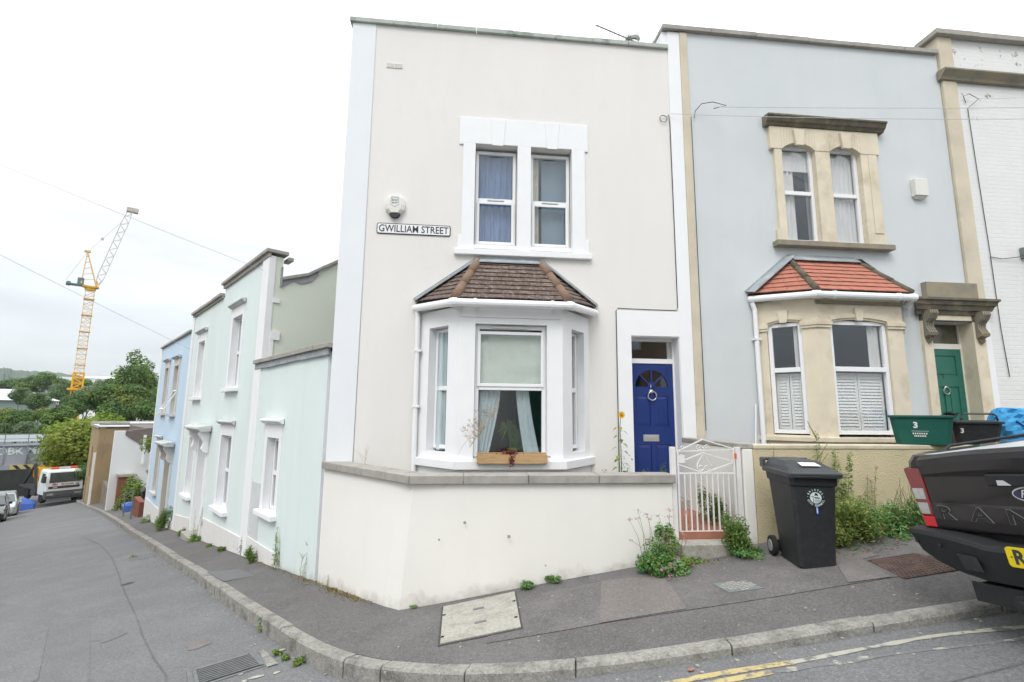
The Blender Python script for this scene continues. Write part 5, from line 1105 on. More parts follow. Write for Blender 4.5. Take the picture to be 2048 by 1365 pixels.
for x in (-12.87, -11.72):
    mb = MB(); S_ = [(-.05, .66), (-.26, .66), (-.26, .58), (-.16, .4), (-.18, .28), (-.12, .18), (-.05, .16)]; mb.loft([[(x + dx, y, z) for y, z in S_] for dx in (-.07, .07)]); mb.build('bracket', M['palesur'], hb, bevel=.004)
boxpart('plinth', 'plinth', hb, (-16.3, -13.0, -.03, -.0005, -3.4, -1.42)); boxpart('plinth', 'plinth', hb, (-11.6, -10.58, -.03, -.0005, -3., -1.42))
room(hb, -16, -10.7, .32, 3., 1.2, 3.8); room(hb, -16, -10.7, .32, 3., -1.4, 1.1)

# ================================================================== BEYOND THE BLUE HOUSE
def sthing(name, label, cat, group=None): return thing(name, SO, SIDE_ROT, label, cat, group)
def sbox(o_name, mt, label, cat, *bs, bevel=0, group=None):
    m_ = MB()
    for b_ in bs: m_.box(*b_)
    return top(m_, o_name, M[mt] if isinstance(mt, str) else mt, label, cat, group, rot=SIDE_ROT, loc=SO, bevel=bevel)
sbox('brick_wall', 'brickred', 'low red brick wall just beyond the blue house', 'wall', (-19.2, -17.4, -.05, .15, -3.6, -1.75))
sbox('garden_fence', 'woodgrey', 'grey timber fence under the ivy beyond the blue house', 'fence', *[(-23.3 + k * .16, -23.16 + k * .16, 1.05, 1.09, -4., -1.05 - .012 * (30 - k)) for k in range(30)])
gp = sthing('gate_pillar', 'red brick gate pillar with a pale cap beside the dark gate', 'pillar')
boxpart('shaft', 'brickred', gp, (-26.0, -25.4, -.1, .5, -4.4, -1.55)); boxpart('cap', 'concrete', gp, (-26.06, -25.34, -.16, .56, -1.55, -1.42))
sbox('side_gate', 'maroon', 'dark red timber gate next to the brick pillar', 'gate', (-27.4, -26.05, .1, .16, -4.4, -1.35))
sbox('garden_wall', mat('mottled_block_wall', (.20, .17, .13), .95, .2, 2, col2=(.3, .25, .2), c2=(.5, .7), c2scale=1), 'mottled brown block wall between the gate and the tan building', 'wall', (-35.8, -27.5, -.05, .2, -5.6, -2.75))
rl = thing('handrail', SO, SIDE_ROT, 'thin handrail beside the steps past the blue house', 'handrail')
mb = MB(); mb.tube([(-17.2, -.3, -1.25), (-19.6, -.3, -1.75)], .025, 6); mb.tube([(-17.2, -.3, -1.25), (-17.2, -.3, -2.9)], .025, 6); mb.tube([(-19.6, -.3, -1.75), (-19.6, -.3, -3.)], .025, 6); mb.build('rail', M['dish'], rl)
wh = sthing('outbuilding', 'white rendered gable building with swept slate roof beyond the blue house', 'building')
mb = MB(); gp_ = [(-.42, -5.), (-.42, .72), (.02, .72), (.02, .5), (.30, .28), (.7, .0), (1.2, -.25), (7, -.6), (7, -5)]
mb.prism([(-26.0, y + .0, z) for y, z in gp_], (-.45, 0, 0)); mb.prism([(-26.46, y, z - .05) for y, z in ((.9, -5.), (.9, -.1), (1.2, -.25), (7, -.6), (7, -5))], (-8, 0, 0)); mb.build('wall', mat('white_gable_render', (.72, .74, .76), .9, .03, 1), wh)
mb = MB(); mb.prism([(-26.0 + .06, y, z) for y, z in ((.04, .50), (.32, .30), (.72, .02), (1.2, -.22), (7, -.58), (7, -.4), (3.2, .9), (.9, .85), (.3, .75), (.04, .70))], (-.45, 0, 0)); mb.prism([(-26.5, y, z) for y, z in ((.9, .0), (7, -.58), (7, -.4), (3.2, .9), (.9, .85))], (-7.8, 0, 0)); mb.build('roof', M['slate'], wh)
boxpart('white_post', 'white', wh, (-25.9, -25.8, .78, .9, -1., .5))
tb = sthing('corner_building', 'tan rendered flat roofed building at the foot of the street before the bridge', 'building')
mb = MB(); holed(mb, -45., -36., -7., .68, [(-38.6, -37.8, -5.6, -2.9), (-41.5, -40.3, -3., -.8), (-44., -42.8, -5.8, -3.2)], -.5, .3); mb.build('wall', M['tan'], tb)
boxpart('gable_wall', 'tan', tb, (-36.3, -36., -.195, 9, -7, .60), (-45., -44.7, -.195, 9, -7, .60)); boxpart('back_wall', 'tan', tb, (-45, -36., 9, 9.3, -7, .6))
boxpart('roof', 'metalroof', tb, (-45.05, -35.95, -.55, 9.35, .68, .74)); boxpart('parapet_trim', 'coping', tb, (-45.1, -35.9, -.60, -.56, .62, .78), (-45.15, -45.05, -.56, 9.4, .8, .95), (-36., -35.85, -.56, 9.4, .8, .93))
boxpart('blind_window', 'pink', tb, (-38.6, -37.8, -.4, -.35, -5.6, -2.9), (-41.5, -40.3, -.4, -.35, -3., -.8), (-44., -42.8, -.4, -.35, -5.8, -3.2)); boxpart('roof_light', 'metalroof', tb, (-41, -38, 1.5, 6.5, .80, .96))
boxpart('drainpipe', 'white', tb, (-36.6, -36.4, -.62, -.5, -7, -1.0))

# railway bridge over the foot of the street
BC = Vector((-43.4, 45.7, 0)); BR = B - rad(0)
br = thing('railway_bridge', (BC.x, BC.y, 0), B, 'grey steel girder railway bridge with hazard striped edge and graffiti', 'bridge')
# local x: across the street (to the right in view), local y: away
mb = MB(); mb.box(-14, 10, 0, .4, -3.02, -1.38); mb.box(-14, 10, -.12, .5, -1.38, -1.28); mb.box(-14, 10, 4.6, 5.0, -3.02, -1.38); mb.box(-14, 10, -.15, 5.1, -3.42, -3.02); 
for k in range(16): mb.box(-13.5 + k * 1.5, -13.4 + k * 1.5, -.1, 0, -3.0, -1.4)
mb.build('girder', M['steel'], br)
mb = MB()
for k in range(16): mb.box(-13.5 + k * 1.5, -13.44 + k * 1.5, .3, .36, -1.28, -.3)
for z in (-.3, -.75): mb.box(-14, 10, .3, .35, z - .04, z)
mb.build('parapet_rail', M['dish'], br); boxpart('far_parapet', 'metalroof', br, (-2.2, 4.5, 4.9, 5.0, -1.2, -.55))
mb = MB(); mb.box(-.9, 6., -.2, -.151, -3.40, -3.02); hz = mb.build('hazard_board', M['hazy'], br)
mb = MB()
for k in range(10): x = -.75 + k * .66; mb.prism([(x, -.21, -3.04), (x + .27, -.21, -3.04), (x + .57, -.21, -3.38), (x + .30, -.21, -3.38)], (0, .008, 0))
mb.build('hazard_stripe', M['hazk'], hz)
mb = MB()
for txt, x in (('DBK', -1.0), ('MIK', .75)): text_in(mb, txt, .85, Matrix.Translation((x, -.02, -1.85)) @ FACE, bold=.03)
mb.build('graffiti', mat('pale_graffiti', (.62, .68, .70), .8, .2, 3, col2=(.2, .22, .25), c2=(.55, .6), c2scale=2.5), br)
boxpart('abutment', 'darkstone', br, (-14, -5.0, -.1, 5, -10, -3.42), (9, 12, -.1, 5, -10, -3.42)); boxpart('abutment_face', 'tealwall', br, (-14, -2.55, -.35, -.11, -10, -3.6))
mb = MB(); mb.box(-2.5, -2.2, .3, 4.9, -10, -3.42); mb.build('pier', M['darkstone'], br)
struct(boxpart('far_cutting', 'darkstone', None, (-60, -50, 54, 54.4, -10, -3)))

# ------------------------------------------------------------------ trees
def make_crown(kind, rx, rz, n, mats, size, dens, shape='round', zc=0, br=.36):
    bl = crown_blobs(rx, rz, n, zc, br, shape); P, Nn, s, ids = blob_leaves(bl, dens, size)
    mi = (np.random.rand(n)[ids] < .42).astype(int) if len(mats) > 1 else None
    o = leaf_mesh('crown', P, Nn, s, mats, mi, .75); return o
def trunk_mesh(h, r):
    mb = MB(); mb.tube([(0, 0, 0), (.03 * h, .02 * h, h * .4), (0, .03 * h, h * .8), (.02 * h, 0, h * 1.1)], [r * 1.3, r, r * .7, r * .35], 9)
    for k in range(6):
        a = k * 1.05 + .4; z = h * (.5 + .09 * k); mb.tube([(0, .02 * h, z), (math.cos(a) * h * .22, math.sin(a) * h * .22, z + h * .2), (math.cos(a) * h * .36, math.sin(a) * h * .36, z + h * .45)], [r * .45, r * .28, r * .1], 6)
    o = mb.build('trunk', M['bark'], smooth=True); return o
PROTO = {}
def tree(kind, loc, sc, label, group, cat='tree', rot=None, szz=None):
    spec = {
        'round': (3.2, 2.6, 26, [M['leafmid'], M['leafdark']], .42, 15, 'round'),
        'dark': (3.6, 2.7, 30, [M['leafdark'], M['leafmid']], .42, 15, 'wide'),
        'olive': (3.8, 3.0, 40, [M['leafdark'], M['leafolive']], .40, 17, 'wide'),
        'poplar': (2.6, 4.4, 34, [M['leafmid'], M['leafdark']], .36, 17, 'poplar'),
        'lime': (2.7, 2.6, 44, [M['leaflime'], M['leafyel']], .21, 44, 'wide'),
        'pale': (3.2, 2.4, 26, [M['leafblue'], M['leafdark']], .40, 15, 'round'),
        'bright': (2.6, 2.2, 22, [M['leafmid'], M['leafolive']], .36, 16, 'round')}[kind]
    if kind not in PROTO:
        rx, rz, n, mats, s, d, shp = spec; c = make_crown(kind, rx, rz, n, mats, s, d, shp, zc=rz + 1.4, br=.40 if shp != 'poplar' else .36); t = trunk_mesh(rz + .6, .22); PROTO[kind] = (c, t); new = (c, t)
    else: new = [x.copy() for x in PROTO[kind]]; [COL.objects.link(x) for x in new]
    e = bpy.data.objects.new('poplar_tree' if kind == 'poplar' else 'tree', None); COL.objects.link(e); e.location = loc; e.rotation_euler = (0, 0, random.uniform(0, 6.28) if rot is None else rot); e.scale = (sc, sc, szz or sc)
    for x in new: x.parent = e
    return tag(e, label, cat, group)
def tp(px, py_top, D, kind, wpx, label, hz=None):
    """tree sized from its real distance D and apparent width"""
    top_ = raypt(px, py_top, D); cos2 = ((top_ - cam.location).normalized().dot(Vector((0, math.cos(PITCH), math.sin(PITCH))))) ** 2
    R3 = (top_ - cam.location).length; wid = wpx * R3 * cos2 / 998 / max(.75, cos2 ** .0)
    rx, rz = {'round': (3.2, 2.6), 'dark': (3.6, 2.7), 'olive': (3.8, 3.0), 'poplar': (2.6, 4.4), 'lime': (2.7, 2.6), 'pale': (3.2, 2.4), 'bright': (2.6, 2.2)}[kind]
    sc = wid * 1.25 / (2 * rx); hh = (2 * rz + 1.4) * sc; g_ = gz(top_.x) - .4
    szz = sc if hz is None else hz * sc
    z0 = top_.z - (2 * rz + 1.4) * szz
    t = tree(kind, (top_.x, top_.y, z0), sc, label, 'trees beyond the railway bridge', szz=szz)
    # carry the trunk down to the ground
    if z0 > g_:
        for c in t.children:
            if c.name.startswith('trunk'):
                d_ = (z0 - g_) / szz; c.location.z = -d_; c.scale = (1, 1, (d_ + 1.4 + 1.0 * rz) / (1.5 * (rz + .6)))
    return t
TL = [
 (-40, 742, 330, 'dark', 60, 'dark tree on the far skyline belt at the very left edge'),
 (18, 757, 320, 'dark', 55, 'dark tree in the far belt above the pale warehouse roof, left one'),
 (62, 752, 300, 'round', 60, 'round green tree in the far belt above the right end of the warehouse roof'),
 (95, 746, 290, 'round', 44, 'taller bright crown in the far belt left of the crane foot'),
 (122, 754, 300, 'dark', 46, 'dark tree in the far belt just left of the yellow crane foot'),
 (118, 768, 240, 'pale', 50, 'lower grey green tree standing in front of the belt left of the crane'),
 (165, 758, 300, 'round', 50, 'tree in the far belt just right of the crane mast'),
 (205, 760, 290, 'pale', 56, 'grey green tree in the far belt under the white roofs'),
 (232, 757, 270, 'round', 50, 'tree in the far belt to the left of the poplar'),
 (180, 772, 190, 'pale', 62, 'grey green tree behind the dark tree right of the crane'),
 (158, 783, 150, 'dark', 52, 'dark round tree right of the crane foot'),
 (48, 776, 150, 'pale', 46, 'pointed grey green tree in front of the warehouse wall'),
 (78, 786, 145, 'pale', 50, 'grey green tree in front of the right end of the warehouse'),
 (8, 812, 105, 'bright', 56, 'bright green tree at the left edge above the bridge'),
 (42, 820, 100, 'round', 52, 'mid green tree above the left of the bridge girder'),
 (88, 812, 105, 'bright', 46, 'yellowish green tree over the middle of the bridge'),
 (122, 812, 100, 'round', 66, 'rounded green tree between the bridge and the dark wood'),
 (6, 846, 85, 'pale', 52, 'olive grey tree at the left edge just behind the bridge rail'),
 (52, 843, 84, 'pale', 50, 'olive grey bush-like tree just behind the bridge rail'),
 (88, 850, 82, 'pale', 40, 'small grey green tree behind the bridge rail near the lime tree'),
 (150, 800, 110, 'dark', 50, 'dark tree behind the bright lime tree'),
 (272, 700, 112, 'poplar', 66, None), (298, 722, 116, 'poplar', 46, None), (252, 742, 114, 'poplar', 40, None),
 (215, 768, 92, 'olive', 82, 'broad dark tree with golden top left of the blue house'),
 (272, 768, 90, 'olive', 84, 'broad dark tree with golden top directly behind the blue house corner'),
 (240, 796, 88, 'dark', 80, 'dark lower tree over the flat roofs'),
 (300, 800, 84, 'dark', 60, 'dark tree squeezed behind the pale blue house wall'),
 (338, 770, 100, 'dark', 70, 'tree mostly hidden behind the pale blue house'),
]
PL = iter(['tall poplar, main peak above the dark trees left of the blue house', 'shorter right shoulder poplar beside the blue house', 'lower left poplar of the clump by the crane side'])
for px, py, D, kind, w, lab in TL: tp(px, py, D, kind, w, lab or next(PL), hz=1.15 if kind == 'poplar' else None)
lt = tree('lime', Vector((-30.5, 37.6, -4.6)), 1.0, 'bright lime green tree overhanging the road beside the recycling truck', 'trees at the foot of the street', rot=1.2)
p_ = raypt(176, 824, 60); lt.location = (p_.x, p_.y, p_.z - 6.6 * 1.12); lt.scale = (1.38, 1.38, 1.12)
for c in lt.children:
    if c.name.startswith('trunk'): c.location.z = -.8
l2 = tree('lime', raypt(236, 836, 60) - Vector((0, 0, 5.4)), .8, 'bright lime green tree showing over the tan building roof', 'trees at the foot of the street')
tp(172, 925, 56, 'dark', 56, 'dark tree in the shade behind the truck cab')
tp(205, 930, 62, 'dark', 50, 'dark tree behind the tan building wall')

# ------------------------------------------------------------------ far buildings
def far_box(px0, px1, pyt, pyb, D, depth):
    a = raypt(px0, pyt, D); b = raypt(px1, pyt, D); zb = gz(-100) - 1; ang = math.atan2(b.y - a.y, b.x - a.x); return a, b, ang
a, b, ang = far_box(-60, 72, 778, 800, 210, 40)
wr = thing('warehouse', (a.x, a.y, 0), ang, 'long green clad warehouse with pale metal roof among the trees', 'warehouse'); L_ = (b - a).length
mb = MB(); mb.box(0, L_ + 5, 0, 40, -9, a.z - 3.); mb.build('wall', M['metalwall'], wr)
mb = MB(); mb.add([(-1, -1, a.z - 3.), (L_ + 6, -1, a.z - 3.), (L_ + 6, 41, a.z - 3.), (-1, 41, a.z - 3.), (-1, 12, a.z + .6), (L_ - 2, 12, a.z + .6), (-1, 30, a.z + .6), (L_ - 2, 30, a.z + .6)], [(0, 1, 5, 4), (1, 2, 7, 5), (2, 3, 6, 7), (4, 5, 7, 6), (0, 4, 6, 3)]); mb.build('roof', M['metalroof'], wr)
def gable_house(px, py, D, w, d, label, wallm='brickred', roofm='slate', rot=None, hh=3.2):
    p = raypt(px, py, D); e = thing('house', (p.x, p.y, p.z), B + (rot or 0), label, 'house', 'far houses among the trees')
    mb = MB(); mb.box(-w / 2, w / 2, 0, d, -9 - p.z + 0, -1.6); mb.add([(-w / 2, 0, -1.6), (w / 2, 0, -1.6), (0, 0, 0), (-w / 2, d, -1.6), (w / 2, d, -1.6), (0, d, 0)], [(0, 1, 2), (3, 5, 4)]); mb.build('wall', M[wallm], e)
    mb = MB(); o_ = .35
    for s in (-1, 1): mb.loft([[(s * (w / 2 + o_), -o_, -1.6 - .25), (0, -o_, .04), (0, -o_, .2), (s * (w / 2 + o_), -o_, -1.7)], [(s * (w / 2 + o_), d + o_, -1.6 - .25), (0, d + o_, .04), (0, d + o_, .2), (s * (w / 2 + o_), d + o_, -1.7)]])
    mb.build('roof', M[roofm], e)
    for x in (-w / 4, w / 4): f = boxpart('window', 'upvc', e, (x - .5, x + .5, -.05, .0, -4.2, -2.6)); boxpart('pane', 'ink', f, (x - .42, x + .42, -.06, -.051, -4.1, -2.7))
    boxpart('chimney', 'brickred', e, (-.4, .4, d * .4, d * .4 + .8, -.4, 1.3)); return e
gable_house(103, 792, 330, 7, 9, 'far house with a white gable below the crane', 'white', 'slate', .5)
gable_house(122, 796, 340, 9, 9, 'far red brick house at the foot of the yellow crane', 'brickred', 'brickred', 1.2)
gable_house(6, 796, 320, 9, 9, 'far brick house with white window at the left edge', 'brickred', 'slate', .2)
gable_house(285, 757, 420, 22, 30, 'far pale building beside the poplar near the blue house', 'white', 'metalroof', 1.3)
for k, (px, w_, lab) in enumerate(((168, 60, 'left one of the long white roofs below the far hill'), (192, 70, 'middle one of the long white roofs below the far hill'), (212, 50, 'right one of the long white roofs below the far hill'))):
    a = raypt(px, 760 + k, 640); e = thing('far_shed', (a.x, a.y, 0), B, lab, 'shed', 'white sheds under the hill'); boxpart('wall', 'metalwall', e, (-w_ / 2, w_ / 2, 0, 60, -12, a.z - 3)); boxpart('roof', 'white', e, (-w_ / 2 - 1, w_ / 2 + 1, -1, 61, a.z - 3, a.z + 2.))

# ------------------------------------------------------------------ crane
cb = raypt(142, 800, 220); ct = raypt(181, 577, 220); cp = Vector((ct.x, ct.y, 0))
cr = thing('tower_crane', (cp.x, cp.y, 0), B, 'tall yellow and cream luffing tower crane standing over the far trees', 'crane')
def lattice(mb, z0, z1, w, n, r, dia=True):
    for sx in (-1, 1):
        for sy in (-1, 1): mb.bar((sx * w, sy * w, z0), (sx * w, sy * w, z1), r * 1.5)
    for k in range(n):
        a, b = z0 + (z1 - z0) * k / n, z0 + (z1 - z0) * (k + 1) / n
        for (p, q_) in (((-w, -w), (w, -w)), ((w, -w), (w, w)), ((w, w), (-w, w)), ((-w, w), (-w, -w))):
            mb.bar((*p, b), (*q_, b), r)
            if k % 2: p, q_ = q_, p
            mb.bar((*p, a), (*q_, b), r)
H_ = ct.z; zy = raypt(147, 755, 220).z
mb = MB(); lattice(mb, -9, zy - 4, 1.35, 6, .22); lattice(mb, zy - 3.6, zy + 1.5, 1.35, 3, .30); mb.box(-2.4, 2.4, -2.4, 2.4, zy - 4.2, zy - 3.6); mb.build('base_mast', M['craneY'], cr)
mb = MB(); lattice(mb, zy + 1.5, H_ - 1, 1.2, 18, .10)
for k in range(5): z = zy + 4 + (H_ - zy - 8) * k / 4; mb.box(-1.45, 1.45, -1.45, 1.45, z, z + .25)
mb.build('mast', M['craneW'], cr)
mb = MB(); mb.lathe([(0, H_ - .8), (1.5, H_ - .8), (1.5, H_ - .2), (1.8, H_), (1.8, H_ + .3), (0, H_ + .4)], n=20); mb.box(-2.2, 2.2, -1.5, 1.5, H_ + .2, H_ + .6); mb.box(1.2, 1.7, -.6, .6, H_ + .6, H_ + 2.6); mb.build('slewing_ring', M['craneY'], cr)
mb = MB(); mb.box(-6.4, -1.5, -1.2, 1.2, H_ + .3, H_ + .8); mb.box(-3.6, -1.9, -1.1, 1.1, H_ + .8, H_ + 3.); mb.box(-6.3, -5.2, -1., 1., H_ + .1, H_ + 1.3); mb.build('machinery_deck', M['craneT'], cr, bevel=.1)
aft = Vector((-2.0, 0, H_ + 12.5)); mb = MB()
for s in (-1, 1): mb.bar((-2.6, s * 1., H_ + 1), aft + Vector((0, s * .3, 0)), .32); mb.bar((1.4, s * 1., H_ + 1), aft + Vector((0, s * .3, 0)), .28)
for k in range(5): z = H_ + 2.5 + k * 2; t = (z - H_ - 1) / 11.5; mb.bar((-2.6 + .6 * t, 0, z), (1.4 - 3.4 * t, 0, z + .8), .16)
mb.box(-2.9, -1.2, -.6, .6, H_ + 12.3, H_ + 12.9); mb.build('a_frame', M['craneW'], cr)
tipw = raypt(262, 420, 220); rootl = Vector((1.6, 0, H_ + 1.2)); inv = (Matrix.Translation((cp.x, cp.y, 0)) @ Matrix.Rotation(B, 4, 'Z')).inverted(); tipl = inv @ tipw
d = (tipl - rootl); ez = d.normalized(); ey = Vector((0, 1, 0)); ex_ = ey.cross(ez).normalized(); mb = MB(); n = 18; Lj = d.length
def J(k, a, b): return rootl + ez * k + ex_ * a + ey * b
for k in range(n):
    z0, z1 = Lj * k / n, Lj * (k + 1) / n; w0 = .95 * min(1, .3 + z0 / 4) * min(1, .5 + (Lj - z0) / 8); w1 = .95 * min(1, .3 + z1 / 4) * min(1, .5 + (Lj - z1) / 8)
    for b in (-1, 1): mb.bar(J(z0, w0, b * .7), J(z1, w1, b * .7), .16); mb.bar(J(z0, w0 if k % 2 else -w0, b * .7 if k % 2 else 0), J(z1, -w1 if k % 2 else w1, 0 if k % 2 else b * .7), .09)
    mb.bar(J(z0, -w0, 0), J(z1, -w1, 0), .22)
mb.box(tipl.x - 1.2, tipl.x + 2.2, -.9, .9, tipl.z - .8, tipl.z + .7); mb.build('jib', M['craneG'], cr)
mb = MB(); mid = aft.lerp(J(Lj * .82, -.9, 0), .42); mb.tube([aft, mid, J(Lj * .82, -.9, 0)], .06, 5); mb.tube([aft, (-6.6, 0, H_ + 1.6)], .06, 5); mb.box(mid.x - .4, mid.x + .4, -.3, .3, mid.z - .4, mid.z + .3); mb.build('pendant_line', M['craneG'], cr)

# unseen invented houses across both streets, put in for the window glass to mirror
def opposite(loc, rot, n, w, h, mt, label, step=0.):
    for k in range(n):
        e = thing('terraced_house', loc + Vector((math.cos(rot), math.sin(rot), 0)) * w * k + Vector((0, 0, step * k)), rot, label[k], 'house', 'invented houses across the streets')
        ops = [(.8, 1.7, 3.6, 5.1), (3.1, 4., 3.6, 5.1), (.8, 2.2, .8, 2.4), (3.2, 4.1, -.6, 2.3)]
        mb = MB(); holed(mb, 0, w, -2, h, ops, 0, .25); mb.build('wall', M[mt[k % len(mt)]], e)
        mb = MB(); mb.prism([(0, -.1, h), (0, 3.5, h + 1.5), (0, 7, h)], (w, 0, 0)); mb.build('roof', M['slate'], e)
        mb = MB(); mb.box(-.3, .3, 3, 4.4, h, h + 2.4)
        for c in (3.3, 3.9): mb.lathe([(0, h + 2.4), (.12, h + 2.4), (.1, h + 2.8), (0, h + 2.8)], (0, c, 0), 'Z', 8)
        mb.build('chimney', M['brickred'], e)
        for (a, b, c, d) in ops[:3]: window(e, a, b, c, d, .12, rails=((c + d) / 2,), w=.06)
        boxpart('door', 'doogreen', e, (3.2, 4.1, .15, .2, -.6, 2.3))
ow = ['peach rendered', 'red brick', 'tan rendered']
opposite(Vector((13, -7.5, 1.4)), math.pi + A, 5, 5., 5.6, ['pink', 'grey', 'cream', 'grey', 'brickred'], [f'{c} house added unseen across the front street, {o_} from the right' for c, o_ in zip(['peach', 'grey', 'cream', 'grey', 'red brick'], ['first', 'second', 'third', 'fourth', 'fifth'])], -.5)
opposite(Sp(6, 9.2, gside(6)), SIDE_ROT + math.pi, 6, 5., 5.4, ['brickred', 'pink', 'tan', 'brickred', 'pink', 'tan'], [f'{c} house added unseen across the side street, {o_} from the top of the hill' for c, o_ in zip(['red brick', 'peach', 'tan', 'red brick', 'peach', 'tan'], ['first', 'second', 'third', 'fourth', 'fifth', 'sixth'])], -.5)

# ------------------------------------------------------------------ overhead wires
def sag(a, b, s, n=24): a, b = Vector(a), Vector(b); return [a.lerp(b, t) + Vector((0, 0, -s * 4 * t * (1 - t))) for t in np.linspace(0, 1, n)]
def wire(a, b, s, r, label, group='overhead telephone wires'):
    mb = MB(); mb.tube(sag(a, b, s), r, 6); return tag(mb.build('overhead_wire', M['wiregrey'], None, smooth=True), label, 'wire', group)
wire(raypt(-260, 222, 8.4), Sp(3.6, .02, 4.55), .02, .0035, 'overhead wire rising left from the top corner of the mint house')
wire(raypt(-260, 377, 13), Sp(10.62, .02, 3.6), .03, .005, 'overhead wire rising left from the pale blue house')
wire(Wp(5.20, .05, 6.655), raypt(2250, 236, 10.5), .05, .004, 'lower overhead wire crossing the grey house from the cream house')
wire(Wp(5.86, .22, 6.72), raypt(2250, 214, 10.5), .02, .004, 'upper overhead wire crossing the grey house')
wire(Wp(10.9, .1, 7.35), raypt(2250, 184, 10.5), .02, .004, 'short overhead wire leaving the white brick house')
# aerial on the cream house roof
ae = thing('aerial', Wp(4.72, -.5, 7.3), FRONT_ROT, 'thin tv aerial leaning over the cream house parapet beside the flue', 'aerial')
mb = MB(); mb.tube([(0.05, 0, 0), (.05, 0, 1.08)], .010, 6); mb.tube([(-.62, 0, 1.36), (.22, 0, 1.05)], .011, 6)
for t in np.linspace(.05, .7, 8): mb.tube([(-.62 + .84 * t, -.10, 1.36 - .31 * t), (-.62 + .84 * t, .10, 1.36 - .31 * t)], .004, 5)
mb.build('mast', M['dish'], ae)
# ================================================================== PICKUP
def rounded_section(pts): return pts
pk = bpy.data.objects.new('pickup_truck', None); COL.objects.link(pk)
cy, sy, cp_, sp_, cr_, sr_ = math.cos(.159), math.sin(.159), math.cos(.114), math.sin(.114), math.cos(-.118), math.sin(-.118)
pk.matrix_world = Matrix.Translation((3.349, 3.064, .311)) @ (Matrix(((cy, -sy, 0), (sy, cy, 0), (0, 0, 1))) @ Matrix(((cp_, 0, -sp_), (0, 1, 0), (sp_, 0, cp_))) @ Matrix(((1, 0, 0), (0, cr_, -sr_), (0, sr_, cr_)))).to_4x4()
tag(pk, 'dark grey pickup truck parked by the kerb, seen from behind at the right edge', 'pickup truck')
def sect(x, k=1., zt=1.22, zb=.52, hw=.93):
    h = [(hw * .90, zb), (hw * .985, zb + .14), (hw, zb + .32), (hw * .995, zt - .14), (hw * .97, zt - .045), (hw * .915, zt)]
    return [(x, y * k, z) for y, z in h] + [(x, -y * k, z) for y, z in reversed(h)]
mb = MB(); mb.loft([sect(.03, .895, 1.205, .60), sect(.06, .945, 1.212, .56), sect(.13, .985, 1.218, .53), sect(.25, 1.), sect(1.7, 1., 1.22), sect(1.9, 1., 1.20), sect(4.2, 1., 1.12), sect(5.0, .95, 1.05), sect(5.2, .85, .95)])
mb.build('body', M['carpaint'], pk, smooth=False, bevel=.02)
mb = MB(); mb.loft([[(x, y * s, z) for y, s, z in ()] for x in ()]) if False else None
def cab(x, hw, z): return [(x, hw, z), (x, -hw, z)]
mb.loft([[(1.75, .82, 1.2), (4.15, .82, 1.12), (4.15, -.82, 1.12), (1.75, -.82, 1.2)], [(2.0, .66, 1.78), (3.3, .66, 1.78), (3.3, -.66, 1.78), (2.0, -.66, 1.78)]]); mb.build('cab', M['carpaint'], pk, bevel=.06)
mb = MB(); mb.loft([[(1.83, .62, 1.28), (1.80, -.62, 1.28), (1.98, -.56, 1.68), (1.98, .56, 1.68)], [(1.86, .62, 1.28), (1.86, -.62, 1.28), (2.02, -.56, 1.68), (2.02, .56, 1.68)]])
for s in (-1, 1): mb.prism([(2.1, s * .80, 1.3), (3.8, s * .815, 1.25), (3.25, s * .70, 1.66), (2.2, s * .71, 1.68)], (0, s * .02, 0))
mb.build('cab_window', M['carglass'], pk)
# tailgate with pressed ledge
mb = MB(); yy = .70
def tgs(z, x, w=yy): return [(x, w, z), (x, -w, z)]
prof = [(.68, .0), (.70, -.022), (.765, -.026), (.86, -.024), (.875, -.014), (1.06, -.018), (1.075, -.034), (1.14, -.038), (1.18, -.030), (1.205, .0)]
mb.loft([[(x, w, z + (.035 * (1 - (w / yy) ** 2) if z > 1.06 else 0)) for z, x in prof] + [(.06, w, 1.205 + .035 * (1 - (w / yy) ** 2)), (.06, w, .68)] for w in (yy, .6, .45, .3, 0, -.3, -.45, -.6, -yy)]); tg = mb.build('tailgate', M['carpaint'], pk, bevel=.006)
mb = MB(); mb.box(-.045, -.01, -.24, .24, 1.00, 1.078); tgh = mb.build('tailgate_handle', M['carplastic'], tg, bevel=.01)
mb = MB(); mb.prism([(-.0455, .17, 1.008), (-.0455, .09, 1.008), (-.0455, .13, 1.04), (-.0455, .17, 1.04)], (-.002, 0, 0)); mb.build('handle_key_trim', M['silver'], tg)
TX = lambda x, y, z: Matrix.Translation((x, y, z)) @ Matrix(((0, 0, -1, 0), (-1, 0, 0, 0), (0, 1, 0, 0), (0, 0, 0, 1)))
mb = MB(); mb2 = MB()
for ch, y in zip('RANGER', (.60, .36, .12, -.12, -.36, -.60)):
    text_in(mb, ch, .125, TX(-.0275, y, .805), extrude=.0015, bold=.0045, sx=1.55); text_in(mb2, ch, .125, TX(-.031, y, .805), extrude=.0015, bold=.0016, sx=1.55)
mb.build('letter_outline', M['letteredge'], tg); mb2.build('letter_face', M['carplastic'], tg)
mb = MB(); mb.loft([[(-.018, .118 * math.cos(t), .955 + .048 * math.sin(t)) for t in np.linspace(0, 6.283, 29)[:-1]], [(-.028, .118 * math.cos(t), .955 + .048 * math.sin(t)) for t in np.linspace(0, 6.283, 29)[:-1]]]); em = mb.build('emblem', M['silver'], tg)
mb = MB(); mb.loft([[(-.0285, .108 * math.cos(t), .955 + .039 * math.sin(t)) for t in np.linspace(0, 6.283, 29)[:-1]], [(-.031, .108 * math.cos(t), .955 + .039 * math.sin(t)) for t in np.linspace(0, 6.283, 29)[:-1]]]); mb.build('emblem_field', M['emblem'], tg)
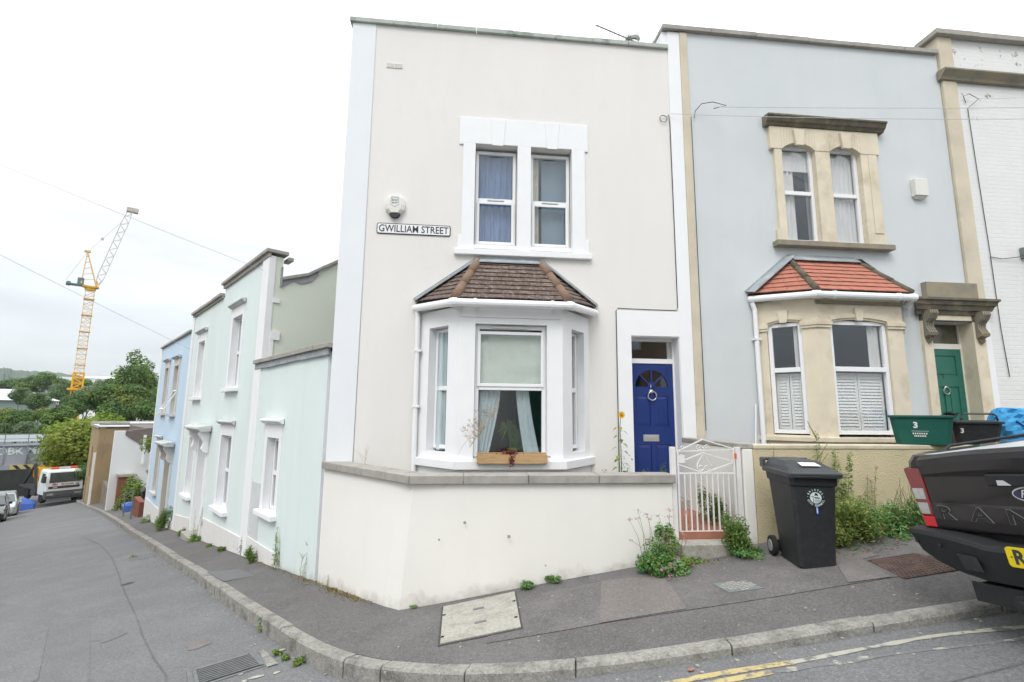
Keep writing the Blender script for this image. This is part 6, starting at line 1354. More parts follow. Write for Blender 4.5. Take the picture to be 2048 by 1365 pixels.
mb = MB(); text_in(mb, 'Ford', .068, TX(-.0315, 0, .955) @ Matrix(((1, .3, 0, 0), (0, 1, 0, 0), (0, 0, 1, 0), (0, 0, 0, 1))), bold=.0006, extrude=.001); mb.build('emblem_script', M['silver'], tg)
# tail lamps wrapping the corner
def lamp(s):
    def ring(z, yi, yo): return [(-.022, yi * s, z), (-.022, (yo - .05) * s, z), (.02, (yo - .005) * s, z), (.13, (yo + .032) * s, z), (.13, yi * s, z)]
    def seg(z0, z1): f = lambda z: (.70, .885 - .045 * (1.12 - z) / .4); return [ring(z0, *f(z0)), ring(z1, *f(z1))]
    mb = MB(); mb.loft(seg(.775, 1.12)); L_ = mb.build('tail_lamp', M['redlens'], pk, bevel=.006)
    mb = MB(); mb.loft(seg(.70, .774)); mb.build('reflector', M['redlens2'], L_, bevel=.004)
    for a, b in ((.895, .975), (.79, .872)):
        f = lambda z: (.72, .873 - .045 * (1.12 - z) / .4)
        def q(z, o=0): yi, yo = f(z); return [(-.026 - o, yi * s, z), (-.026 - o, (yo - .045) * s, z), (.012 - o, (yo + .006) * s, z), (.012, yi * s, z)]
        mb = MB(); mb.loft([q(a), q(b)]); l_ = mb.build('clear_lens', M['clearlens'], L_, bevel=.003)
lamp(1); lamp(-1)
mb = MB(); mb.loft([[(x, w, 1.212 + .030 * (1 - (w / .74) ** 2)) for w in (.74, .5, .25, 0, -.25, -.5, -.74)] + [(x, -.74, 1.19), (x, .74, 1.19)] for x in (.07, .12, 1.65)]); mb.build('load_cover', M['silver'], pk, bevel=.008)
for s in (-1, 1):
    mb = MB(); mb.tube([(.35, s * .80, 1.21), (.42, s * .80, 1.245), (1.5, s * .80, 1.25), (1.6, s * .80, 1.21)], .012, 8); mb.build('bed_rail', M['carplastic'], pk)
# bumper
def bring(y, zt, zb, xo): return [(.10, y, zt), (xo, y, zt), (xo - .012, y, zt - .03), (xo + .01, y, (zt + zb) / 2), (xo + .05, y, zb), (.10, y, zb)]
mb = MB(); mb.loft([bring(.945, .665, .62, .03), bring(.93, .68, .58, -.03), bring(.86, .69, .52, -.085), bring(.72, .69, .46, -.115), bring(.56, .68, .42, -.13), bring(.40, .66, .40, -.14), bring(.30, .64, .40, -.145), bring(-.30, .64, .40, -.145), bring(-.40, .66, .40, -.14), bring(-.56, .68, .42, -.13), bring(-.72, .69, .46, -.115), bring(-.86, .69, .52, -.085), bring(-.93, .68, .58, -.03), bring(-.945, .665, .62, .03)])
bp_ = mb.build('rear_bumper', M['carplastic'], pk, bevel=.008)
mb = MB(); mb.loft([[(-.137, .50, .56), (-.137, .38, .555), (-.137, .36, .47), (-.137, .47, .47)], [(-.152, .505, .565), (-.152, .375, .56), (-.152, .35, .465), (-.152, .475, .465)]]); mb.build('step_recess', M['binblack'], bp_, bevel=.005)
mb = MB(); mb.lathe([(0, 0), (.013, 0), (.013, .01), (0, .01)], (-.146, .62, .60), 'X', 12); mb.lathe([(0, 0), (.013, 0), (.013, .01), (0, .01)], (-.09, .84, .60), 'X', 12); mb.build('parking_sensor', M['binblack'], bp_)
npm = MB(); npm.prism([(-.158, x - .095, .595 + z) for x, _, z in rrect(.53, .118, .02, 0)], (.008, 0, 0)); np_ = npm.build('number_plate', M['plate'], pk)
mb = MB(); text_in(mb, 'R', .115, TX(-.159, .10, .593), bold=.004, sx=.95, extrude=.0006); mb.lathe([(0, 0), (.005, 0), (.005, .002), (0, .002)], (-.16, .142, .595), 'X', 8); mb.build('plate_lettering', M['ink'], np_)
mb = MB(); mb.box(-.06, .06, -.52, .52, .27, .36); mb.box(-.075, -.06, -.53, .53, .25, .375); mb.lathe([(0, 0), (.055, 0), (.055, .05), (0, .05)], (-.13, .20, .30), 'X', 14); mb.lathe([(0, 0), (.03, 0), (.03, .05), (0, .05)], (-.145, .20, .30), 'X', 14); mb.build('tow_bar', M['carplastic'], pk, bevel=.006)
mb = MB(); mb.box(.1, 4.8, -.7, .7, .36, .56); mb.build('chassis', M['rubber'], pk)
for x in (1.15, 4.35):
    for s in (-1, 1):
        mb = MB(); mb.lathe([(.0, -.11), (.28, -.12), (.37, -.10), (.385, -.05), (.385, .05), (.37, .10), (.28, .12), (0, .11)], (x, s * .78, .37), 'Y', 28); wl_ = mb.build('wheel', M['rubber'], pk, smooth=False)
        mb = MB(); mb.lathe([(0, -.005), (.24, -.005), (.24, .008), (.05, .03), (0, .03)] if s > 0 else [(0, .005), (.24, .005), (.24, -.008), (.05, -.03), (0, -.03)], (x, s * .90, .37), 'Y', 20); mb.build('rim', M['hub'], wl_)

# ================================================================== WHEELIE BIN
bn = thing('wheelie_bin', (2.775, 5.05, .265), rad(-7), 'black wheelie bin with a round council crest on the pavement', 'wheelie bin')
mb = MB(); 
def br_(z, x0, x1, y0, y1, c=.03): return [(x0 + c, y0, z), (x1 - c, y0, z), (x1, y0 + c, z), (x1, y1 - c, z), (x1 - c, y1, z), (x0 + c, y1, z), (x0, y1 - c, z), (x0, y0 + c, z)]
mb.loft([br_(.0, .015, .335, .0, .43), br_(.02, .005, .345, -.005, .46), br_(.40, -.01, .36, -.02, .52), br_(.78, -.03, .38, -.04, .575), br_(.785, -.045, .395, -.055, .59), br_(.86, -.05, .40, -.06, .60)])
bd = mb.build('body', M['binblack'], bn, bevel=.01)
lid = MB()
lid.loft([br_(.862, -.075, .425, -.10, .62), br_(.905, -.08, .43, -.105, .62), br_(.915, -.065, .415, -.09, .615)]); lid.loft([br_(.914, -.055, .405, -.075, .61), br_(.95, -.03, .38, -.01, .62), br_(1.0, .02, .33, .18, .655), br_(1.005, .03, .32, .4, .66)])
for z in (.875, .892): lid.box(-.085, .435, -.109, -.104, z, z + .006)
lid.tube([(-.07, .655, .985), (.42, .655, .985)], .018, 10); lid.box(-.075, -.04, .58, .665, .90, .99); lid.box(.39, .425, .58, .665, .90, .99)
ld = lid.build('lid', M['bingrey'], bn, bevel=.008)
mb = MB(); mb.prism([(.09, .00, .9665), (.27, .00, .9665), (.26, .12, .990), (.10, .12, .990)], (0, -.002, .004)); mb.build('sticker', M['signwhite'], ld)
for x in (-.05, .355):
    mb = MB(); mb.lathe([(0, -.02), (.07, -.025), (.098, -.02), (.1, 0), (.098, .025), (.07, .03), (0, .03)], (x, .50, .10), 'X', 22); w_ = mb.build('wheel', M['rubber'], bn)
    mb = MB(); mb.lathe([(0, -.03), (.055, -.03), (.06, -.024), (0, -.024)], (x, .50, .10), 'X', 18); mb.build('hub', M['hub'], w_)
mb = MB(); mb.box(.0, .35, .42, .5, .05, .16); mb.build('axle_housing', M['binblack'], bn)
FT_ = lambda x, z: Matrix.Translation((x, -.0025 - .052 * (z / .86) - .006, z)) @ Matrix.Rotation(rad(90 - 3.6), 4, 'X')
cx, cz = .175, .675; mb = MB()
T = FT_(cx, cz)
def cpoly(pts, o=0): mb.prism([T @ Vector((x, y, .001 + o)) for x, y in pts], T.to_3x3() @ Vector((0, 0, .0015)))
cpoly([(.052 * math.cos(t), .052 * math.sin(t)) for t in np.linspace(0, 6.283, 29)[:-1]])
for word, a0, a1, flip in (('BRISTOL', 150, 30, 1), ('CITY COUNCIL', 200, 340, -1)):
    for i, ch in enumerate(word):
        if ch == ' ': continue
        a = rad(a0 + (a1 - a0) * i / (len(word) - 1)); r_ = .072
        text_in(mb, ch, .025, T @ Matrix.Translation((r_ * math.cos(a), r_ * math.sin(a), .0015)) @ Matrix.Rotation(a - rad(90) * flip, 4, 'Z'), extrude=.0006, bold=.0006, res=2)
for a in (8, 172): cpoly([(.072 * math.cos(rad(a)) + .003 * math.cos(t), .072 * math.sin(rad(a)) + .003 * math.sin(t)) for t in np.linspace(0, 6.283, 9)[:-1]])
lg = mb.build('crest', M['logow'], bn)
mb = MB(); cpoly([(-.002, .046), (.018, .040), (.024, .012), (.008, .022), (-.012, .020)], .002); cpoly([(-.01, .008), (.04, .002), (.03, -.008), (-.014, -.004)], .002); cpoly([(-.045, .014), (-.018, .016), (-.018, .012), (-.045, .010)], .002); cpoly([(-.026, .012), (-.022, .012), (-.022, -.045), (-.026, -.045)], .002)
for k in range(3): cpoly([(-.015, -.018 - k * .01), (.044 - k * .006, -.016 - k * .01), (.044 - k * .006, -.019 - k * .01), (-.015, -.021 - k * .01)], .002)
mb.build('crest_ship', M['binblack'], lg)
mb = MB(); mb_ = mb; T2_ = FT_(.185, .555); text_in(mb, '1', .085, T2_, extrude=.001, bold=.006); o = mb.build('house_number', M['logoblue'], bn)
mb = MB(); text_in(mb, '1', .075, FT_(.183, .557) @ Matrix.Translation((0, 0, .002)), extrude=.0006, bold=.0); mb.build('house_number_shine', M['logow'], o)

# ================================================================== RECYCLING BOXES
def recbox(name, u, off, rot, w, d, h, mt, label, cat):
    e = thing(name, Wp(u, off, 1.388), FRONT_ROT + rot, label, cat, 'recycling boxes on the garden wall')
    m_ = MB(); t = .012
    lo, hi = br_(0, -w / 2 + .045, w / 2 - .045, -d / 2 + .035, d / 2 - .035, .05), br_(h - .03, -w / 2, w / 2, -d / 2, d / 2, .05)
    hi2 = br_(h - .03, -w / 2 - .02, w / 2 + .02, -d / 2 - .02, d / 2 + .02, .05); hi3 = br_(h, -w / 2 - .02, w / 2 + .02, -d / 2 - .02, d / 2 + .02, .05); in1 = br_(h, -w / 2 + t, w / 2 - t, -d / 2 + t, d / 2 - t, .05); in2 = br_(.03, -w / 2 + .06, w / 2 - .06, -d / 2 + .05, d / 2 - .05, .05)
    m_.loft([lo, hi, hi2, hi3, in1, in2]); m_.build('tub', mt, e, bevel=.006); return e
gb_ = recbox('recycling_box', 7.66, 1.50, rad(-42), .62, .40, .36, M['boxgreen'], 'green recycling box marked 3 standing on the roughcast wall', 'recycling box')
def side_T(x, z, w, d, h, side):    # text transform on a sloping side of the tub
    k = z / (h - .03)
    if side == 'front': return Matrix.Translation((x, -(d / 2 - .035) - .035 * k - .003, z)) @ Matrix.Rotation(rad(90 + 5.5), 4, 'X')
    return Matrix.Translation(((w / 2 - .045) + .045 * k + .003, x, z)) @ Matrix.Rotation(rad(90), 4, 'Z') @ Matrix.Rotation(rad(90 + 7), 4, 'X')
mb = MB(); text_in(mb, '3', .10, side_T(-.06, .235, .62, .40, .36, 'front'), bold=.004)
for k, (a, b) in enumerate(((.17, .150), (.15, .10), (.12, .08))):
    Tt = side_T(-.02, .165 - k * .03, .62, .40, .36, 'front'); n = 1 if k == 0 else 7
    for q in range(n):
        x0_ = -a / 2 + a * q / n; x1_ = x0_ + a / n * (.98 if n == 1 else .6); hh = .0018 if n == 1 else .009
        mb.prism([Tt @ Vector(v) for v in ((x0_, -hh, .001), (x1_, -hh, .001), (x1_, hh, .001), (x0_, hh, .001))], Tt.to_3x3() @ Vector((0, 0, .001)))
text_in(mb, '3', .10, side_T(.0, .13, .62, .40, .36, 'side'), bold=.003); mb.build('painted_number', M['paint3'], gb_)
P = np.random.normal(size=(60, 3)) * np.array([.04, .04, .015]) + np.array([.28, -.14, .37]); leaf_mesh('scrap', P, np.random.normal(size=(60, 3)), .045, [M['carplastic']], parent=gb_)
bb = recbox('recycling_box', 8.36, 1.52, rad(-30), .50, .38, .29, M['binblack'], 'black recycling box with raised handle beside the green box', 'recycling box')
mb = MB(); mb.tube([(-.14, -.12, .30), (-.13, -.12, .36), (-.10, -.12, .385), (.18, -.12, .385), (.21, -.12, .36), (.22, -.12, .30)], .012, 8); mb.build('handle', M['bingrey'], bb, smooth=True)
mb = MB(); mb.loft([br_(.285, -.24, .24, -.18, .18, .05), br_(.305, -.20, .20, -.15, .15, .05)]); mb.build('lid', M['binblack'], bb)
mb = MB(); text_in(mb, '3', .08, side_T(-.16, .17, .50, .38, .29, 'front'), bold=.002); mb.build('painted_number', M['paint3'], bb)
# blue bag
me_n = 34; vs = []; fs = []
for j in range(9):
    for i in range(me_n):
        a = 2 * math.pi * i / me_n; t = j / 8; sq = (abs(math.cos(a)) ** 4 + abs(math.sin(a)) ** 4) ** -.25
        w_ = (1 + .10 * math.sin(t * 3.1)) * (1 - .25 * max(0, t - .7)); q = .018 * math.sin(a * 5 + j) + .012 * math.sin(a * 11 + j * 2)
        vs.append((math.cos(a) * sq * .31 * w_ + q, math.sin(a) * sq * .19 * w_ + q, .43 * t + .04 * math.sin(a * 2 + .5) * t))
for j in range(8):
    for i in range(me_n): a = j * me_n + i; b = j * me_n + (i + 1) % me_n; fs.append((a, b, b + me_n, a + me_n))
fs.append(tuple(range(me_n))[::-1]); fs.append(tuple(8 * me_n + i for i in range(me_n)))
mb = MB(); mb.add(vs, fs); bag = thing('recycling_bag', Wp(9.08, 1.52, 1.388), FRONT_ROT + rad(-15), 'crumpled bright blue woven recycling bag beside the black box', 'bag'); mb.build('sack', M['bagblue'], bag)
mb = MB(); text_in(mb, 'RECYCLING', .06, Matrix.Translation((-.02, -.222, .12)) @ FACE, bold=.001); mb.tube([(-.2, -.2, .30), (-.1, -.235, .20), (0, -.2, .33)], .012, 6); mb.build('print', mat('navy_print', (.03, .07, .2), .7, .1), bag)

# ================================================================== COVERS AND GRATE
def gpt(x, y, dz=0): return Vector((x, y, gz(x, y) + dz))
def slab(name, q, mt, th, dz, parent=None, rim=0.):
    m_ = MB(); P_ = [gpt(*p, dz) for p in q]; m_.loft([[p - Vector((0, 0, .08)) for p in P_], P_]); return m_.build(name, mt, parent)
mc = thing('access_cover', (0, 0, 0), 0, 'large pale concrete access cover in the pavement below the cream wall', 'access cover')
qc = [(-.68, 5.47), (.05, 5.60), (.10, 4.69), (-.59, 4.60)]
slab('frame', [(-.70, 5.49), (.07, 5.62), (.12, 4.67), (-.61, 4.58)], M['joint'], 0, .008, mc); slab('slab', qc, M['concrete'], 0, .016, mc)
def bil(q, s, t): a = Vector((*q[0], 0)).lerp(Vector((*q[1], 0)), s); b = Vector((*q[3], 0)).lerp(Vector((*q[2], 0)), s); c = a.lerp(b, t); return (c.x, c.y)
for s, t in ((.48, .30), (.50, .68)): slab('lifting_slot', [bil(qc, s - .075, t - .02), bil(qc, s + .075, t - .02), bil(qc, s + .075, t + .025), bil(qc, s - .075, t + .025)], M['castiron'], 0, .020, mc)
for s, t in ((.02, .28), (.02, .86), (.97, .3), (.96, .75)): slab('keyhole_shade', [bil(qc, s - .02, t - .012), bil(qc, s + .02, t - .012), bil(qc, s + .02, t + .012), bil(qc, s - .02, t + .012)], M['black'], 0, .021, mc)  # black slabs paint in the dark of the keyholes
rc = thing('manhole_cover', (0, 0, 0), 0, 'rusty rectangular iron cover in the pavement between bin and pickup', 'manhole cover')
qr = [(3.42, 5.02), (3.88, 5.02), (4.02, 4.52), (3.36, 4.50)]; slab('plate', qr, M['rusty'], 0, .012, rc)
for i in range(14):
    for j in range(10): s, t = (i + .5) / 14, (j + .5) / 10; slab('stud', [bil(qr, s - .02, t), bil(qr, s, t - .03), bil(qr, s + .02, t), bil(qr, s, t + .03)], M['rusty'], 0, .017, rc) if False else None
mb = MB()
for i in range(16):
    for j in range(11):
        s, t = (i + .5 + .5 * (j % 2)) / 17, (j + .5) / 11; P_ = [gpt(*bil(qr, s + a, t + b), .012) for a, b in ((-.018, 0), (0, -.028), (.018, 0), (0, .028))]; mb.loft([P_, [p + Vector((0, 0, .006)) for p in P_]])
mb.build('stud_pattern', M['rusty'], rc)
wc = thing('water_cover', (0, 0, 0), 0, 'small grey iron stopcock cover in the pavement in front of the bin', 'water cover')
qw = [(1.92, 5.02), (2.22, 4.98), (2.27, 4.74), (1.97, 4.76)]; slab('plate', qw, M['dish'], 0, .012, wc)
mb = MB()
for i in range(8):
    for j in range(6):
        if (i - 3.5) ** 2 / 14 + (j - 2.5) ** 2 / 7 > 1: continue
        s, t = (i + .5) / 8, (j + .5) / 6; P_ = [gpt(*bil(qw, s + a, t + b), .012) for a, b in ((-.045, -.05), (.045, -.05), (.045, .05), (-.045, .05))]; mb.loft([P_, [p + Vector((0, 0, .005)) for p in P_]])
mb.build('grid_pattern', M['coping'], wc)
gr = thing('drain_grate', (0, 0, 0), 0, 'iron gully grate in the road beside the kerb corner', 'drain grate')
qg = [(-3.02, 5.20), (-2.60, 5.42), (-2.33, 5.10), (-2.78, 4.86)]
def slabr(name, q, mt, dz, parent, th=.05): m_ = MB(); P_ = [Vector((x, y, road_z(x, y) + dz)) for x, y in q]; m_.loft([[p - Vector((0, 0, th)) for p in P_], P_]); return m_.build(name, mt, parent)
slabr('frame', [bil(qg, s, t) for s, t in ((-.12, -.1), (1.12, -.1), (1.12, 1.1), (-.12, 1.1))], M['castiron'], .008, gr); slabr('pit_shade', qg, M['black'], .011, gr, .01)  # black sheet under the bars stands in for the shaded pit
for k in range(9): t = (k + .5) / 9; slabr('bar', [bil(qg, 0, t - .026), bil(qg, 1, t - .026), bil(qg, 1, t + .026), bil(qg, 0, t + .026)], M['castiron'], .017, gr, .008)
for s in (0., 1.): slabr('rim', [bil(qg, s - .03, -.03), bil(qg, s + .03, -.03), bil(qg, s + .03, 1.03), bil(qg, s - .03, 1.03)], M['castiron'], .020, gr, .01)
struct(sheet('channel_stone', [(-2.54, 5.47), (-2.44, 5.42), (-2.17, 5.08), (-2.25, 5.04)], M['kerb'], .010, road_z))
tag(sheet('brick_chip', irregular((1.25, 3.72), .018, 7, 1.4), M['terracotta'], .012, road_z, .1), 'small orange fragment lying on the road by the front kerb', 'debris')

# ================================================================== PLANTS
def plant(name, loc, label, cat='plant', group=None): return thing(name, loc, 0, label, cat, group)
def clump(parent, n, r, h, size, mats, name='foliage', prob=.5, flat=.5, asp=.5, mounds=5):
    size *= .8; n = int(n * 1.35)
    C_ = [(random.uniform(-r, r) * .6, random.uniform(-r, r) * .6, random.uniform(.1, .8) * h, r * random.uniform(.35, .6)) for _ in range(mounds)]
    P = []; Nn = []
    for c in C_:
        m_ = n // mounds; d = np.random.normal(size=(m_, 3)); d /= np.linalg.norm(d, axis=1, keepdims=True); rr = (np.random.rand(m_, 1) ** .5)
        p = np.array(c[:3]) + d * rr * np.array([c[3], c[3], h * .35]); P.append(p); Nn.append(d + np.array([0, 0, .8]) + .7 * np.random.normal(size=(m_, 3)))
    P = np.concatenate(P); Nn = np.concatenate(Nn); P[:, 2] = np.abs(P[:, 2]); ok = P[:, 2] < h * 1.25
    return leaf_mesh(name, P[ok], Nn[ok], size * np.random.uniform(.5, 1.3, ok.sum()), mats, (np.random.rand(ok.sum()) < prob).astype(int) if len(mats) > 1 else None, asp, parent)
def stems(parent, L_, r=.004, mt='stem', name='stem'):
    mb = MB()
    for pts in L_: mb.tube(pts, [r * (1 - .6 * i / (len(pts) - 1)) for i in range(len(pts))], 5)
    return mb.build(name, M[mt], parent)
def tall_weed(loc, h, label, n=1, mats=None, leaf=.05, spread=.1, dens=120, group='weeds growing out of the pavement', flower=None, lean=(0, 0), topb=False, stemmat='stem', name='weed'):
    e = plant(name, loc, label, 'weed', group); mats = mats or [M['leafweed'], M['leafivy']]; L_ = []; P = []; Nn = []; S_ = []; F = []
    for k in range(n):
        b = Vector((random.uniform(-spread, spread), random.uniform(-spread, spread), 0)) * (n > 1); hh = h * random.uniform(.6, 1) if k else h; tip = b + Vector((random.uniform(-.12, .12) * hh + lean[0] * hh, random.uniform(-.12, .12) * hh + lean[1] * hh, hh)); mid = b.lerp(tip, .5) + Vector((random.uniform(-.03, .03), random.uniform(-.03, .03), 0)) * h
        pts = [b, mid, tip]; L_.append(pts)
        for q in range(int(dens * hh)):
            t = random.uniform(.05, 1) ** .8; c = b.lerp(mid, t * 2) if t < .5 else mid.lerp(tip, t * 2 - 1); a = random.uniform(0, 6.28); ll = leaf * (1.25 - .8 * t) * random.uniform(.6, 1.3)
            P.append(c + Vector((math.cos(a), math.sin(a), .35)) * ll * .55); Nn.append(Vector((math.cos(a) * .5, math.sin(a) * .5, .9)) + Vector([random.gauss(0, .35) for _ in range(3)])); S_.append(ll)
        if topb:
            for q in range(5):
                t = random.uniform(.6, .95); c = mid.lerp(tip, t * 2 - 1); a = random.uniform(0, 6.28); e2 = c + Vector((math.cos(a) * .1, math.sin(a) * .1, .16)) * h; L_.append([c, e2])
                for z in range(10): P.append(c.lerp(e2, random.uniform(.2, 1.1))); Nn.append(Vector([random.gauss(0, 1) for _ in range(3)])); S_.append(leaf * .35)
        F.append(tip)
    stems(e, L_, .004 if h > .4 else .0025, stemmat)
    leaf_mesh('foliage', np.array([list(p) for p in P]), np.array([list(p) for p in Nn]), np.array(S_), mats, (np.random.rand(len(P)) < .5).astype(int) if len(mats) > 1 else None, .32, e)
    if flower:
        fp = np.concatenate([np.random.normal(size=(14, 3)) * .012 + np.array(list(f)) for f in F]); leaf_mesh('flower', fp, np.random.normal(size=fp.shape), .018, [flower], None, .7, e)
    return e
GP = gpt
# valerian by the gate
vl = plant('valerian_bush', GP(1.60, 5.56), 'bushy green valerian with pink flower heads left of the garden gate', 'bush')
clump(vl, 2600, .27, .34, .050, [M['leafnettle'], M['leafivy']], mounds=9)
f2 = clump(vl, 900, .26, .14, .045, [M['leafivy'], M['leafweed']], mounds=6); f2.location = (.30, .03, 0)
f3 = clump(vl, 700, .14, .30, .05, [M['leafnettle'], M['leafweed']], mounds=4); f3.location = (.10, .14, .22)
L_ = []; FP = []
for k in range(17):
    a = random.uniform(0, 6.28); b = Vector((random.uniform(-.2, .25), random.uniform(-.12, .12), .15)); tip = b + Vector((random.uniform(-.22, .12), random.uniform(-.15, .05), random.uniform(.12, .50))); L_.append([b, b.lerp(tip, .5) + Vector((.02, 0, .02)), tip]); FP.append(tip)
for x, y, z in ((-.06, -.26, .10), (.02, -.28, .14), (-.02, -.30, .04), (.08, -.26, .20)): FP += [Vector((x, y, z)), Vector((x + .02, y, z + .01))]
stems(vl, L_, .003); fp = np.concatenate([np.random.normal(size=(16, 3)) * np.array([.016, .016, .010]) + np.array(list(f)) for f in FP]); leaf_mesh('flower', fp, np.random.normal(size=fp.shape), .017, [M['petalpink']], None, .7, vl)
# clipped shrub right of gate
sh = plant('shrub', GP(2.50, 5.72), 'small dense green shrub growing up the wall right of the garden gate', 'shrub'); clump(sh, 2600, .20, .42, .042, [M['leafivy'], M['leafmid']], mounds=8); f2 = clump(sh, 700, .28, .10, .04, [M['leafivy'], M['leafnettle']], mounds=5); f2.location = (.04, -.10, 0)
# big weed bed behind the bin
wb_ = plant('weed_bed', GP(3.85, 5.63), 'wide tangle of nettles and weeds along the roughcast wall', 'weeds'); 
for dx, r_, h_, n_, m_ in ((-.55, .25, .42, 1500, 'leafweed'), (-.25, .3, .50, 1900, 'leafweed'), (.1, .3, .40, 1700, 'leafnettle'), (.45, .28, .42, 1500, 'leafnettle'), (.75, .28, .34, 1300, 'leafnettle'), (1.1, .3, .35, 1200, 'leafweed'), (1.5, .3, .3, 900, 'leafnettle')):
    f_ = clump(wb_, n_, r_, h_, .070, [M[m_], M['leafweed']], prob=.35, mounds=11, asp=.24); f_.location = (dx, random.uniform(-.06, .03), .15 * dx)
L_ = []
for k in range(110):
    b = Vector((random.uniform(-.7, 1.3), random.uniform(-.12, .1), 0)); b.z = .15 * b.x; a = random.uniform(0, 6.28); tip = b + Vector((random.uniform(-.2, .2), random.uniform(-.25, .05), random.uniform(.25, .62))); L_.append([b, b.lerp(tip, .6) + Vector((0, 0, .05)), tip])
stems(wb_, L_, .0035, 'stem')
dr = [(3.3 + random.uniform(0, 1.2), random.uniform(5.2, 5.42)) for _ in range(46)]
lf = leaf_mesh('fallen_leaf', np.array([[x - 3.85, y - 5.63, .15 * (x - 3.85) + .012] for x, y in dr]), np.tile(np.array([[0, 0, 1.]]), (46, 1)) + .2 * np.random.normal(size=(46, 3)), .05, [M['leafnettle'], M['leafdry']], (np.random.rand(46) < .4).astype(int), .4, wb_)
def wl(u, off=1.72): p = Wp(u, off, 0); return GP(p.x, p.y)
tall_weed(wl(5.98), 1.16, 'tallest fleabane weed standing behind the right side of the bin', 1, leaf=.075, dens=150, topb=True)
tall_weed(wl(6.26, 1.75), .92, 'dense leafy tall weed just right of the tallest one behind the bin', 2, leaf=.085, spread=.03, dens=240)
tall_weed(wl(5.55, 1.70), 1.03, 'faint tall weed rising behind the middle of the bin lid', 1, leaf=.06, dens=90, topb=True)
tall_weed(wl(6.62, 1.78), .66, 'thin weed with mauve flower heads between the tall weeds and the pickup', 3, leaf=.05, spread=.10, dens=60, flower=M['petalpink'])
tall_weed(wl(7.55, 1.74), .60, 'dry seed head weed just left of the pickup tail lamp', 3, leaf=.05, spread=.14, dens=90)
# low weeds at the wall foot
for (x, y), r_, h_, n_, lab in (((.16, 5.66), .13, .08, 520, 'low green weed at the foot of the cream wall beside the concrete cover'), ((.47, 5.71), .10, .09, 360, 'second low green weed further along the foot of the cream wall'), ((-1.0, 5.6), .05, .03, 60, 'tiny sprout at the street corner of the cream wall')):
    e = plant('weed', GP(x, y), lab, 'weed', 'weeds growing out of the pavement'); clump(e, n_, r_, h_, .032, [M['leafivy'], M['leafnettle']], mounds=4)
for (x, y), h_, lf_, n_, lab in (((-2.80, 6.06), .16, .08, 4, 'upright weed against the kerb just above the gully grate'), ):
    p = Vector((x, y, road_z(x, y))); e = plant('weed', p, lab, 'weed', 'weeds along the kerb'); clump(e, 260, .10, .06, .03, [M['leafivy'], M['leafweed']], mounds=4)
    P = np.array([[random.gauss(0, .02), random.gauss(0, .02), random.uniform(.02, .15)] for _ in range(26)]); leaf_mesh('blade', P, np.random.normal(size=(26, 3)) * np.array([1, 1, .1]), .09, [M['leafnettle']], None, .22, e, droop=4)
for (x, y), r_, n_, lab in (((-2.27, 5.31), .06, 260, 'leafy weed against the kerb, upper of the row below the gully grate'), ((-2.12, 5.17), .055, 260, 'leafy weed against the kerb, middle of the row below the gully grate'), ((-1.96, 5.02), .075, 460, 'largest leafy weed against the kerb, lowest of the row below the gully grate'), ((-8.6, 12.0), .1, 120, 'small weed on the kerb halfway down the side street')):
    e = plant('weed', Vector((x, y, road_z(x, y))), lab, 'weed', 'weeds along the kerb'); clump(e, n_, r_, .06, .028, [M['leafivy'], M['leafweed']], mounds=4)
def sl(v, off=.06): p = Sp(v, off, 0); return GP(p.x, p.y)
tall_weed(sl(1.55), .62, 'tall bushy grey green weed below the extension window sill', 3, leaf=.05, spread=.03, dens=130)
tall_weed(sl(.42), .48, 'sparse branching weed at the right end of the extension wall', 2, leaf=.03, spread=.03, dens=50, topb=True, stemmat='drystem')
tall_weed(sl(3.55), .50, 'tall weed at the foot of the white corner pier between extension and mint house', 2, leaf=.05, spread=.03, dens=110)
tall_weed(sl(7.0, .12), .75, 'tall thin weed beside the mint house door', 2, leaf=.045, spread=.03, dens=70)
tall_weed(sl(-.6, .1), .22, 'small upright weed at the foot of the cream wall in the side street', 2, leaf=.03, spread=.03, dens=120)
for v, r_, h_, n_, lab in ((2.55, .12, .25, 700, 'compact round bush at the foot of the extension wall'), (4.6, .09, .1, 260, 'low weed at the foot of the mint plinth'), (5.6, .09, .08, 220, 'low weed on the pavement under the mint ground floor window'), (6.9, .20, .16, 420, 'low green weed at the mint house doorstep'), (8.6, .12, .2, 300, 'weed left of the mint house doorstep'), (10.9, .30, .62, 1500, 'green bush between the mint and blue houses'), (11.9, .2, .3, 500, 'yellowish weed at the blue house door'), (14.5, .25, .25, 500, 'weeds at the foot of the blue house corner')):
    e = plant('bush' if h_ > .2 else 'weed', sl(v, .12), lab, 'bush' if h_ > .2 else 'weed', 'greenery at the foot of the side street walls'); clump(e, n_, r_, h_, .045 if h_ < .5 else .06, [M['leafivy'], M['leafmid']], mounds=6)
mb_g = plant('grass', (0, 0, 0), None, None); P = []; 
for _ in range(900):
    v = random.choice([random.uniform(-1.6, .4), random.uniform(-1.3, -.4), random.uniform(-.2, 3.6), random.uniform(3.5, 16)]); p = sl(v, abs(random.gauss(0, .05)) + .01); P.append((p.x, p.y, p.z + random.uniform(.0, .02)))
bpy.data.objects.remove(mb_g); P = np.array(P); o = leaf_mesh('dry_grass', P, np.random.normal(size=P.shape) + np.array([0, 0, .7]), .05 * np.random.uniform(.4, 1.4, len(P)), [M['leafdry'], M['leafweed'], M['terracotta']], np.random.choice([0, 0, 0, 1, 2], len(P)), .18); tag(o, 'dry grass and dead leaves along the foot of the side street walls', 'dry grass', kind='stuff')
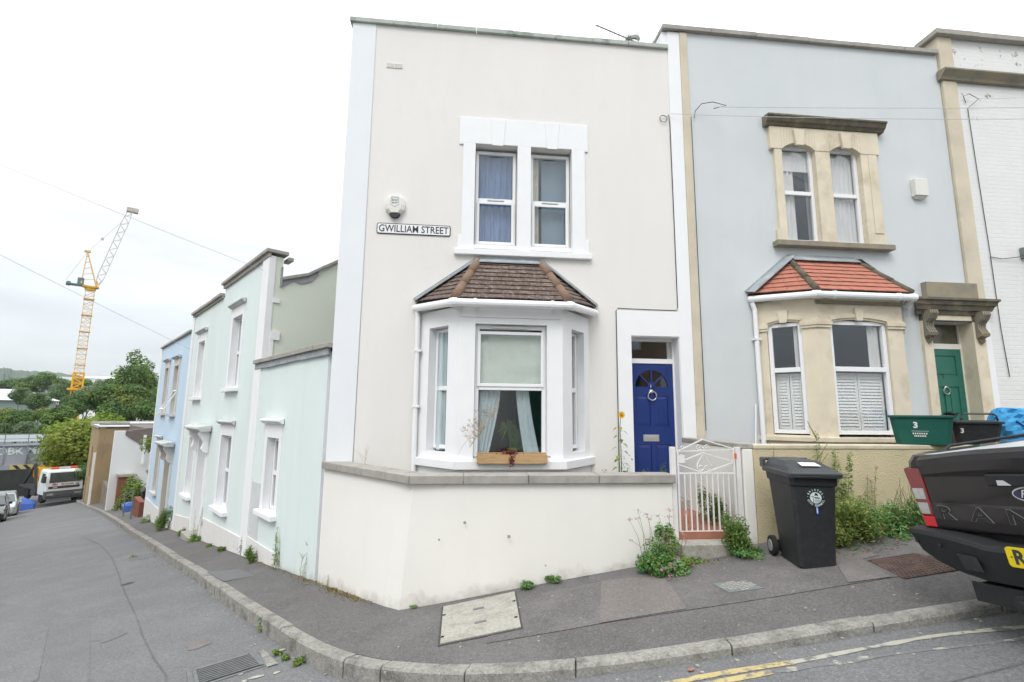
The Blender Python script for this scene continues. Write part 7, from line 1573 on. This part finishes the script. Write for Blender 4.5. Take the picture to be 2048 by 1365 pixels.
P = np.array([[*(GP(random.gauss(2.1, .15), random.gauss(5.62, .05), .008))] for _ in range(60)]); o = leaf_mesh('dead_leaves', P, np.random.normal(size=P.shape) * .4 + np.array([0, 0, 1]), .03, [M['leafdry']], None, .5); tag(o, 'fallen brown leaves in front of the garden step', 'dead leaves', kind='stuff')
# sunflower
sf = thing('sunflower', Wp(4.12, .32, .36), FRONT_ROT, 'tall sunflower with one small yellow head beside the blue door', 'sunflower')
stems(sf, [[(0, 0, 0), (.01, 0, .7), (.0, 0, 1.2), (.015, 0, 1.34)]], .010)
mb = MB()
for k in range(16):
    z = .42 + k * .055 if k < 15 else 1.2; a = k * 2.4; s_ = .115 * (1.15 - .5 * (z - .3)); d = Vector((math.cos(a), math.sin(a) * .6, -.15)).normalized(); b = Vector((0, 0, z)); sd_ = d.cross(Vector((0, 0, 1))).normalized(); up = Vector((0, 0, 1))
    st = b + d * .035; tip = st + d * s_ - up * .04; m_ = st + d * s_ * .45 + up * .01; mb.poly([st, m_ + sd_ * s_ * .34 - up * .01, tip, m_]); mb.poly([st, m_, tip, m_ - sd_ * s_ * .34 - up * .01]); mb.tube([b, st], .0025, 4)
mb.build('leaf', M['leafweed'], sf)
P = np.random.normal(size=(260, 3)) * np.array([.05, .04, .16]) + np.array([.07, 0, .35]); leaf_mesh('lower_leaves', P, np.random.normal(size=P.shape), .035, [M['leafnettle']], None, .5, sf)
mb = MB()
for k in range(18): a = 2 * math.pi * k / 18; c = Vector((.015, -.03, 1.36)); e1 = Vector((math.cos(a), -.15, math.sin(a))); e2 = Vector((-math.sin(a), 0, math.cos(a))); mb.poly([c + e1 * .012, c + e1 * .035 + e2 * .011, c + e1 * .055, c + e1 * .035 - e2 * .011])
fh = mb.build('flower_head', M['petalyel'], sf); mb = MB(); mb.lathe([(0, 0), (.022, 0), (.018, -.012), (0, -.015)], (.015, -.032, 1.36), 'Y', 12); mb.build('flower_disc', mat('sunflower_disc', (.45, .2, .02), .9, .2), fh)
# dry stalk and twiggy shrub in front of the bay
ds = thing('dry_stalk', Wp(1.72, 1.15, .5), FRONT_ROT, 'leaning dry flower stalk in front of the white bay window', 'dry plant')
L_ = [[(0, 0, .0), (.03, 0, .5), (.15, .1, .80), (.36, .2, 1.08), (.62, .28, 1.30)]]
for k in range(46):
    t = random.uniform(.35, 1); c = Vector((.03, 0, .5)).lerp(Vector((.62, .28, 1.30)), t); a = random.uniform(0, 6.28); e1 = c + Vector((math.cos(a) * .10 - .03, math.sin(a) * .05, random.uniform(.03, .18))); L_.append([c, e1])
    for q in range(3): L_.append([e1, e1 + Vector((random.gauss(0, .025), random.gauss(0, .02), random.uniform(0, .05)))])
stems(ds, L_, .0032, 'drystem'); P = np.random.normal(size=(40, 3)) * np.array([.03, .02, .03]) + np.array([.45, .25, 1.22]); leaf_mesh('seed_head', P, np.random.normal(size=P.shape), .018, [M['hipb']], None, .6, ds)
ds2 = thing('dry_stalk', Wp(.62, .5, .4), FRONT_ROT, 'faint dry stalk against the cream wall left of the bay', 'dry plant'); L_ = [[(0, 0, 0), (.02, 0, .5), (.0, 0, .85)]] + [[(.01, 0, z), (.01 + random.gauss(0, .08), 0, z + .12)] for z in np.linspace(.4, .8, 12)]; stems(ds2, L_, .0025, 'drystem')
sw = thing('weed', Wp(3.95, .4, .36), FRONT_ROT, 'green weed tips showing over the coping left of the sunflower', 'weed'); f_ = clump(sw, 420, .14, .62, .05, [M['leafweed'], M['leafivy']], mounds=5)
# plants inside the gate
for (u, off, z), r_, h_, n_, m1, m2, lab in (((4.46, .35, .40), .11, .62, 1100, 'leafdark', 'leafivy', 'dark conical shrub behind the left bars of the gate'), ((4.78, .30, .40), .10, .60, 1000, 'leafdark', 'leafivy', 'dark conical shrub behind the middle bars of the gate'), ((5.02, 1.05, .40), .17, .42, 900, 'leafdark', 'leafweed', 'shrubby plant inside the gate against the white wall'), ((4.98, 1.35, .40), .15, .34, 700, 'leafdark', 'leafivy', 'low dark plant just behind the right bars of the gate'), ((4.37, 1.42, .40), .07, .42, 280, 'leafyel', 'leafdry', 'yellowish plant just behind the left gate bars')):
    e = plant('shrub', Wp(u, off, z), lab, 'shrub', 'plants inside the garden gate'); f_ = clump(e, n_, r_, h_, .035, [M[m1], M[m2]], prob=.3, mounds=9)
tall_weed(Wp(4.85, 1.2, .4), .62, 'thin leafy weed behind the gate bars', 2, leaf=.05, spread=.05, dens=60, group='plants inside the garden gate')
# ivy and bushes beyond the blue house
for v, off, z, r_, h_, n_, mt_, lab in ((17.4, -.3, -.2, .6, 1.0, 1500, 'leafweed', 'climbing plant on the wall edge beside the blue house'), (19.8, -1.05, -1.2, .6, .55, 1500, 'leafweed', 'ivy spilling over the grey fence'), (22.2, -1.05, -1.35, .55, .4, 1200, 'leafyel', 'bright ivy on the far half of the grey fence'), (24.4, -.25, -3.2, .75, 1.6, 2400, 'leafivy', 'green bush on the pavement edge below the fence'), (23.0, -.45, -2.9, .5, 1.3, 1300, 'leafolive', 'bush between the wheelie bin and the fence'), (26.6, -.1, -3.7, .5, 1.0, 900, 'leafolive', 'olive bush by the mottled wall'), (29.5, -.6, -2.5, .9, .6, 900, 'leafyel', 'yellow green shrub growing on top of the mottled wall')):
    p = Sp(v, off, z); e = plant('bush', p, lab, 'bush', 'bushes beyond the blue house'); clump(e, n_, r_, h_, .16, [M[mt_], M['leafmid']], mounds=9)
fb = thing('wheelie_bin', SO + DS * 21.6 - NS * .75 + Vector((0, 0, gside(21.6) + .02)), SIDE_ROT, 'black wheelie bin far down the side street beside the pale blue house', 'wheelie bin')
mb = MB(); mb.loft([br_(0, -.2, .2, -.22, .22), br_(.85, -.25, .25, -.28, .28)]); mb.build('body', M['binblack'], fb); mb = MB(); mb.loft([br_(.851, -.27, .27, -.32, .30), br_(.96, -.22, .22, -.2, .32)]); mb.build('lid', M['binblack'], fb)
p = Sp(22.0, -.1, 0); mb = MB(); mb.loft([br_(0, -.25, .25, -.2, .2), br_(.28, -.3, .25, -.25, .22), br_(.4, -.15, .18, -.1, .15)]); o = mb.build('recycling_bag', M['tarp'], None, loc=GP(p.x, p.y), rot=SIDE_ROT); tag(o, 'blue recycling bag slumped beside the far wheelie bin', 'bag')

# ================================================================== TRUCK AND CARS AT THE FOOT OF THE STREET
TP = Vector((-35.9, 41.5, 0)); TP.z = gz(TP.x)
tk = thing('recycling_truck', TP, B + rad(15), 'white cab skip truck with orange beacons facing up the street under the bridge', 'truck')
mb = MB()   # local: -y is the front, x across
def cr(z, w, y0, y1): return [(-w, y0, z), (w, y0, z), (w, y1, z), (-w, y1, z)]
mb.loft([cr(.62, 1.15, .05, 1.9), cr(1.0, 1.17, 0, 1.9), cr(1.55, 1.17, .0, 1.9), cr(2.45, 1.10, .22, 1.88), cr(2.62, 1.0, .38, 1.8)]); mb.build('cab', M['truckwhite'], tk, bevel=.06)
mb = MB(); mb.loft([[(-.98, -.01, 1.62), (.98, -.01, 1.62), (.93, .19, 2.38), (-.93, .19, 2.38)], [(-.98, .03, 1.62), (.98, .03, 1.62), (.93, .23, 2.38), (-.93, .23, 2.38)]]); mb.build('windscreen', mat('dark_windscreen', (.05, .065, .06), .12, .3, 1.5, spec=.8), tk)
for s in (-1, 1):
    mb = MB(); mb.prism([(s * 1.165, .35, 1.6), (s * 1.165, 1.3, 1.6), (s * 1.115, 1.25, 2.3), (s * 1.12, .55, 2.3)], (s * .01, 0, 0)); mb.build('side_window', M['ink'], tk)
    mb = MB(); mb.box(s * 1.3 - .09, s * 1.3 + .09, -.1, .05, 1.65, 2.15); mb.bar((s * 1.15, .1, 2.1), (s * 1.3, -.02, 2.1), .04); mb.build('mirror', M['ink'], tk)
    mb = MB(); mb.box(s * .86 - .2, s * .86 + .2, -.075, -.0405, .66, .82); mb.build('headlight', M['clearlens'], tk)
mb = MB(); mb.box(-1.0, .95, -.03, .0, 1.17, 1.34); mb.build('grille', M['ink'], tk); mb = MB(); text_in(mb, 'DAF', .15, Matrix.Translation((-.6, -.035, 1.25)) @ FACE, bold=.004); mb.build('badge', M['paint3'], tk)
mb = MB(); mb.box(-1.2, 1.2, -.04, .3, .50, .98); mb.box(-.5, .5, -.055, -.04, .62, .92); mb.box(-1.15, 1.15, .0, .3, .35, .5); mb.build('bumper', mat('grey_bumper', (.10, .105, .11), .6, .1), tk, bevel=.03)
mb = MB(); text_in(mb, 'RECYCLING', .17, Matrix.Translation((.15, -.025, 1.47)) @ FACE, bold=.004, sx=.85); text_in(mb, 'PH', .26, Matrix.Translation((-.62, -.025, 1.47)) @ FACE, bold=.006); mb.build('lettering', mat('red_lettering', (.5, .02, .03), .6, .1), tk)
mb = MB(); 
for k in range(3): a = rad(90 + 120 * k); c = Vector((.78, -.03, 1.47)); p1 = c + Vector((math.cos(a - .8), 0, math.sin(a - .8))) * .09; p2 = c + Vector((math.cos(a + .5), 0, math.sin(a + .5))) * .09; mb.bar(p1, p2, .035)
mb.build('recycling_symbol', M['ink'], tk)
mb = MB(); mb.box(-.35, .35, .45, .75, 2.65, 2.78); bc_ = mb.build('beacon_bar', M['truckwhite'], tk)
for a, b in ((-.85, -.35), (.35, .85)): mb = MB(); mb.box(a, b, .45, .75, 2.65, 2.80); mb.build('beacon', M['orange'], tk, bevel=.04)
for x in (-1.0, 1.0):
    for y, r_ in ((1.0, .5), (4.6, .5)): mb = MB(); mb.lathe([(0, -.14), (r_ * .9, -.15), (r_, -.1), (r_, .1), (r_ * .9, .15), (0, .14)], (x, y, .5), 'X', 20); mb.build('wheel', M['rubber'], tk)
mb = MB(); mb.box(-.45, .45, .3, 6.5, .62, .85); mb.box(-1.2, 1.2, 2.2, 6.6, .9, 1.05); 
for s in (-1, 1): mb.bar((s * 1.1, 2.6, 1.0), (s * 1.1, 3.3, 2.9), .16); mb.bar((s * 1.1, 3.3, 2.9), (s * 1.1, 5.6, 1.2), .14); mb.box(s * 1.16 - .1, s * 1.16 + .1, 1.95, 3.1, .5, .9)
mb.build('skip_frame', M['ink'], tk)
mb = MB(); mb.loft([[(-.75, 2.7, 1.1), (.75, 2.7, 1.1), (.75, 3.7, 1.1), (-.75, 3.7, 1.1)], [(-.95, 2.45, 1.9), (.95, 2.45, 1.9), (.95, 4.3, 1.9), (-.95, 4.3, 1.9)], [(-.95, 2.4, 2.55), (.95, 2.4, 2.45), (.95, 4.4, 2.45), (-.95, 4.4, 2.65)]]); mb.build('skip', M['truckyel'], tk, bevel=.03)
def car(loc, rot, paint, label):
    e = thing('parked_car', loc, rot, label, 'car', 'cars parked at the left of the side street')
    mb = MB()    # -y is the front
    def cs(y, w, zb, zt, k=.9): return [(-w, y, zb), (w, y, zb), (w, y, (zb + zt) * .55), (w * k, y, zt), (-w * k, y, zt), (-w, y, (zb + zt) * .55)]
    mb.loft([cs(0, .70, .32, .62), cs(.12, .80, .22, .72), cs(.5, .86, .2, .82), cs(1.2, .88, .2, .95), cs(2.6, .88, .2, .97), cs(3.8, .86, .22, .95), cs(4.15, .78, .35, .80)]); mb.build('body', paint, e, bevel=.05, smooth=False)
    mb = MB(); mb.loft([[(-.80, 1.05, .94), (.80, 1.05, .94), (.80, 3.9, .96), (-.80, 3.9, .96)], [(-.62, 1.85, 1.42), (.62, 1.85, 1.42), (.62, 3.3, 1.44), (-.62, 3.3, 1.44)]]); mb.build('roof', paint, e, bevel=.05)
    mb = MB(); mb.loft([[(-.70, 1.11, .99), (.70, 1.11, .99), (.58, 1.75, 1.38), (-.58, 1.75, 1.38)], [(-.70, 1.09, .99), (.70, 1.09, .99), (.58, 1.72, 1.39), (-.58, 1.72, 1.39)]])
    for s in (-1, 1): mb.prism([(s * .79, 1.3, 1.0), (s * .79, 3.6, 1.0), (s * .655, 3.2, 1.36), (s * .655, 1.95, 1.36)], (s * .012, 0, .003))
    mb.build('window', mat('car_glass', (.08, .10, .10), .1, .1, spec=.8), e)
    for s in (-1, 1):
        mb = MB(); mb.box(s * .62 - .16, s * .62 + .16, .03, .12, .55, .70); mb.build('headlight', M['clearlens'], e, bevel=.02)
        mb = MB(); mb.box(s * .95 - .08, s * .95 + .08, 1.35, 1.5, .95, 1.1); mb.build('mirror', paint, e, bevel=.02)
        for y in (.85, 3.3): mb = MB(); mb.lathe([(0, -.1), (.27, -.1), (.31, -.08), (.31, .08), (.27, .1), (0, .1)], (s * .78, y, .31), 'X', 18); w_ = mb.build('wheel', M['rubber'], e); mb = MB(); mb.lathe([(0, 0), (.18, 0), (.18, .01), (0, .01)], (s * .885, y, .31), 'X', 12); mb.build('rim', M['hub'], w_)
    mb = MB(); mb.box(-.5, .5, .045, .13, .30, .48); mb.build('grille', M['ink'], e); mb = MB(); mb.box(-.26, .26, -.005, .04, .42, .52); mb.build('number_plate', M['signwhite'], e); return e
def cpos(px, py, D): p = raypt(px, py, D); return Vector((p.x, p.y, gz(p.x) + road_dz(p.x)))
car(cpos(-4, 1030, 48.5), B, M['carlight'], 'pale green hatchback parked at the left edge before the bridge')
car(cpos(-32, 1040, 42.5), B, mat('near_black_car_paint', (.015, .016, .02), .3, .05, 1, spec=.5, coat=1.), 'dark car parked nearest at the left edge of the side street')
p = cpos(52, 1003, 56.); mb = MB(); mb.loft([br_(0, -.75, .55, -.5, .5, .1), br_(.55, -.7, .6, -.5, .5, .1), br_(.95, -.6, -.1, -.3, .4, .1)]); o = mb.build('tarpaulin_heap', M['tarp'], None, loc=p, rot=B); tag(o, 'heap of blue tarpaulin and bags between the parked car and the truck', 'tarpaulin')
p = cpos(25, 1008, 53.); mb = MB(); mb.loft([br_(0, -.4, .4, -.4, .4), br_(.9, -.45, .45, -.4, .4)]); o = mb.build('crate', M['wood'], None, loc=p, rot=B); tag(o, 'brown crate beside the blue tarpaulin', 'crate')

# ================================================================== HAZE
hx = bpy.data.materials.new('haze'); hx.use_nodes = True; t = hx.node_tree; t.nodes.clear(); o_ = t.nodes.new('ShaderNodeOutputMaterial'); v_ = t.nodes.new('ShaderNodeVolumePrincipled')
v_.inputs['Color'].default_value = (.86, .91, .95, 1); v_.inputs['Density'].default_value = .00016; v_.inputs['Anisotropy'].default_value = .2; t.links.new(v_.outputs[0], o_.inputs['Volume'])
mb = MB(); mb.box(-3100, 3100, -3100, 3100, -60, 190); hzb = mb.build('haze', hx); hzb['kind'] = 'stuff'; hzb['label'] = 'thin pale haze between the street and the far hills'
